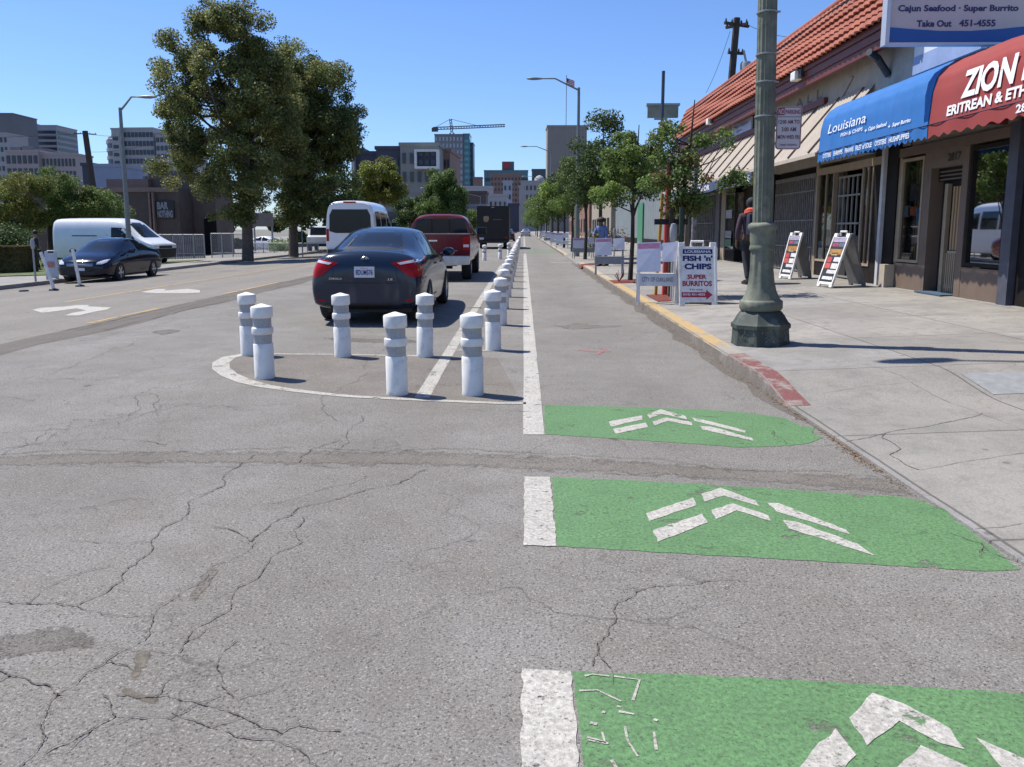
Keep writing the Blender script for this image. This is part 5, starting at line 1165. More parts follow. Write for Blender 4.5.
# hanging blade sign
ys_ = 12.4
sg = thing('hanging_sign', 'large white and blue take-out sign standing out above the red and blue awnings', 'sign', (5.8, ys_, 4.6))
pl = P(882.5, 46, ys_); xl_ = pl.x; zb_ = pl.z; xr_ = 8.1
GRY = M('sign_face_grey', (.46, .44, .45), .5, .04, 3); SB = M('sign_blue', (.01, .09, .33), .5, .05, 3); NAV = M('sign_navy_text', (.02, .025, .12), .5, .05)
m = MB(); m.box((xl_+.06, ys_-.05, zb_+.04), (xr_, ys_+.05, zb_+1.7)); m.build('panel', GRY, sg, world=True)
m = MB(); m.box((xl_, ys_-.08, zb_), (xl_+.058, ys_+.08, zb_+1.75)); m.box((xl_+.06, ys_-.07, zb_), (xr_, ys_+.07, zb_+.035)); m.build('frame', M('aluminium_frame', (.5, .52, .55), .4, .05, 5, metal=.4), sg, world=True)
pts = [(xl_+.06, zb_+.04), (xr_, zb_+.04)]; cx = 912
top_ = [(P(px, py, ys_-.055).x, P(px, py, ys_-.055).z) for px, py in ((1050, 26), (1024, 26.5), (1000, 29), (970, 31), (940, 31), (910, 29), (889, 27.3))]; top_[-1] = (xl_+.062, top_[-1][1])
m = MB(); m.prism([(xl_+.062, zb_+.042), (xr_-.002, zb_+.042)]+[(min(x, xr_-.002), z) for x, z in top_], ys_-.062, ys_-.052); m.build('blue_band', SB, sg, world=True)
def bl(s, x0, x1, yt, yb): 
    a = P(x0, yb, ys_-.056); c = P(x1, yt, ys_-.056); lettering(s, lambda u, v: (a.x+u, ys_-.056, a.z+v), c.x-a.x, c.z-a.z, NAV, sg, world=True, bold=.035)
bl('Cajun Seafood · Super Burrito', 898, 1019, 4.5, 13.5); bl('Take Out', 916.5, 952, 20, 27); bl('451-4555', 959, 996, 19.5, 26.5)
lettering('Cajun', lambda u, v: (0, 0, 0), .1, .1, NAV, sg) if False else None
m = MB(); m.tube([(P(948, 46, ys_+.1).x, ys_+.06, zb_+.02), (6.9, ys_+.1, 4.2)], .022, 6); m.build('bracket', DARKM, sg, world=True)
# flat sign above blue awning
sf = thing('wall_sign', 'flat white sign with a pale blue foot above the blue awning', 'sign', (XW, 13.3, 4.6))
m = MB(); m.box((XW-.14, 12.6, 4.08), (XW-.06, 14.75, 5.05)); m.build('panel', M('white_sign_face', (.6, .62, .64), .5, .05), sf, world=True)
m = MB(); m.box((XW-.15, 12.6, 4.08), (XW-.143, 14.75, 4.38)); m.build('blue_foot', M('pale_blue_band', (.25, .32, .48), .5), sf, world=True)
y0 = 14.5; lettering('Cajun Seafood', lambda u, v: (XW-.146, y0-u, 4.62+v), 1.5, .17, M('grey_blue_print', (.3, .35, .42), .5), sf, world=True, shear=.2)
# dark bracket box between
m = MB(); m.tube([(XW-.02, Yat(880), 4.3), (XW-.25, Yat(880), 4.62), (XW-.5, Yat(884), 4.7)], .07, 8); mb = m.build('vent_pipe', DARKM, t, world=True)
# white/lilac sign on the wall and dark one further
for a, c, pa, pb, s, labx in ((731, 750, 138, 122, 'Pet Grooming', 'pale blue shop sign on the wall under the eave, left of the lamp post'),):
    o = thing('wall_sign', labx, 'sign', (XW, Yat(740), 4.6)); m = MB(); m.box((XW-.1, Yat(a), 4.41), (XW-.05, Yat(c), 4.78)); m.build('panel', M('lilac_sign', (.42, .46, .6), .5, .08, 4), o, world=True)
    y0 = Yat(a+2); lettering('Nail Salon', lambda u, v: (XW-.108, y0-u, 4.62+v), (y0-Yat(c-3)), .12, M('sign_script', (.1, .13, .3), .5), o, world=True, shear=.3); lettering('Spa', lambda u, v: (XW-.108, y0-.3-u, 4.46+v), (y0-Yat(c-3))*.4, .11, M('sign_script', (.1, .13, .3), .5), o, world=True, shear=.3)
o = thing('wall_sign', 'dark weathered sign board on the far wall behind the street tree branches', 'sign', (XW, Yat(685), 4.6)); m = MB(); m.box((XW-.12, Yat(667), 4.42), (XW-.05, Yat(704), 5.0)); m.build('panel', M('weathered_board', (.13, .11, .12), .7, .5, 2), o, world=True)
m = MB(); m.box((XW-.5, Yat(666)+.1, 3.9), (XW-.44, Yat(666)+.22, 5.6)); o = m.build('white_sign_post', WPL); tag(o, 'slim white upright post at the far end of the tile roof', 'post')
# faint raised letters on the cream wall
y0 = Yat(790); lettering('A L L', lambda u, v: (XW-.006, y0-u, 4.46+v), y0-Yat(815), .22, M('faded_letter', (.14, .13, .12), .8), t, world=True)

# ================================================================== LAMP POST
LG = M('green_cast_iron', (.125, .137, .10), .7, .3, 5, .5, dirt=(.25, .245, .18, .8), bscale=14); LGD = M('dark_green_plinth', (.042, .055, .045), .7, .35, 5, .5, dirt=(.17, .175, .135, .7), bscale=12)
pb = GG(760, 343.5); t = thing('street_lamp_post', 'old green fluted cast-iron lamp post on a heavy octagonal base beside the kerb', 'lamp post', (pb.x, pb.y, gz(pb.x, pb.y)))
LPX, LPY = pb.x, pb.y; t.rotation_euler = (0, -.022, 0)
def octo(r, z, a): k = pi/4; return r*cos(k/2)/cos(((a+k/2) % k)-k/2)
m = MB(); m.lathe([(.31, -.05), (.315, 0), (.31, .02), (.30, .17), (.318, .185), (.318, .225), (.29, .25), (.25, .32), (.215, .365)], 64, rf=octo); m.build('plinth', LGD, t, smooth=True, auto=R(25))
m = MB()
for i in range(8):
    a0 = pi/8+i*pi/4; 
    for s in range(3): zz = .215
m.lathe([(.17, .36), (.215, .375), (.225, .40), (.225, .465), (.212, .485), (.18, .50)], 64, rf=lambda r, z, a: r*(1+.025*abs(sin(a*10))*(r > .22)))
def bell(r, z, a): return r*(1-.085*abs(sin(a*5))**1.5*min(1, (z-.48)*4)*(1 if z < 1.05 else .3))
m.lathe([(.205, .48), (.193, .51), (.165, .58), (.143, .68), (.13, .80), (.124, .92), (.124, 1.02)], 80, rf=bell)
m.lathe([(.128, 1.02), (.138, 1.035), (.133, 1.06), (.128, 1.08)], 48)
m.lathe([(.126, 1.08), (.13, 1.14), (.132, 1.21), (.136, 1.235)], 48)
m.lathe([(.138, 1.235), (.15, 1.25), (.154, 1.275), (.15, 1.30), (.12, 1.32)], 72, rf=lambda r, z, a: r*(1+.035*abs(sin(a*16))*(r > .155)))
m.build('base_casting', LG, t, smooth=True, auto=R(50))
m = MB(); m.lathe([(.107, 1.30), (.104, 2.5), (.093, 4.5), (.083, 7.4), (.08, 8.0)], 96, rf=lambda r, z, a: r*(1-.07*abs(sin(a*8))**.5)); m.build('shaft', LG, t, smooth=True, auto=R(60))
ST = M('steel_band', (.3, .31, .29), .4, .2, 10, metal=.6)
for z in (2.42, 2.77, 3.05, 3.47, 3.72): m = MB(); m.lathe([(.104, z), (.111, z+.004), (.111, z+.016), (.104, z+.02)], 32); m.tube([(.1, -.03, z+.01), (.125, -.04, z+.01)], .01, 6); m.build('strap_band', ST, t, smooth=True)
for (u, sc_) in (((-.05, .08), 1), ):
    pass
scr = M('scratched_graffiti', (.28, .30, .27), .7); q = MB()
for k in range(26):
    a = random.uniform(-2.6, -.7); fa = (round((a)/(pi/4)))*(pi/4); z0 = random.uniform(.04, .15); off = random.uniform(-.09, .09); r = .3*cos(pi/8)+.016
    nx, ny = cos(fa), sin(fa); tx, ty = -ny, nx; p0 = Vector((nx*r+tx*off, ny*r+ty*off, z0)); p1 = p0+Vector((tx*random.uniform(-.04, .04), ty*random.uniform(-.04, .04), random.uniform(-.02, .04))); q.tube([p0, p1], .002, 4)
q.build('graffiti', scr, t)
# cobra arm and head above the frame; its shadow falls on the sidewalk
m = MB(); m.tube([(0, 0, 7.6), (-.5, .02, 8.05), (-1.8, .4, 8.25), (-2.62, .66, 8.25)], [.045, .042, .038, .035], 10); m.build('arm', LG, t, smooth=True)
m = MB(); m.lathe([(.001, -.38), (.10, -.32), (.15, -.15), (.15, .1), (.10, .30), (.04, .38)], 20, T=Matrix.Translation((-2.95, .72, 8.25)) @ Matrix.Rotation(-pi/2, 4, 'Y') @ Matrix.Diagonal((.55, 1, 1, 1))); m.build('lamp_head', M('grey_lamp_head', (.3, .3, .3), .5), t, smooth=True)
# NO PARKING sign
ns = thing('parking_sign', 'white and red no parking sign strapped to the green lamp post', 'sign', (LPX+.29, LPY-.02, 2.5))
a = P(775, 149.5, LPY-.03); c = P(802.5, 106.5, LPY-.03); sw, sh = c.x-a.x, c.z-a.z
ns.location = (a.x, LPY-.03, a.z)
def rrect(w, h, r, n=5):
    o = []
    for cx, cy, s in ((w-r, h-r, 0), (r, h-r, pi/2), (r, r, pi), (w-r, r, 1.5*pi)): o += [(cx+r*cos(s+pi/2*i/n), cy+r*sin(s+pi/2*i/n)) for i in range(n+1)]
    return o
SW = M('sign_back_white', (.50, .47, .49), .5, .05, 6); SR = M('sign_red', (.26, .035, .045), .5, .1, 8); SD = M('sign_dark_red_print', (.16, .05, .06), .5)
m = MB(); m.prism(rrect(sw, sh, .035), 0, .006); pnl = m.build('panel', SW, ns)
m = MB(); m.tube([(x*.94+sw*.03, -.002, z*.965+sh*.0175) for x, z in rrect(sw, sh, .035)+[rrect(sw, sh, .035)[0]]], .0035, 4); m.build('border', SR, ns)
m = MB(); m.box((sw*.045, -.004, sh*.80), (sw*.31, -.001, sh*.965)); m.build('red_block', SR, ns); m = MB(); m.box((sw*.05, -.004, sh*.755), (sw*.95, -.001, sh*.765)); m.build('rule', SD, ns)
for s, x0, x1, z0, z1, mm in (('NO', .07, .29, .82, .945, SW), ('PARKING', .34, .93, .825, .925, SR), ('12:00 AM TO', .09, .91, .60, .69, SD), ('3:00 AM', .22, .78, .42, .52, SD), ('MON WED FRI', .07, .93, .245, .335, SD), ('STREET SWEEPING', .17, .85, .085, .125, SD)):
    lettering(s, (lambda x0, z0, w: lambda u, v: (x0*sw+u, -.0055, z0*sh+v))(x0, z0, 0), (x1-x0)*sw, (z1-z0)*sh, mm, ns, bold=.015)
for z in (.15, .85): m = MB(); m.tube([(-.06, .02, sh*z), (sw*.2, .012, sh*z)], .01, 6); m.build('bracket', DARKM, ns)

# ================================================================== A-FRAME SIGNS
BOARD_SHADE = M('shaded_board_back', (.16, .155, .15), .7, .2, 5)  # shade on the rear board, put into its colour
def aframe(name, label, loc, rz, w, h, spread=.3, legs=True, mat=WPL, grey=False):
    t = thing(name, label, 'sign', loc, rz); lean_ = atan2(spread, h)
    for s in (-1, 1):
        T = Matrix.Translation((0, s*spread, 0)) @ Matrix.Rotation(s*lean_, 4, 'X')
        m = MB(); m.box((-w/2, -.015, .05), (w/2, .015, h*.93), T=T); m.box((-w/2, -.02, -.0), (-w/2+.09, .02, .05), T=T); m.box((w/2-.09, -.02, 0), (w/2, .02, .05), T=T)
        m.box((-w/2, -.02, h*.93), (-w/2+.1, .02, h), T=T); m.box((w/2-.1, -.02, h*.93), (w/2, .02, h), T=T)
        m.box((-w/2-.001, -.026, .05), (-w/2+.035, -.0151, h*.93), T=T) if s < 0 else m.box((-w/2, .0151, .05), (-w/2+.035, .026, h*.93), T=T)
        m.box((w/2-.035, -.026, .05), (w/2+.001, -.0151, h*.93), T=T) if s < 0 else m.box((w/2-.035, .0151, .05), (w/2, .026, h*.93), T=T)
        m.build('board', mat if s < 0 or not grey else BOARD_SHADE, t, bevel=.004)  # grey flag: rear board gets the darker colour that stands in for shade
    m = MB(); Hh = h*.93; m.tube([(-.1, 0, Hh-.02), (-.1, 0, Hh+.06), (.1, 0, Hh+.06), (.1, 0, Hh-.02)], .02, 6); m.build('handle', mat, t)
    T = Matrix.Translation((0, -spread, 0)) @ Matrix.Rotation(-lean_, 4, 'X')
    return t, T
pa = GG(699, 305.5); hgt = 1.06
t, T = aframe('sandwich_board', 'white sandwich board advertising fish and chips and super burritos near the kerb', (pa.x, pa.y+.3, gz(pa.x, pa.y)), -.02, .62, 1.05, .27)
SN = M('print_navy', (.012, .015, .11), .5); SRD = M('print_red', (.38, .02, .045), .5)
def onb(T, x0, z0, y=-.0165): return lambda u, v: tuple(T @ Vector((x0+u, y, z0+v)))
m = MB(); m.box((-.245, -.0165, .855), (.245, -.0155, .935), T=T); m.build('name_strip', SN, t)
for s, x0, x1, z0, z1, mm, bd in (('LOUISIANA', -.21, .22, .873, .918, M('print_white', (.7, .7, .7), .5), .03), ("FISH 'n'", -.245, .245, .735, .83, SN, .05), ('CHIPS', -.22, .225, .595, .695, SN, .05), ('SUPER', -.175, .14, .435, .51, SRD, .045), ('BURRITOS', -.255, .225, .315, .405, SRD, .04), ('TO GO', -.15, .07, .245, .27, SN, .02)):
    lettering(s, onb(T, x0, z0, -.018), x1-x0, z1-z0, mm, t, bold=bd)
m = MB(); m.prism([(-.27,.13),(-.27,.215),(.13,.215),(.13,.255),(.235,.172),(.13,.09),(.13,.13)], -.0175, -.0155, T=T); m.build('arrow', SRD, t); lettering('(510) 451-4555', onb(T, -.25, .148, -.0185), .36, .05, M('print_white', (.7, .7, .7), .5), t, bold=.03)
MENU = [((.55,.5,.5), .0), ((.25,.1,.15), .1), ((.06,.06,.07), .2), ((.35,.17,.04), .32), ((.03,.03,.03), .45), ((.5,.08,.06), .55), ((.55,.56,.58), .66), ((.03,.03,.035), .8), ((.6,.6,.6), .88)]
def menuboard(px0, py0, label, rz, w=.62, h=1.0, spread=.25):
    p = GG(px0, py0); t, T = aframe('menu_board', label, (p.x, p.y, gz(p.x, p.y)), rz, w, h, spread, grey=True)
    m = MB(); m.box((-w/2+.03, -.0165, .1), (w/2-.03, -.0155, h*.92), T=T); m.build('poster', M('menu_black', (.03, .03, .035), .5, .3, 6), t)
    fz = .92*h-.1
    for x0, x1, a, c, col in ((-.26,.26,.90,.99,(.35,.3,.4)), (-.24,.0,.80,.88,(.3,.06,.1)), (.02,.24,.80,.88,(.12,.14,.2)), (-.25,.25,.62,.74,(.38,.19,.05)), (-.15,.1,.60,.66,(.5,.4,.2)), (-.26,-.06,.44,.56,(.45,.06,.05)), (.02,.26,.46,.56,(.6,.6,.6)), (-.26,-.04,.30,.42,(.5,.09,.07)), (.0,.24,.30,.42,(.62,.6,.58)), (-.1,.26,.19,.27,(.6,.58,.55)), (-.2,.22,.05,.12,(.66,.66,.66))):
        m = MB(); m.box((x0*w/.62, -.0175, .1+a*fz), (x1*w/.62, -.0168, .1+c*fz), T=T); m.build('menu_picture', M('menu_%d' % int(a*1000+x0*100), col, .5, .35, 16), t)
    return t
menuboard(795, 278.5, 'colourful menu sandwich board by the dark folding gate, left of the pair', -1.36, .5, 1.06)
menuboard(841, 286.5, 'colourful menu sandwich board standing wide open under the blue awning', -1.36, .5, 1.08, .36)
# newspaper box / crates by door
p = GG(826, 279); nb = thing('news_rack', 'low dark metal rack with a white paper holder between the two menu boards', 'rack', (p.x+.5, p.y, gz(p.x, p.y))); m = MB(); m.box((-.18, -.2, 0), (.18, .2, .5)); m.build('cabinet', DARKM, nb, bevel=.01); m = MB(); m.box((-.14, -.15, .5), (.14, .15, .95)); m.build('paper_holder', M('paper_white', (.4, .4, .4), .6, .2, 20), nb, bevel=.01)

# ================================================================== BARRICADES, METERS, SMALL TREES
WB = M('barricade_white', (.62, .62, .63), .6, .08, 5, dirt=(.35, .33, .3, .4)); GB = M('barricade_grey', (.24, .25, .26), .6, .15, 5)
def barricade(label, px, py, rz, w, h, mat, papers=True, group='no parking barricades on the sidewalk', text=None):
    p = GG(px, py); t = thing('barricade', label, 'barricade', (p.x, p.y, gz(p.x, p.y)), rz, group)
    for s in (-1, 1):
        for x in (-w/2, w/2): m = MB(); m.tube([(x, s*.28, 0), (x, s*.02, h)], .022, 4); m.build('leg', mat, t)
        m = MB(); m.box((-w/2-.03, -.012, 0), (w/2+.03, .012, .20), T=Matrix.Translation((0, s*.20, h*.3)) @ Matrix.Rotation(s*.24, 4, 'X')); bd = m.build('board', mat, t)
        m = MB(); m.box((-w/2, -.01, 0), (w/2, .01, .1), T=Matrix.Translation((0, s*.045, h*.86)) @ Matrix.Rotation(s*.24, 4, 'X')); m.build('top_rail', mat, t)
    if text: T = Matrix.Translation((0, -.21, h*.3)) @ Matrix.Rotation(-.24, 4, 'X'); lettering(text, lambda u, v: tuple(T @ Vector((-w*.42+u, -.014, .07+v))), w*.84, .075, M('stencil_grey', (.12, .12, .14), .7), t)
    if papers:
        for i, (x0, x1, z0, z1) in enumerate(((-w/2-.04, w*.08, h*.52, h*1.0), (w*.12, w*.5+.04, h*.68, h*1.0))):
            pp = MB(); T = Matrix.Translation((0, -.06, 0)) @ Matrix.Rotation(-.2*0, 4, 'X'); ln = lambda z: -.02-.26*(1-z/h)-.03
            pp.add([(x0, ln(z0), z0), (x1, ln(z0)+.01, z0+.01), (x1, ln(z1), z1), (x0, ln(z1), z1-.02), (x0, ln(z0)+.004, z0), (x1, ln(z0)+.014, z0+.01), (x1, ln(z1)+.004, z1), (x0, ln(z1)+.004, z1-.02)], [(0,1,2,3),(4,7,6,5),(0,4,5,1),(1,5,6,2),(2,6,7,3),(3,7,4,0)]); pq = pp.build('notice', M('notice_paper', (.68, .68, .75), .6, .05, 12), t)
            if i == 0: q = MB(); q.add([(x0+.02, ln(z1-.11)-.003, z1-.12), (x1-.02, ln(z1-.11)-.003, z1-.11), (x1-.02, ln(z1-.03)-.003, z1-.02), (x0+.02, ln(z1-.03)-.003, z1-.035)], [(0,1,2,3)]); q.build('pink_header', M('pink_print', (.6, .25, .38), .6, .3, 20), pq)
    return t
barricade('white barricade with two taped notices, beside the fish and chips board', 656, 303.5, -.08, .62, 1.05, WB, text='CITY OF OAKLAND')
barricade('grey barricade with notices in front of the person in the blue shirt', 609, 274.5, -.05, .74, 1.02, GB)
barricade('grey barricade leaning low beyond the second street tree', 583, 258.5, .1, .9, .95, GB)
for k, (px, py) in enumerate(((562, 248.5), (556, 246.5), (549, 243.5), (543, 241))):
    barricade(['white barricade just past the driveway by the first far tree trunk', 'second white barricade past the driveway, beside a group of poles', 'third white barricade past the driveway, small in the distance', 'farthest white barricade on the sidewalk, near the end of the row'][k], px, py, .15*k, .75, 1.0, WB if k != 2 else GB)
# parking meters
MET = M('meter_grey', (.3, .31, .32), .5, .1, 8)
def meter(px, py, label, h=1.35):
    p = GG(px, py); t = thing('parking_meter', label, 'parking meter', (p.x, p.y, gz(p.x, p.y)), 0, 'parking meters by the kerb'); m = MB(); m.tube([(0, 0, -.02), (0, 0, h-.35)], .03, 8); m.build('pole', MET, t, smooth=True)
    m = MB(); m.lathe([(.03, h-.34), (.055, h-.30), (.068, h-.17), (.065, h-.09), (.04, h-.01), (.001, h)], 14, T=Matrix.Diagonal((1, .7, 1, 1))); m.build('head', MET, t, smooth=True); return t
meter(614, 262, 'parking meter with a round dark head right of the person in blue'); meter(589, 256, 'silver-topped parking meter beside the second street tree trunk'); meter(579, 253, 'silver-topped parking meter left of the second street tree trunk'); meter(671.5, 300.5, 'parking meter between the white barricade and the fish and chips board'); meter(36, 284.5, 'parking meter on the far left sidewalk by the hedge')
# tall signal / street poles near the tree
def pole(name, label, cat, px, py, X=None, h=4, r=.05, mat=MET, z=None):
    p = GG(px, py); m = MB(); m.tube([(0, 0, -.02), (0, 0, h)], [r, r*.8], 10); o = m.build(name, mat, smooth=True); o.location = (p.x, p.y, gz(p.x, p.y)); tag(o, label, cat); return o
MUL = M('red_mulch', (.15, .035, .022), .95, .4, 30, .8)
def treewell(px, py, label, w=1.1):
    p = GG(px, py); m = MB(); vs = []
    m.grid(lambda u, v: (p.x-.45+u*.9, p.y-w/2+v*w, gz(p.x-.45+u*.9, p.y)+.012+.04*sin(pi*u)*sin(pi*v)*random.uniform(.5, 1)), 8, 10); o = m.build('tree_well', MUL); tag(o, label, 'tree well'); 
    return p
p1 = treewell(630, 281.5, 'red mulch tree well around the slim trunk in front of the grey barricade'); p2 = treewell(676, 297.5, 'red mulch tree well under the staked tree by the fish and chips board', 1.4); p3 = treewell(592, 264.5, 'brown mulch tree well around the second dark trunk')
GS = 'street trees along the right sidewalk'
m = MB()
for k in range(16): a = random.uniform(0, 6.28); m.tube([(p1.x-.3, p1.y-.3, .17), (p1.x-.3+.12*cos(a), p1.y-.3+.12*sin(a), .17+random.uniform(.1, .3))], .006, 4)
o = m.build('dry_plant', MUL); tag(o, 'small rusty dead plant in the tree well at the slim trunk', 'plant')
# slim light green tree
tree('street_tree', 'slim street tree with light green leaves and a low forked trunk', (p1.x, p1.y, .15), 4.6, [(-.15,.2,2.75,.75,.9,.5), (-.2,0,2.05,.95,.7,.25), (.0,.3,3.3,.35,.4,.35), (.55,.1,2.3,.4,.4,.2)], 8000, .06, LF_MID, BARK_D, .05, (.15, .1), GS, .21, 60, limbs=22, extra=(LF_LIME, .35, 4000))
# staked tree: airy crown spreading over the sidewalk to the awning
tree('street_tree', 'staked street tree whose thin airy branches spread in front of the tan awning', (p2.x, p2.y, .16), 4.4, [(-.1,.1,2.35,.5,.5,.35), (.7,.2,2.12,.65,.3,.13), (.75,0,2.78,.5,.3,.16), (-.15,.3,2.95,.35,.4,.28), (.15,0,1.75,.4,.4,.32), (-.5,.1,2.0,.3,.4,.25)], 7000, .055, LF_MID, BARK_D, .045, (.25, .1), GS, .2, 60, limbs=26, extra=(LF_RED, .12, 600))
# stakes
def stake(px, py, h, r, mat, label, name='tree_stake', lean=0):
    p = GG(px, py); m = MB(); m.tube([(0, 0, -.02), (lean, 0, h)], r, 8); o = m.build(name, mat, smooth=True); o.location = (p.x, p.y, gz(p.x, p.y)); tag(o, label, 'post'); return o
stake(664.5, 296.5, 2.45, .055, M('red_paint_metal', (.42, .045, .03), .5, .15, 8), 'thick red painted post rising into the staked tree', 'red_post', .02); stake(655.5, 296, 1.9, .03, M('yellow_plastic', (.42, .26, .02), .5, .2, 8), 'slim yellow post beside the red post', 'yellow_post', .08)
stake(680, 300.5, 1.62, .04, M('dark_green_stake', (.02, .04, .025), .8), 'dark green wooden stake left of the sandwich board', lean=-.02); stake(670, 298, 1.62, .04, BARK_D, 'dark wooden stake behind the red post', lean=-.02)
p = GG(667, 297); m = MB(); m.box((p.x-.28, p.y-.10, 1.48), (p.x+.32, p.y-.04, 1.58)); o = m.build('tree_tie', BK); tag(o, 'black strap tied across the stakes of the street tree', 'strap')
pole('sign_pole', 'grey pole plastered with stickers behind the fish and chips board', 'pole', 692, 291, h=2.9, r=.055, mat=M('stickered_pole', (.2, .2, .2), .6, .9, 9)); pole('steel_post', 'thin steel post standing left of the gate of the first shop', 'pole', 668, 268, h=2.2, r=.03)
# darker trees in row
rows = [(29.3, 2.75, 6.0, LF_DARK, 'tall dark green conical street tree behind the second barricade', 20000, [(.2,0,3.4,1.15,1.1,1.2), (.35,0,4.7,.55,.6,.8), (-.5,0,2.9,.8,.8,.6), (.9,.2,3.2,.8,.8,.7), (1.5,.2,3.6,.7,.7,.7)]),
 (36.0, 2.75, 5.6, LF_DARK, 'dark leafy street tree next past the conical one', 6000, [(0,0,3.5,1.5,1.4,1.2), (.2,0,4.6,.7,.8,.6)]),
 (45, 2.7, 5.3, LF_MID, 'street tree just beyond the driveway with a dense green crown', 6000, [(0,0,3.4,1.5,1.5,1.2), (-.2,0,4.5,.8,.8,.6)]),
 (54, 2.7, 5.6, LF_LIME, 'brighter green street tree in the middle of the far row', 5000, [(0,0,3.6,1.5,1.5,1.3)]), (64, 2.7, 5.6, LF_MID, 'street tree sixth along the far row with a rounded crown', 4500, [(0,0,3.6,1.6,1.6,1.4)]),
 (76, 2.7, 5.8, LF_DARK, 'dark round street tree seventh along the far row', 4000, [(0,0,3.7,1.7,1.7,1.5)]), (90, 2.5, 6, LF_MID, 'distant street tree eighth along the right row', 3500, [(0,0,3.6,2.1,2.0,1.9)]),
 (108, 2.3, 6.5, LF_MID, 'distant light green street tree near the end of the right row', 3000, [(0,0,3.7,2.4,2.2,2.2)]), (130, 2.2, 7, LF_MID, 'farthest dark street tree of the right row', 3000, [(0,0,3.9,2.8,2.4,2.6)]), (160, 2.4, 8, LF_MID, 'tiny farthest tree at the vanishing end of the right sidewalk', 2500, [(0,0,4.2,3.2,2.6,3.2)])]
for y, x, h, lf, lab, n, bl_ in rows:
    tree('street_tree', lab, (x, y, gz(x, y)), h, bl_, int(n*(2.2 if y > 30 else 1)), .085 if y < 50 else .13, lf, BARK_D, .07, (.1, .1), GS, .42 if y < 50 else .6, 46, limbs=8)
# cobra-head street lights, right row
GM = M('grey_lamp_metal', (.16, .18, .17), .5, .15, 6)
def cobra(label, x, y, h, arm, tint=GM, dirx=-1, group='cobra-head street lights', z0=None, band=True, rz=0):
    z0 = gz(x, y) if z0 is None else z0; t = thing('street_light', label, 'street light', (x, y, z0), rz, group)
    m = MB(); m.tube([(0, 0, 0), (0, 0, h*.28), (0, 0, h)], [.13, .10, .065], 12); m.build('pole', tint, t, smooth=True)
    m = MB(); m.tube([(0, 0, h-.12), (dirx*arm*.3, 0, h+.12), (dirx*arm*.65, 0, h+.42), (dirx*arm, 0, h+.42)], [.045, .04, .035, .03], 8); m.build('arm', tint, t, smooth=True)
    m = MB(); m.lathe([(.03, -.05), (.07, .05), (.13, .3), (.14, .5), (.08, .75), (.001, .8)], 14, T=Matrix.Translation((dirx*(arm-.02), 0, h+.42)) @ Matrix.Rotation(dirx*pi/2, 4, 'Y') @ Matrix.Diagonal((.5, 1, 1, 1))); m.build('lamp_head', tint, t, smooth=True); return t
cobra('tall curved-arm street light rising out of the right street trees', 2.65, 40, 8.1, 1.75); cobra('smaller street light behind the first one on the right', 2.65, 78, 8.6, 2.2); cobra('farthest street light of the right row, tiny against the sky', 2.65, 128, 9, 2.2)
pole('green_pole', 'thick green base of a traffic pole among the far street trees', 'pole', 576, 250.5, h=4, r=.14, mat=LG)
# ================================================================== RIGHT FAR BUILDINGS
CORR = M('corrugated_grey_blue', (.20, .23, .24), .6, .12, 2)
tb = thing('warehouse', 'pale grey ribbed metal building with a dark base seen behind the street trees', 'building', (12, 50, .3))
m = MB(); n = 160
m.grid(lambda u, v: (8.3+(.03 if int(u*n) % 4 < 2 else 0), 37.5+u*36, .75+v*4.6), n, 1); m.box((8.35, 37.5, .3), (18, 73.5, 5.35)); m.build('wall', CORR, tb, world=True)
m = MB(); m.box((8.22, 37.4, .1), (8.34, 73.5, .75)); m.build('base_wall', DKWOOD, tb, world=True); m = MB(); m.box((8.1, 37.2, 5.35), (18, 73.8, 5.8)); m.build('roof_edge', M('dark_green_trim', (.02, .05, .035), .6), tb, world=True)
m = MB(); m.box((8.2, 56, .3), (8.26, 58.4, 3.2)); m.build('door', M('green_door', (.06, .22, .12), .6), tb, world=True)
bld2 = M('tan_building_wall', (.32, .27, .21), .8, .12, .6)
def simplebuilding(name, label, x0, x1, y0, y1, z0, z1, mat, roofmat=None, wins=None, group=None):
    """wins: list of (face, a0, a1, zlist, n, w, h)"""
    t = thing(name, label, 'building', ((x0+x1)/2, (y0+y1)/2, z0), 0, group); m = MB(); m.box((x0, y0, z0), (x1, y1, z1)); m.build('wall', mat, t, world=True)
    m = MB(); m.box((x0-.2, y0-.2, z1), (x1+.2, y1+.2, z1+.35)); m.build('parapet', roofmat or mat, t, world=True)
    WG = M('far_window_glass', (.015, .02, .035), .3, .2, .5, coat=.3)
    first = {}
    for face, a0, a1, zs, n, w, h in wins or []:
        for z in zs:
            for i in range(n):
                a = a0+(a1-a0)*(i+.5)/n; key = (face, w, h)
                if key not in first:
                    q = MB(); 
                    if face == 'front': q.box((-w/2, -.06, 0), (w/2, .02, h))
                    else: q.box((-.06, -w/2, 0), (.06, w/2, h))
                    o = q.build('window', WG, t); first[key] = o
                else: o = first[key].copy(); C.objects.link(o)
                wx, wy = (a, y0) if face == 'front' else ((x1 if face == 'right' else x0), a)
                o.location = (wx-t.location.x, wy-t.location.y, z-t.location.z)
    return t
simplebuilding('far_shop', 'tan two-storey shop building beyond the ribbed metal one', 8.4, 20, 78, 100, 0, 7.5, bld2, None, [('left', 79, 99, [1, 4.6], 7, 1.6, 1.5)])
simplebuilding('far_shop', 'brick-coloured shop building far along the right sidewalk', 8.4, 20, 104, 150, 0, 9, M('far_brick', (.22, .12, .085), .85, .2, .5), None, [('left', 105, 149, [1, 5], 9, 1.6, 1.8)])
m = MB()
p = P(618, 238, 66)
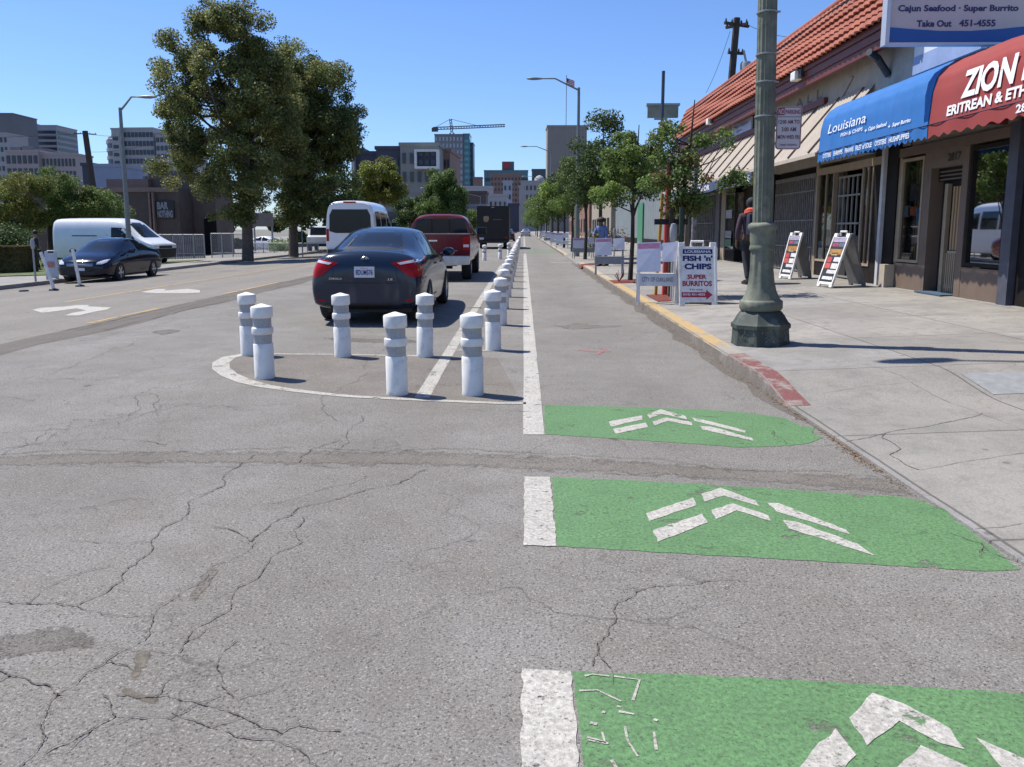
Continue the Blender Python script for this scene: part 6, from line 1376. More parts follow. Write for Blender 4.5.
# small shrubs on right
def shrub(label, x, y, z, r, n, lm, name='bush', cat='bush', ls=.09, rz=None):
    V = leaves([(np.array([x+random.uniform(-r, r)*.6, y+random.uniform(-r, r)*.6, z+r*.55+random.uniform(-.3, .35)*r]), r*.5) for _ in range(14)], n, ls); V[:, 2] = np.maximum(V[:, 2], z); o = leafobj(V-np.array([x, y, z]), lm, None, name); o.location = (x, y, z); tag(o, label, cat); return o
shrub('yellow-green bush growing beside the far driveway on the right', 3.9, 46, .1, 1.0, 1500, LF_YEL); shrub('rust-leaved bush under the street trees beyond the driveway', 4.6, 44, .2, 1.2, 1500, LF_RED)

# ================================================================== LEFT SIDE
cobra('tall grey street light standing on the left sidewalk in front of the white van', P(129.5, 247, 33).x, 33, 6.5, .75, GM, 1, z0=gz(-16, 33))
# dark brown building with mural lettering
DB = M('dark_brown_render', (.085, .066, .058), .85, .15, .8, dirt=(.13, .10, .085, .4)); DB2 = M('rosy_brown_render', (.21, .15, .125), .85, .12, .8)
zb = -1.0
def bx(px0, px1, ptop, Y): return P(px0, ptop, Y).x, P(px1, ptop, Y).x, P((px0+px1)/2, ptop, Y).z
t = thing('brown_building', 'low dark brown windowless building with a white lettered panel behind the white van', 'building', (P(140, 200, 60).x, 60, zb))
x0, x1, z1 = bx(20, 178, 189, 58); m = MB(); m.box((x0, 58, zb), (x1, 64, z1)); m.build('wall', DB, t, world=True)
m = MB(); m.box((x0, 57.85, z1-.22), (x1+.05, 58.0, z1+.1)); m.build('cornice', DB2, t, world=True)
x0b, x1b, z1b = bx(148, 214, 173, 60.5); m = MB(); m.box((x0b, 60.5, z1), (x1b, 64, z1b)); m.box((x1+.002, 60.5, zb), (x1b, 64, z1)); m.build('tall_wing', M('brown_wing_render', (.13, .10, .085), .85, .15, .8), t, world=True)
x0c, x1c, z1c = bx(106, 147.8, 179, 60); m = MB(); m.box((x0c, 60, z1+.1), (x1c, 64, z1c)); m.build('upper_wall', DB2, t, world=True)
for a in (150, 153.5): xx = P(a, 220, 57.8).x; m = MB(); m.box((xx, 57.7, zb), (xx+.12, 57.995, z1-.25)); m.build('pilaster', DB2, t, world=True)
xa, xb_ = P(156.5, 218, 57.9).x, P(174.5, 218, 57.9).x; za, zc = P(160, 218.5, 57.9).z, P(160, 201, 57.9).z
m = MB(); m.box((xa, 57.88, za), (xb_, 57.99, zc)); m.build('sign_panel', M('black_sign_panel', (.02, .02, .022), .6), t, world=True); LW = M('mural_white', (.24, .26, .29), .7)
lettering('BAR', lambda u, v: (xa+.1+u, 57.87, (za+zc)/2+.03+v), (xb_-xa)*.62, (zc-za)*.42, LW, t, world=True, bold=.05); lettering('NOTHING', lambda u, v: (xa+.1+u, 57.87, za+.06+v), (xb_-xa)-.2, (zc-za)*.42, LW, t, world=True, bold=.05)
xd = P(205, 240, 60.4).x; m = MB(); m.box((xd, 60.4, zb), (xd+.9, 60.49, 2.2)); m.build('door', DKWOOD, t, world=True)
# chain link fence
def chain():
    m, n, b = nt('chain_link'); co = coords(n); sp = N(n, 'ShaderNodeSeparateXYZ'); n.links.new(co, sp.inputs[0])
    def w(sgn):
        a = mth(n, 'ADD', sp.outputs[0], mth(n, 'MULTIPLY', sp.outputs[2], sgn)); f = mth(n, 'FRACT', mth(n, 'MULTIPLY', a, 9.0)); return mth(n, 'LESS_THAN', f, .13)
    mk = mth(n, 'MAXIMUM', w(1.0), w(-1.0)); b.inputs['Base Color'].default_value = (.4, .41, .42, 1); b.inputs['Roughness'].default_value = .5
    tr = N(n, 'ShaderNodeBsdfTransparent'); mx = N(n, 'ShaderNodeMixShader'); out = [x for x in n.nodes if x.type == 'OUTPUT_MATERIAL'][0]
    n.links.new(mk, mx.inputs[0]); n.links.new(tr.outputs[0], mx.inputs[1]); n.links.new(b.outputs[0], mx.inputs[2]); n.links.new(mx.outputs[0], out.inputs[0]); return m
CHN = chain(); FP = M('galvanised_pipe', (.36, .37, .38), .5, .1, 6)
def fence(label, px0, px1, Y, ztop, zbot, n, infill, slat=False):
    xa, xb = P(px0, 240, Y).x, P(px1, 240, Y).x; t = thing('fence', label, 'fence', (xa, Y, zbot), 0, 'fences on the left'); w = xb-xa; h = ztop-zbot
    for i in range(n+1): m = MB(); m.tube([(w*i/n, 0, 0), (w*i/n, 0, h+.03)], .035, 6); m.build('fence_post', FP, t, smooth=True)
    m = MB(); m.tube([(0, 0, h), (w, 0, h)], .032, 6); m.tube([(0, 0, .1), (w, 0, .1)], .02, 6); m.tube([(0, 0, h*.42), (w, 0, h*.42)], .018, 6); m.build('rail', FP, t)
    if slat:
        m = MB(); k = int(w/.11)
        for i in range(k): x = w*i/k; m.box((x, .02, .05), (x+.085, .03, h-.04+random.uniform(-.03, .03)))
        m.build('slats', infill, t)
    else: m = MB(); m.box((0, .01, .05), (w, .013, h)); m.build('chain_mesh', infill, t)
    return t
SL = M('grey_privacy_slat', (.20, .205, .21), .7, .3, 3)
fence('grey slatted fence beside the nose of the white van', 152, 204, 50, 1.05, -.95, 5, SL, True); fence('open chain-link fence with a pale top rail left of the first big trunk', 211, 243, 50, 1.12, -.95, 3, CHN)
fence('low chain-link fence running behind the two big trunks', 252, 318, 60, .35, -.85, 6, CHN)
fence('chain-link fence in front of the pale wall behind the sidewalk trees', 318, 345, 66, .4, -.8, 3, CHN)
# concrete / pale lot behind
m = MB(); m.grid(lambda u, v: (-75+u*58, 58+v*60, -.93), 4, 4); struct(m.build('parking_lot', CONC))
# big trees
BT = 'big sidewalk plane trees on the left'
def crownpx(Y, lst, base):
    out = []
    for px, py, rx, rz, dy, ry in lst:
        p = P(px, py, Y+dy); k = (Y+dy)/F; out.append((p.x-base[0], p.y-base[1], p.z-base[2], rx*k, ry, rz*k))
    return out
def P0(px, Y, z): q = P(px, 240, Y); return (q.x, Y, z)
b1 = P0(247, 42.5, gz(-15.5, 42))
tree('plane_tree', 'tallest plane tree with an olive crown and thick trunk behind the chain-link fence end', b1, 13.2, crownpx(42.5, [(222,50,45,38,0,2.6),(205,95,58,40,0,2.8),(240,30,30,26,0,2),(228,130,70,45,0,3),(260,150,50,50,1,2.4),(178,110,25,30,0,1.8),(196,165,45,28,.5,2.2),(185,60,24,22,.5,1.6),(290,45,14,14,0,1.2),(215,10,26,14,0,1.6),(246,150,36,34,-2.2,.8),(235,188,42,22,-2,1.2),(262,105,30,26,-1,1.6),(230,215,22,8,-1,1),(268,72,24,26,0,1.5),(275,110,26,26,0,1.5)], b1),
     120000, .115, LF_OLIVE, BARK, .25, (.3, .2), BT, .6, 300, .8, 42, extra=(LF_DARK, .3, 14000))
b2 = P0(293, 49.5, gz(-15.5, 42))
tree('plane_tree', 'second plane tree with a darker crown, right of the tallest one', b2, 12.2, crownpx(49.5, [(305,100,48,38,0,2.8),(320,135,45,42,0,2.8),(290,150,50,45,0,2.8),(322,75,28,24,0,2),(345,120,18,26,0,1.6),(280,85,40,40,-2,2.4),(300,185,45,28,0,2.4),(338,165,24,40,0,2),(285,60,18,16,0,1.4),(300,205,50,22,-1.5,1.2),(346,95,14,16,0,1)], b2),
     45000, .12, LF_DARK, BARK, .25, (.2, .2), BT, .66, 230, .8, 30, extra=(LF_OLIVE, .8, 90000))
b3 = P0(331, 60, -.6)
tree('plane_tree', 'third shaded tree just left of the shuttle van', b3, 9, crownpx(60, [(325,185,30,30,0,3),(310,205,26,20,0,3),(340,200,18,22,0,2.5)], b3), 9000, .22, LF_DARK, BARK, .25, (.2, .2), BT, .8, 60, .8, 14)
# dark wooded backdrop behind the lot
def treemass(label, px0, px1, pyt, Y, n, lm, cat='trees', name='treeline', dep=6, ls=.35, seed=0):
    cl = []; k = Y/F
    for i in range(int((px1-px0)/5)+4):
        px = random.uniform(px0, px1); top = pyt+random.uniform(-4, 6); py = random.uniform(top+4, 250); p = P(px, py, Y+random.uniform(0, dep)); cl.append((np.array([p.x, p.y, max(p.z, -.3)]), 10*k*random.uniform(.6, 1.2)))
    V = leaves(cl, n, ls); o = leafobj(V, lm, None, name); tag(o, label, cat, kind='stuff'); return o
treemass('dark wood of merged trees closing the view behind the parking lot', 205, 350, 190, 86, 20000, LF_DARK)
treemass('lower dark thicket beyond the shuttle van and pickup', 385, 425, 222, 112, 6000, LF_DARK, ls=.4)
# middle trees
def mtree(label, pxb, Y, h, lst, n, ls, lm, extra=None, cr=.9, nc=50, bark=BARK, name='tree', group='round trees beyond the vehicles'):
    b = P0(pxb, Y, -.7); return tree(name, label, b, h, crownpx(Y, lst, b), n, ls, lm, bark, .2, (.1, .1), group, cr, nc, .8, 10, extra)
mtree('yellow-green round tree above the shuttle van roof', 378, 76, 7.5, [(380,180,22,17,0,2.4),(365,192,20,14,0,2.2),(392,190,14,18,0,2),(378,168,12,8,0,1.6),(358,203,12,8,0,1.5)], 30000, .15, LF_YEL, (LF_MID, .5, 9000), .75, 70)
mtree('deep green round tree right of the yellow-green one', 443, 95, 8.5, [(444,196,24,20,0,3),(442,180,16,12,0,2.4),(452,208,20,14,0,2.6),(430,205,14,16,0,2.4)], 30000, .17, LF_MID, (LF_DARK, .5, 9000), .95, 60)
mtree('dark shaded tree between the yellow-green and the deep green trees', 410, 105, 6.5, [(408,212,14,16,0,2.5),(418,205,10,10,0,2)], 6000, .26, LF_DARK, None, .9, 30)
mtree('small green tree left of the box truck roof', 474, 170, 5, [(474,220,8,8,0,3)], 2500, .35, LF_MID, None, 1.1, 18)
# left edge trees
GL = 'bushy trees at the left edge'
mtree('bushy yellowish tree at the far left edge, above the hedge', 6, 46, 5, [(12,195,28,22,0,2),(-5,215,24,26,0,2),(35,185,18,12,0,1.8),(20,215,22,18,0,1.6)], 26000, .09, LF_OLD, (LF_MID, .5, 7000), .5, 80, group=GL)
mtree('bushy green tree standing left of the white van', 50, 48, 5, [(55,195,24,20,0,2),(72,205,24,20,0,2),(52,178,14,9,0,1.6),(85,198,18,14,0,1.6),(60,222,26,14,0,1.6)], 26000, .09, LF_MID, (LF_OLD, .4, 6000), .5, 80, BARK_D, group=GL)
mtree('low loose tree above the roof of the white van', 100, 50, 4.2, [(100,206,22,12,0,2),(115,212,12,7,0,1.5),(85,212,14,10,0,1.8)], 14000, .09, LF_MID, (LF_DARK, .5, 4000), .5, 46, group=GL)
p = P(8, 280, 38)
o = shrub('big dark bush behind the clipped hedge at the left edge', p.x+.1, 37.5, -.45, 1.9, 9000, LF_DARK, ls=.11)
# clipped hedge
p0, p1_ = P(-30, 281, 33), P(20.5, 281, 33); hz0 = gz(p1_.x, 33); w = p1_.x-p0.x
n_ = 26000; q = rng.random((n_, 3)); fidx = rng.integers(0, 3, n_); q[fidx == 0, 1] = rng.random((fidx == 0).sum())*.06; q[fidx == 1, 2] = 1-rng.random((fidx == 1).sum())*.06; q[fidx == 2, 0] = 1-rng.random((fidx == 2).sum())*.02
cen = q*np.array([w, 1.3, 1.12]); d = rng.normal(size=(n_, 3)); d /= np.linalg.norm(d, axis=1)[:, None]; e_ = np.cross(d, rng.normal(size=(n_, 3))); e_ /= np.linalg.norm(e_, axis=1)[:, None]; s_ = .045
V = np.stack([cen+d*s_, cen+e_*s_*.6, cen-d*s_, cen-e_*s_*.6], 1).reshape(-1, 3)
ht = thing('hedge', 'square clipped brownish hedge at the left edge', 'hedge', (p0.x, 33, hz0)); leafobj(V, leafmat('hedge_leaf', [(.09,.09,.035),(.17,.14,.055),(.24,.17,.08)]), ht, 'foliage')
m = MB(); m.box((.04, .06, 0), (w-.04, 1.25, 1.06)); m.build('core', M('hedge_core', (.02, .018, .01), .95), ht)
shrub('small green shrub by the rear wheel of the white van', P(60, 275, 40).x, 39.2, -.6, .5, 700, LF_MID); shrub('bright yellow-green shrub behind the low fence near the white parked car', P(281, 250, 66).x, 66, -.85, 1.3, 2500, LF_LIME, ls=.14)
# leaning broken delineators & litter at the left kerb
def flexpost(label, px, py, dx, h=1.05):
    p = GG(px, py); t = thing('flexible_post', label, 'bollard', (p.x, p.y, gz(p.x, p.y)), 0, 'bent white flexible posts at the left kerb'); m = MB(); m.tube([(0, 0, .03), (dx*.4, 0, h*.45), (dx, 0, h)], .045, 8); m.build('pole', WPL, t, smooth=True)
    m = MB(); m.lathe([(.13, 0), (.12, .04), (.05, .06)], 12); m.build('base', BLACKP, t); return t
flexpost('leaning white flexible post with a black foot, left of the parked dark blue sedan', 54, 290.5, -.28); flexpost('white flexible post in front of the dark blue sedan grille', 80, 286.5, -.14, 1.1)
p = GG(24, 291.5); m = MB(); m.lathe([(.13, 0), (.11, .04), (.05, .05)], 12); o = m.build('broken_post_base', BLACKP); o.location = p; tag(o, 'black base of a missing post lying at the left kerb', 'bollard base')
# tilted sign stand
p = GG(53, 282); t, T = aframe('sidewalk_sign', 'weathered sandwich board with a pink patch on the far left sidewalk', (p.x, p.y, gz(p.x, p.y)), .5, .36, .95, .22, mat=WB)
m = MB(); m.box((-.12, -.0175, .4), (.1, -.0165, .6), T=T); m.build('pink_notice', M('pink_notice', (.55, .25, .2), .7, .4, 12), t)
# signs beyond the big trunks
xa, xb_ = P(249, 220, 70).x, P(272.5, 220, 70).x; t = thing('lot_sign', 'plain beige board sign on posts between the two big trunks', 'sign', ((xa+xb_)/2, 70, -.9)); m = MB(); m.box((xa, 70, P(0, 226.5, 70).z), (xb_, 70.25, P(0, 213, 70).z)); m.build('panel', M('beige_board', (.20, .18, .165), .7, .1, 3), t, world=True)
m = MB(); [m.tube([(x, 70.1, -.9), (x, 70.1, 1.6)], .08, 8) for x in (xa+.4, xb_-.1)]; m.build('post', MET, t, world=True)
t = thing('street_sign_pole', 'pole with a green street name sign at the second big trunk', 'sign', (P(302.5, 250, 50).x, 50, -.4)); m = MB(); m.tube([(0, 0, 0), (0, 0, 3.1)], .04, 8); m.build('pole', MET, t); m = MB(); m.box((-.3, -.015, 2.8), (.1, .015, 3.15)); m.box((-.015, -.3, 2.5), (.015, .3, 2.7)); m.build('name_plate', M('street_sign_green', (.02, .16, .11), .5), t)
cobra('thin street light over the pale road beyond the deep green tree', -9.5, 108, 6.5, 3.5); cobra('small street light behind the one beyond the pickup', -8, 150, 7.5, 3.5)
# utility poles
def utility(label, px, Y, pyt, r, lean, z0, arms, trans=True):
    p = P(px, pyt, Y); t = thing('utility_pole', label, 'utility pole', (p.x, Y, z0)); h = p.z-z0; m = MB(); m.tube([(lean, 0, 0), (0, 0, h)], [r*1.3, r], 8); m.build('pole', BARK_D, t, smooth=True)
    for dz, w, tilt in arms: m = MB(); m.box((-w/2, -.06, -.06), (w/2, .06, .06), T=Matrix.Translation((0, 0, h-dz)) @ Matrix.Rotation(tilt, 4, 'Z')); [m.lathe([(.03, .06), (.05, .1), (.02, .22)], 8, T=Matrix.Translation((0, 0, h-dz)) @ Matrix.Rotation(tilt, 4, 'Z') @ Matrix.Translation((xx, 0, 0))) for xx in (-w*.45, -w*.2, w*.2, w*.45)]; m.build('cross_arm', BARK_D, t)
    if trans: m = MB(); m.lathe([(.001, 0), (.24, .02), (.26, .1), (.26, .95), (.22, 1.05), (.001, 1.1)], 14, T=Matrix.Translation((.45, -.2, h-3.1))); m.tube([(.45, -.2, h-2.0), (.35, -.1, h-1.5)], .05, 6); m.build('transformer', MET, t, smooth=True); m = MB(); m.box((-.5, -.1, h-4.0), (.7, .0, h-3.85)); m.build('bracket', DARKM, t)
    return t, Vector((p.x, Y, p.z))
_, u1 = utility('wooden utility pole with a transformer rising behind the tile roof', 737, 40, 18, .16, -.6, 0, [(.3, 1.5, .5), (.35, 1.1, -.7), (1.6, .8, .3)])
_, u2 = utility('distant leaning utility pole left of the round office tower', 85, 120, 131, .4, 1.2, -1, [(.4, 3.0, .4)], False)
def wire(label, a, c, sag, r): m = MB(); pts = [a.lerp(c, i/14)+Vector((0, 0, -sag*4*(i/14)*(1-i/14))) for i in range(15)]; m.tube(pts, r, 4); o = m.build('overhead_wire', BLACKP); tag(o, label, 'wire'); return o
wire('overhead wire running left from the distant pole', u2+Vector((0, 0, -.4)), Vector((-170, 122, u2.z+1)), 1.5, .03); wire('overhead wire between the distant pole and the big trees', u2+Vector((0, 0, -.4)), P(200, 123, 120), 1, .03)
wire('second lower overhead wire at the distant pole', u2+Vector((0, 0, -3)), P(190, 128, 120), 1, .025)
wire('thin guy wire dropping from the pole behind the tile roof', u1+Vector((-.3, 0, -.6)), P(706, 93, 40), .2, .012); wire('service wire leaving the pole behind the tile roof to the right', u1+Vector((.5, 0, -.3)), P(830, 32, 40), .4, .012)
# tall post with small billboard, right
p = P(663.5, 71, 58); t = thing('billboard', 'small beige board on a tall dark post beyond the tile roof', 'sign', (p.x, 58, 0)); m = MB(); m.tube([(0, 0, 0), (0, 0, p.z)], .12, 10); m.build('post', M('blue_grey_post', (.05, .06, .09), .5), t, smooth=True)
q0, q1 = P(647.5, 117.5, 59), P(678.5, 105.5, 59); m = MB(); m.box((q0.x, 59, q0.z), (q1.x, 59.3, q1.z)); m.build('board', M('beige_billboard', (.30, .27, .2), .6, .3, 1), t, world=True); m = MB(); m.box((q0.x-.1, 58.9, q1.z), (q1.x+.1, 59.4, q1.z+.15)); m.box((q0.x+.5, 58.9, q0.z-.15), (q1.x-.8, 59.2, q0.z)); m.build('frame', FP, t, world=True)

# ================================================================== SKYLINE
WG = M('far_window_glass', (.015, .02, .035), .3, .2, .5)
def tower(name, label, px0, px1, pyt, Y, depth, mat, rot=0, bands=None, grid=None, side=None, glass=None, z0=-1.5, roof=True):
    a, c = P(px0, pyt, Y), P(px1, pyt, Y); w = c.x-a.x; h = (a.z+c.z)/2-z0; t = thing(name, label, 'building', ((a.x+c.x)/2, Y, z0), rot); g = glass or WG
    m = MB(); m.box((-w/2, 0, 0), (w/2, depth, h)); m.build('wall', mat, t)
    if roof: m = MB(); m.box((-w/2-.3, -.3, h), (w/2+.3, depth+.3, h+.8)); m.build('parapet', mat, t)
    if bands:
        n, zb, fr = bands
        for i in range(n):
            zz = zb+(h-zb-1.5)*i/n; hh = (h-zb-1.5)/n*fr; m = MB(); m.box((-w/2+.8, -.25, zz), (w/2-.8, -.02, zz+hh)); m.box((w/2+.02, 1, zz), (w/2+.25, depth-1, zz+hh)) if rot <= 0 or a.x < 0 else None; m.build('window_band', g, t)
    if grid:
        nx, nz, zb, fw, fh = grid; first = None; cw = w/nx; ch = (h-zb-1)/nz
        for i in range(nx):
            for k in range(nz):
                if first is None: q = MB(); q.box((0, -.3, 0), (cw*fw, -.02, ch*fh)); o = q.build('window', g, t); first = o
                else: o = first.copy(); C.objects.link(o)
                o.location = (-w/2+cw*(i+(1-fw)/2), 0, zb+ch*(k+.3))
    if side:
        ny, nz, zb, fw, fh = side; first = None; cw = depth/ny; ch = (h-zb-1)/nz
        for i in range(ny):
            for k in range(nz):
                if first is None: q = MB(); q.box((w/2+.02, 0, 0), (w/2+.3, cw*fw, ch*fh)); o = q.build('window', g, t); first = o
                else: o = first.copy(); C.objects.link(o)
                o.location = (0, cw*(i+(1-fw)/2), zb+ch*(k+.3))
    return t, w, h
GC = M('grey_concrete_tower', (.15, .15, .165), .8, .08, .05); WC = M('pale_concrete', (.34, .33, .34), .8, .08, .05); RC = M('rosy_concrete', (.36, .30, .29), .8, .08, .05); DKG = M('dark_glass_tower', (.06, .075, .09), .4, .15, .05); TEAL = M('teal_glass', (.05, .14, .17), .25, .1, .05, coat=.4)
TNC = M('tan_concrete', (.27, .24, .215), .85, .08, .05); BRK = M('far_brown_brick', (.24, .15, .125), .85, .1, .1); NVB = M('navy_cladding', (.035, .04, .065), .6, .1, .2); GRB = M('grey_green_cladding', (.19, .2, .19), .7, .1, .1)
tower('office_tower', 'grey tower cut off by the left edge of the picture', -30, 12, 114, 560, 30, GC, .05)
tower('office_tower', 'slim pale tower with small windows at the far left', -14, 7, 134, 480, 20, WC, 0, None, (5, 9, 8, .5, .5))
tower('office_block', 'tall grey office block with dark ribbon windows on the left skyline', 14, 56, 126, 620, 30, WC, .03, (17, 8, .55)); 
tower('roof_plant_room', 'small plant room block crowning the grey ribbon-window office block', 20, 31, 122.5, 625, 15, GC, .06, roof=False)
t_, w_, h_ = tower('apartment_block', 'rosy apartment block with rows of dark square windows, behind the left edge trees', 5, 38, 152, 330, 12, RC, -.02, None, (6, 6, 2, .6, .62)); tower('apartment_block', 'rosy apartment wing with small paired windows stepping right', 38, 75, 155, 332, 14, RC, .03, None, (10, 6, 2, .5, .6))
for i, (a, c, y) in enumerate(((10, 20, 147), (22, 33, 146), (33, 46, 148.5))): tower('roof_equipment', ['left', 'middle', 'right'][i]+' grey plant room on top of the rosy apartment block', a, c, y, 336, 6, GC, 0, roof=False)
t = thing('round_office_tower', 'rounded tower with white balcony bands beside the curved office building', 'building', (P(105, 130, 430).x, 446, -1.5)); zt = P(105, 137, 430).z+1.5; m = MB(); m.lathe([(6.8, 0), (6.8, zt), (4.4, zt+2.5), (2.6, zt+4)], 40); m.build('wall', M('dark_band_glass', (.07, .08, .1), .4, .1, .1), t, smooth=True)
for k in range(12): m = MB(); m.lathe([(6.9, zt-.5-k*4.2), (7.3, zt-.5-k*4.2), (7.3, zt-2.3-k*4.2), (6.9, zt-2.3-k*4.2)], 40, cap=False); m.build('balcony_band', WC, t, smooth=True)
for k in range(3): m = MB(); m.lathe([(5.6-k*1.5, zt+1.0+k*1.4), (6.2-k*1.6, zt+1.0+k*1.4), (6.0-k*1.6, zt+1.6+k*1.4)], 32); m.build('roof_tier', WC, t, smooth=True)
# curved office building: three facets
tower('curved_office_building', 'left narrow facet block of the curved white office building', 111, 119, 129.5, 425, 16, WC, .0, (12, 4, .42), None); tower('curved_office_building', 'broad central block of the curved white office building with dark windows', 119, 153, 129, 428, 16, WC, -.03, None, (9, 11, 4, .72, .55)); tower('curved_office_building', 'right block of the curved white office building, half hidden by the big tree', 153, 190, 134, 424, 16, WC, -.22, None, (8, 11, 4, .66, .55))
tower('low_office', 'low bluish building at the foot of the curved office building', 92, 120, 167, 200, 12, M('bluish_wall', (.22, .26, .36), .7, .1, .1), 0, (2, 3, .3)); tower('low_office', 'dark slab building beside the distant utility pole', 82, 92, 166, 205, 12, NVB, 0)
# mid new apartment building
t_, w_, h_ = tower('modern_apartments', 'modern grey apartment building with a white framed corner bay', 400, 438, 146, 190, 24, GRB, -.03, None, (5, 4, 4, .42, .55))
tower('modern_apartments', 'navy apartment wing left of the grey modern building', 376, 400, 149.5, 192, 20, NVB, 0, None, (3, 4, 3, .4, .5)); tower('modern_apartments', 'lower navy apartment wing with a pale end wall behind the yellow-green tree', 352, 376, 154.5, 196, 20, NVB, 0, (3, 3, .3))
tower('end_wall', 'pale narrow end wall of the navy apartment wing', 351, 354, 153, 194, 3, WC, roof=False); tower('roof_block', 'grey roof block behind the navy apartment wing near the big trees', 352, 364, 148, 230, 8, NVB, roof=False)
a, c = P(415.5, 169, 188.5), P(439, 150, 188.5); t = thing('corner_bay', 'dark corner bay framed in white on the modern apartment building', 'building bay', ((a.x+c.x)/2, 188, a.z))
m = MB(); m.box((a.x, 186.8, a.z), (c.x, 189.5, a.z+.5)); m.box((a.x, 186.8, c.z-.5), (c.x, 189.5, c.z)); m.box((a.x, 186.8, a.z+.502), (a.x+.5, 189.5, c.z-.502)); m.box((c.x-.5, 186.8, a.z+.502), (c.x, 189.5, c.z-.502)); m.build('frame', M('white_frame', (.6, .6, .6), .6), t, world=True)
m = MB(); m.box((a.x+.5, 188.2, a.z+.5), (c.x-.5, 189.5, c.z-.5)); m.build('wall', NVB, t, world=True)
for i in range(3):
    for k in range(2): x = a.x+.8+i*(c.x-a.x-1.2)/3; z = a.z+.9+k*(c.z-a.z)/2.1; m = MB(); m.box((x, 188.0, z), (x+1.0, 188.19, z+1.2)); m.build('window', WG, t, world=True)
tower('brick_wing', 'brown brick wing on the right flank of the modern apartments', 440, 450, 152, 200, 20, BRK, -.05, None, (3, 4, 4, .4, .5))
tower('car_park', 'low grey car park building under the modern apartments', 376, 436, 193, 150, 12, M('car_park_grey', (.2, .2, .2), .8, .1, .1), 0, (1, 3.0, .6))
# crane tower
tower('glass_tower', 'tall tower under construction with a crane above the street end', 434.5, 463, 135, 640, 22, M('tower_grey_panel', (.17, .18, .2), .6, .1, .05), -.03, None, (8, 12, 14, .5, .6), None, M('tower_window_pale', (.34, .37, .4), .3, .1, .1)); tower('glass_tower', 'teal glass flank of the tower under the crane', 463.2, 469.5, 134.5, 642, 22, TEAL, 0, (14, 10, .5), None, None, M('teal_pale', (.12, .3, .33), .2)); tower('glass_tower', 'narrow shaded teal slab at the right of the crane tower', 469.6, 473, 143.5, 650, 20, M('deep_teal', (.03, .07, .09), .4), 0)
t = thing('tower_crane', 'tower crane with a long jib over the tower in the distance', 'crane', (P(452, 134, 660).x, 660, 0)); CR = M('crane_steel', (.07, .075, .085), .6, .1, 1); CRO = M('crane_mast_orange', (.36, .19, .12), .6, .1, 1)
def lattice(m, a, c, w, n, r):
    a = Vector(a); c = Vector(c); d = (c-a); u = d.cross(Vector((0, 1, 0))).normalized()*w/2; v = Vector((0, 1, 0))*w/2
    cs = [u+v, u-v, -u-v, -u+v]
    for q in cs: m.tube([a+q, c+q], r, 4)
    for i in range(n):
        for k in range(4): m.tube([a+d*i/n+cs[k], a+d*(i+1)/n+cs[(k+1) % 4]], r*.6, 3)
def rel(p): return Vector((p.x-t.location.x, p.y-660, p.z))
mt = rel(P(452, 133, 660)); m = MB(); lattice(m, (0, 0, 30), (0, 0, mt.z), 3.2, 16, .45); m.build('mast', CRO, t)
m = MB(); tp = rel(P(450.5, 119, 660)); lattice(m, (0, 0, mt.z), tp, 1.6, 5, .3); m.build('apex', CR, t)
m = MB(); j0 = rel(P(433, 128.5, 660)); j1 = rel(P(505, 125.5, 660)); jm = rel(P(452, 127.8, 660)); lattice(m, j0, jm, 1.8, 6, .3); lattice(m, jm, j1, 1.8, 20, .3); m.build('jib', CR, t)
m = MB(); m.tube([tp, jm.lerp(j1, .55)], .22, 4); m.tube([tp, j0], .22, 4); m.build('tie_rod', CR, t); m = MB(); m.box(j0+Vector((-1, -1, -2.5)), j0+Vector((4, 1, .5))); m.build('counterweight', CR, t)
# downtown cluster at the vanishing point
tower('teal_office', 'wide teal office block with a sign cube on top at the street end', 484, 528, 171, 700, 25, TEAL, 0, (6, 8, .4), None, None, M('teal_dark_glass', (.025, .06, .08), .3)); 
t = thing('roof_sign_cube', 'grey cube bearing a round red emblem on the teal office block', 'sign', (P(508, 165, 705).x, 705, P(508, 171, 705).z)); a, c = P(502, 171, 703), P(514, 161.5, 703); m = MB(); m.box((a.x, 703, a.z+.9), (c.x, 713, c.z)); m.build('cube', GC, t, world=True); m = MB(); m.lathe([(.001, 0), (3.0, .0), (3.0, .4), (.001, .4)], 24, T=Matrix.Translation((P(506.5, 165.5, 702.5).x, 702.6, P(506.5, 165.5, 702.5).z)) @ Matrix.Rotation(pi/2, 4, 'X') @ Matrix.Diagonal((1.1, .95, 1, 1))); m.build('emblem', M('emblem_red', (.45, .04, .05), .5), t, world=True)
tower('brick_office', 'brown brick office building in front of the teal one', 490.5, 521, 175, 560, 20, BRK, 0, None, (9, 9, 6, .45, .5)); tower('lower_block', 'white domed corner building left of the street end', 503, 512, 182, 430, 10, M('bluish_white', (.32, .35, .42), .7, .1, .1), 0, None, (2, 5, 3, .4, .5)); tower('dark_gate_building', 'dark recessed building front at the very end of the street', 508, 519, 205, 380, 10, NVB, 0)
tower('brick_block', 'small brown block right of the crane tower', 473, 482, 178, 620, 12, BRK); tower('white_block', 'white long low building above the box truck', 460, 492, 188, 330, 14, WC, 0, (2, 3, .35)); tower('brown_block', 'brown flat building behind the box truck roof', 462, 486, 193.5, 260, 14, M('dark_brown_block', (.11, .08, .075), .8, .1, .1), 0, (1, 3, .3)); tower('white_block', 'pale building with three small windows right above the box truck', 484, 507, 196, 300, 12, WC, 0, None, (5, 3, 3, .35, .4))
tower('white_block', 'cream low building left of the box truck', 450, 486, 207, 220, 12, WC, 0, None, (7, 1, 3, .4, .4))
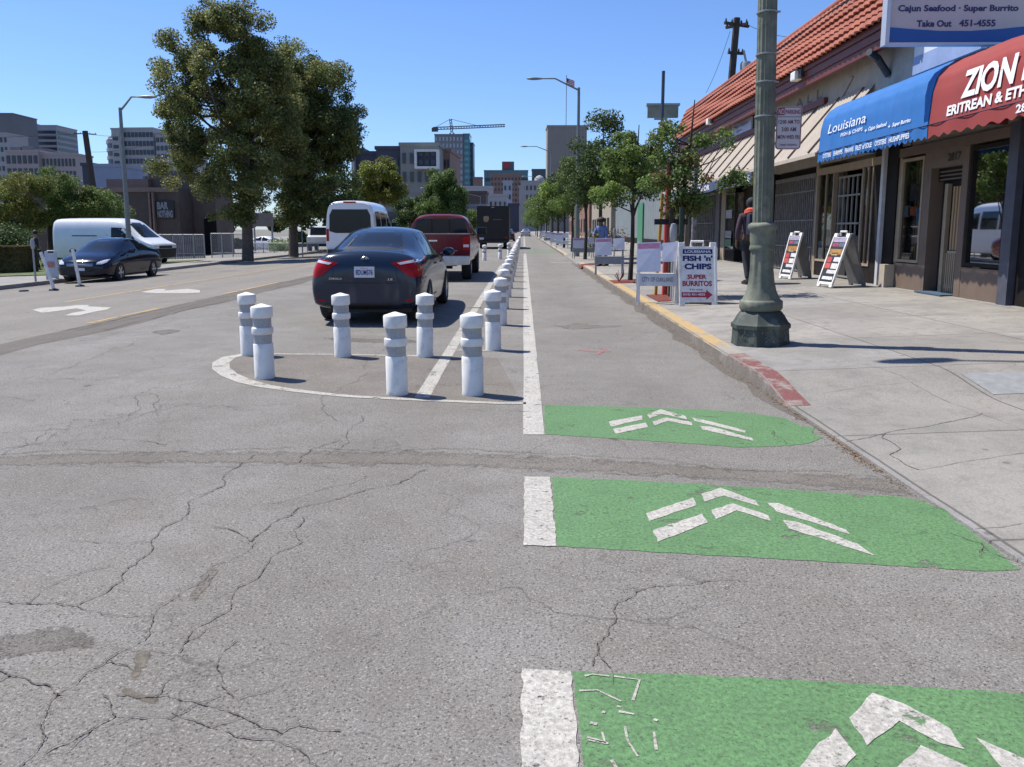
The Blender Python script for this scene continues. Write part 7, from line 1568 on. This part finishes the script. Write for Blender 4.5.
t_, w_, h_ = tower('domed_building', 'pale stone building with a small dome among the far trees', 521, 545, 182, 430, 16, WC, 0, None, (6, 5, 3, .4, .5)); m = MB(); m.lathe([(2.8, h_), (2.8, h_+1), (2.5, h_+2.2), (1.6, h_+3.3), (.001, h_+4)], 20, T=Matrix.Translation((3.5, 6, 0))); m.build('dome', WC, t_, smooth=True)
tower('dark_tower', 'dark glass block behind the small dome', 532, 547, 170, 600, 14, DKG, 0, (6, 8, .4)); tower('white_block', 'small white block at the right side of the street end', 519, 524, 187, 400, 8, WC)
t_, w_, h_ = tower('concrete_tower', 'plain tan concrete tower with ribbed walls and a flag on the roof', 547.5, 587, 127, 370, 14, TNC, .02)
for k in range(7): m = MB(); x = -w_/2+w_*(k+.5)/7; m.box((x-.35, -.35, 0), (x+.35, -.02, h_)); m.build('rib', TNC, t_)
t = thing('flagpole', 'flagpole with a stars and stripes flag on the tan concrete tower', 'flagpole', (P(566, 128, 372).x, 372, P(566, 127, 372).z)); ft = P(566, 75, 372).z-t.location.z; m = MB(); m.tube([(0, 0, -.5), (0, 0, ft)], .18, 6); m.build('pole', MET, t)
m = MB()
for k in range(7): 
    f = lambda u, v, k=k: (u*3.6, .35*sin(u*5), ft-1.2-v*2.6-u*1.4)
    q = MB(); m.add([f(0, k/7), f(.5, k/7), f(1, k/7), f(1, (k+1)/7), f(.5, (k+1)/7), f(0, (k+1)/7)], [(0, 1, 4, 5), (1, 2, 3, 4)], k % 2)
m.build('flag', [M('flag_red', (.4, .04, .06), .7), M('flag_white', (.6, .6, .62), .7)], t); m = MB(); m.add([(0, -.05, ft-1.2), (1.5, .2, ft-1.8), (1.5, .2, ft-3.2), (0, -.05, ft-2.6)], [(0, 1, 2, 3)]); m.build('canton', M('flag_blue', (.03, .05, .2), .7), t)
tower('mid_block', 'grey block far behind the pickup roof', 420, 452, 186, 240, 10, GC, 0, (2, 3, .3))

# ================================================================== LIGHT
w = bpy.data.worlds.new('World'); sc.world = w; w.use_nodes = True; n = w.node_tree; bg = n.nodes['Background']
sky = n.nodes.new('ShaderNodeTexSky'); sky.sky_type = 'NISHITA'; sky.sun_disc = False; D = Vector((-.445, .225, .866)).normalized()
sky.sun_elevation = math.asin(D.z); sky.sun_rotation = atan2(D.x, D.y); sky.air_density = 1.0; sky.dust_density = .3; sky.ozone_density = 4.0; sky.altitude = 0
n.links.new(mixc(n, 1.0, sky.outputs[0], (.74, .89, 1.18), 'MULTIPLY'), bg.inputs[0]); bg.inputs[1].default_value = .11
l = bpy.data.lights.new('sun', 'SUN'); l.energy = 5.0; l.angle = R(.53); l.color = (1, .955, .88); so = bpy.data.objects.new('sun', l); C.objects.link(so); so.rotation_euler = D.to_track_quat('Z', 'Y').to_euler()
vs = sc.view_settings; vs.view_transform = 'Standard'; vs.look = 'None'; vs.exposure = .38; vs.gamma = 1; vs.use_curve_mapping = False
sc.cycles.max_bounces = 6; sc.cycles.transparent_max_bounces = 16; sc.cycles.use_denoising = True
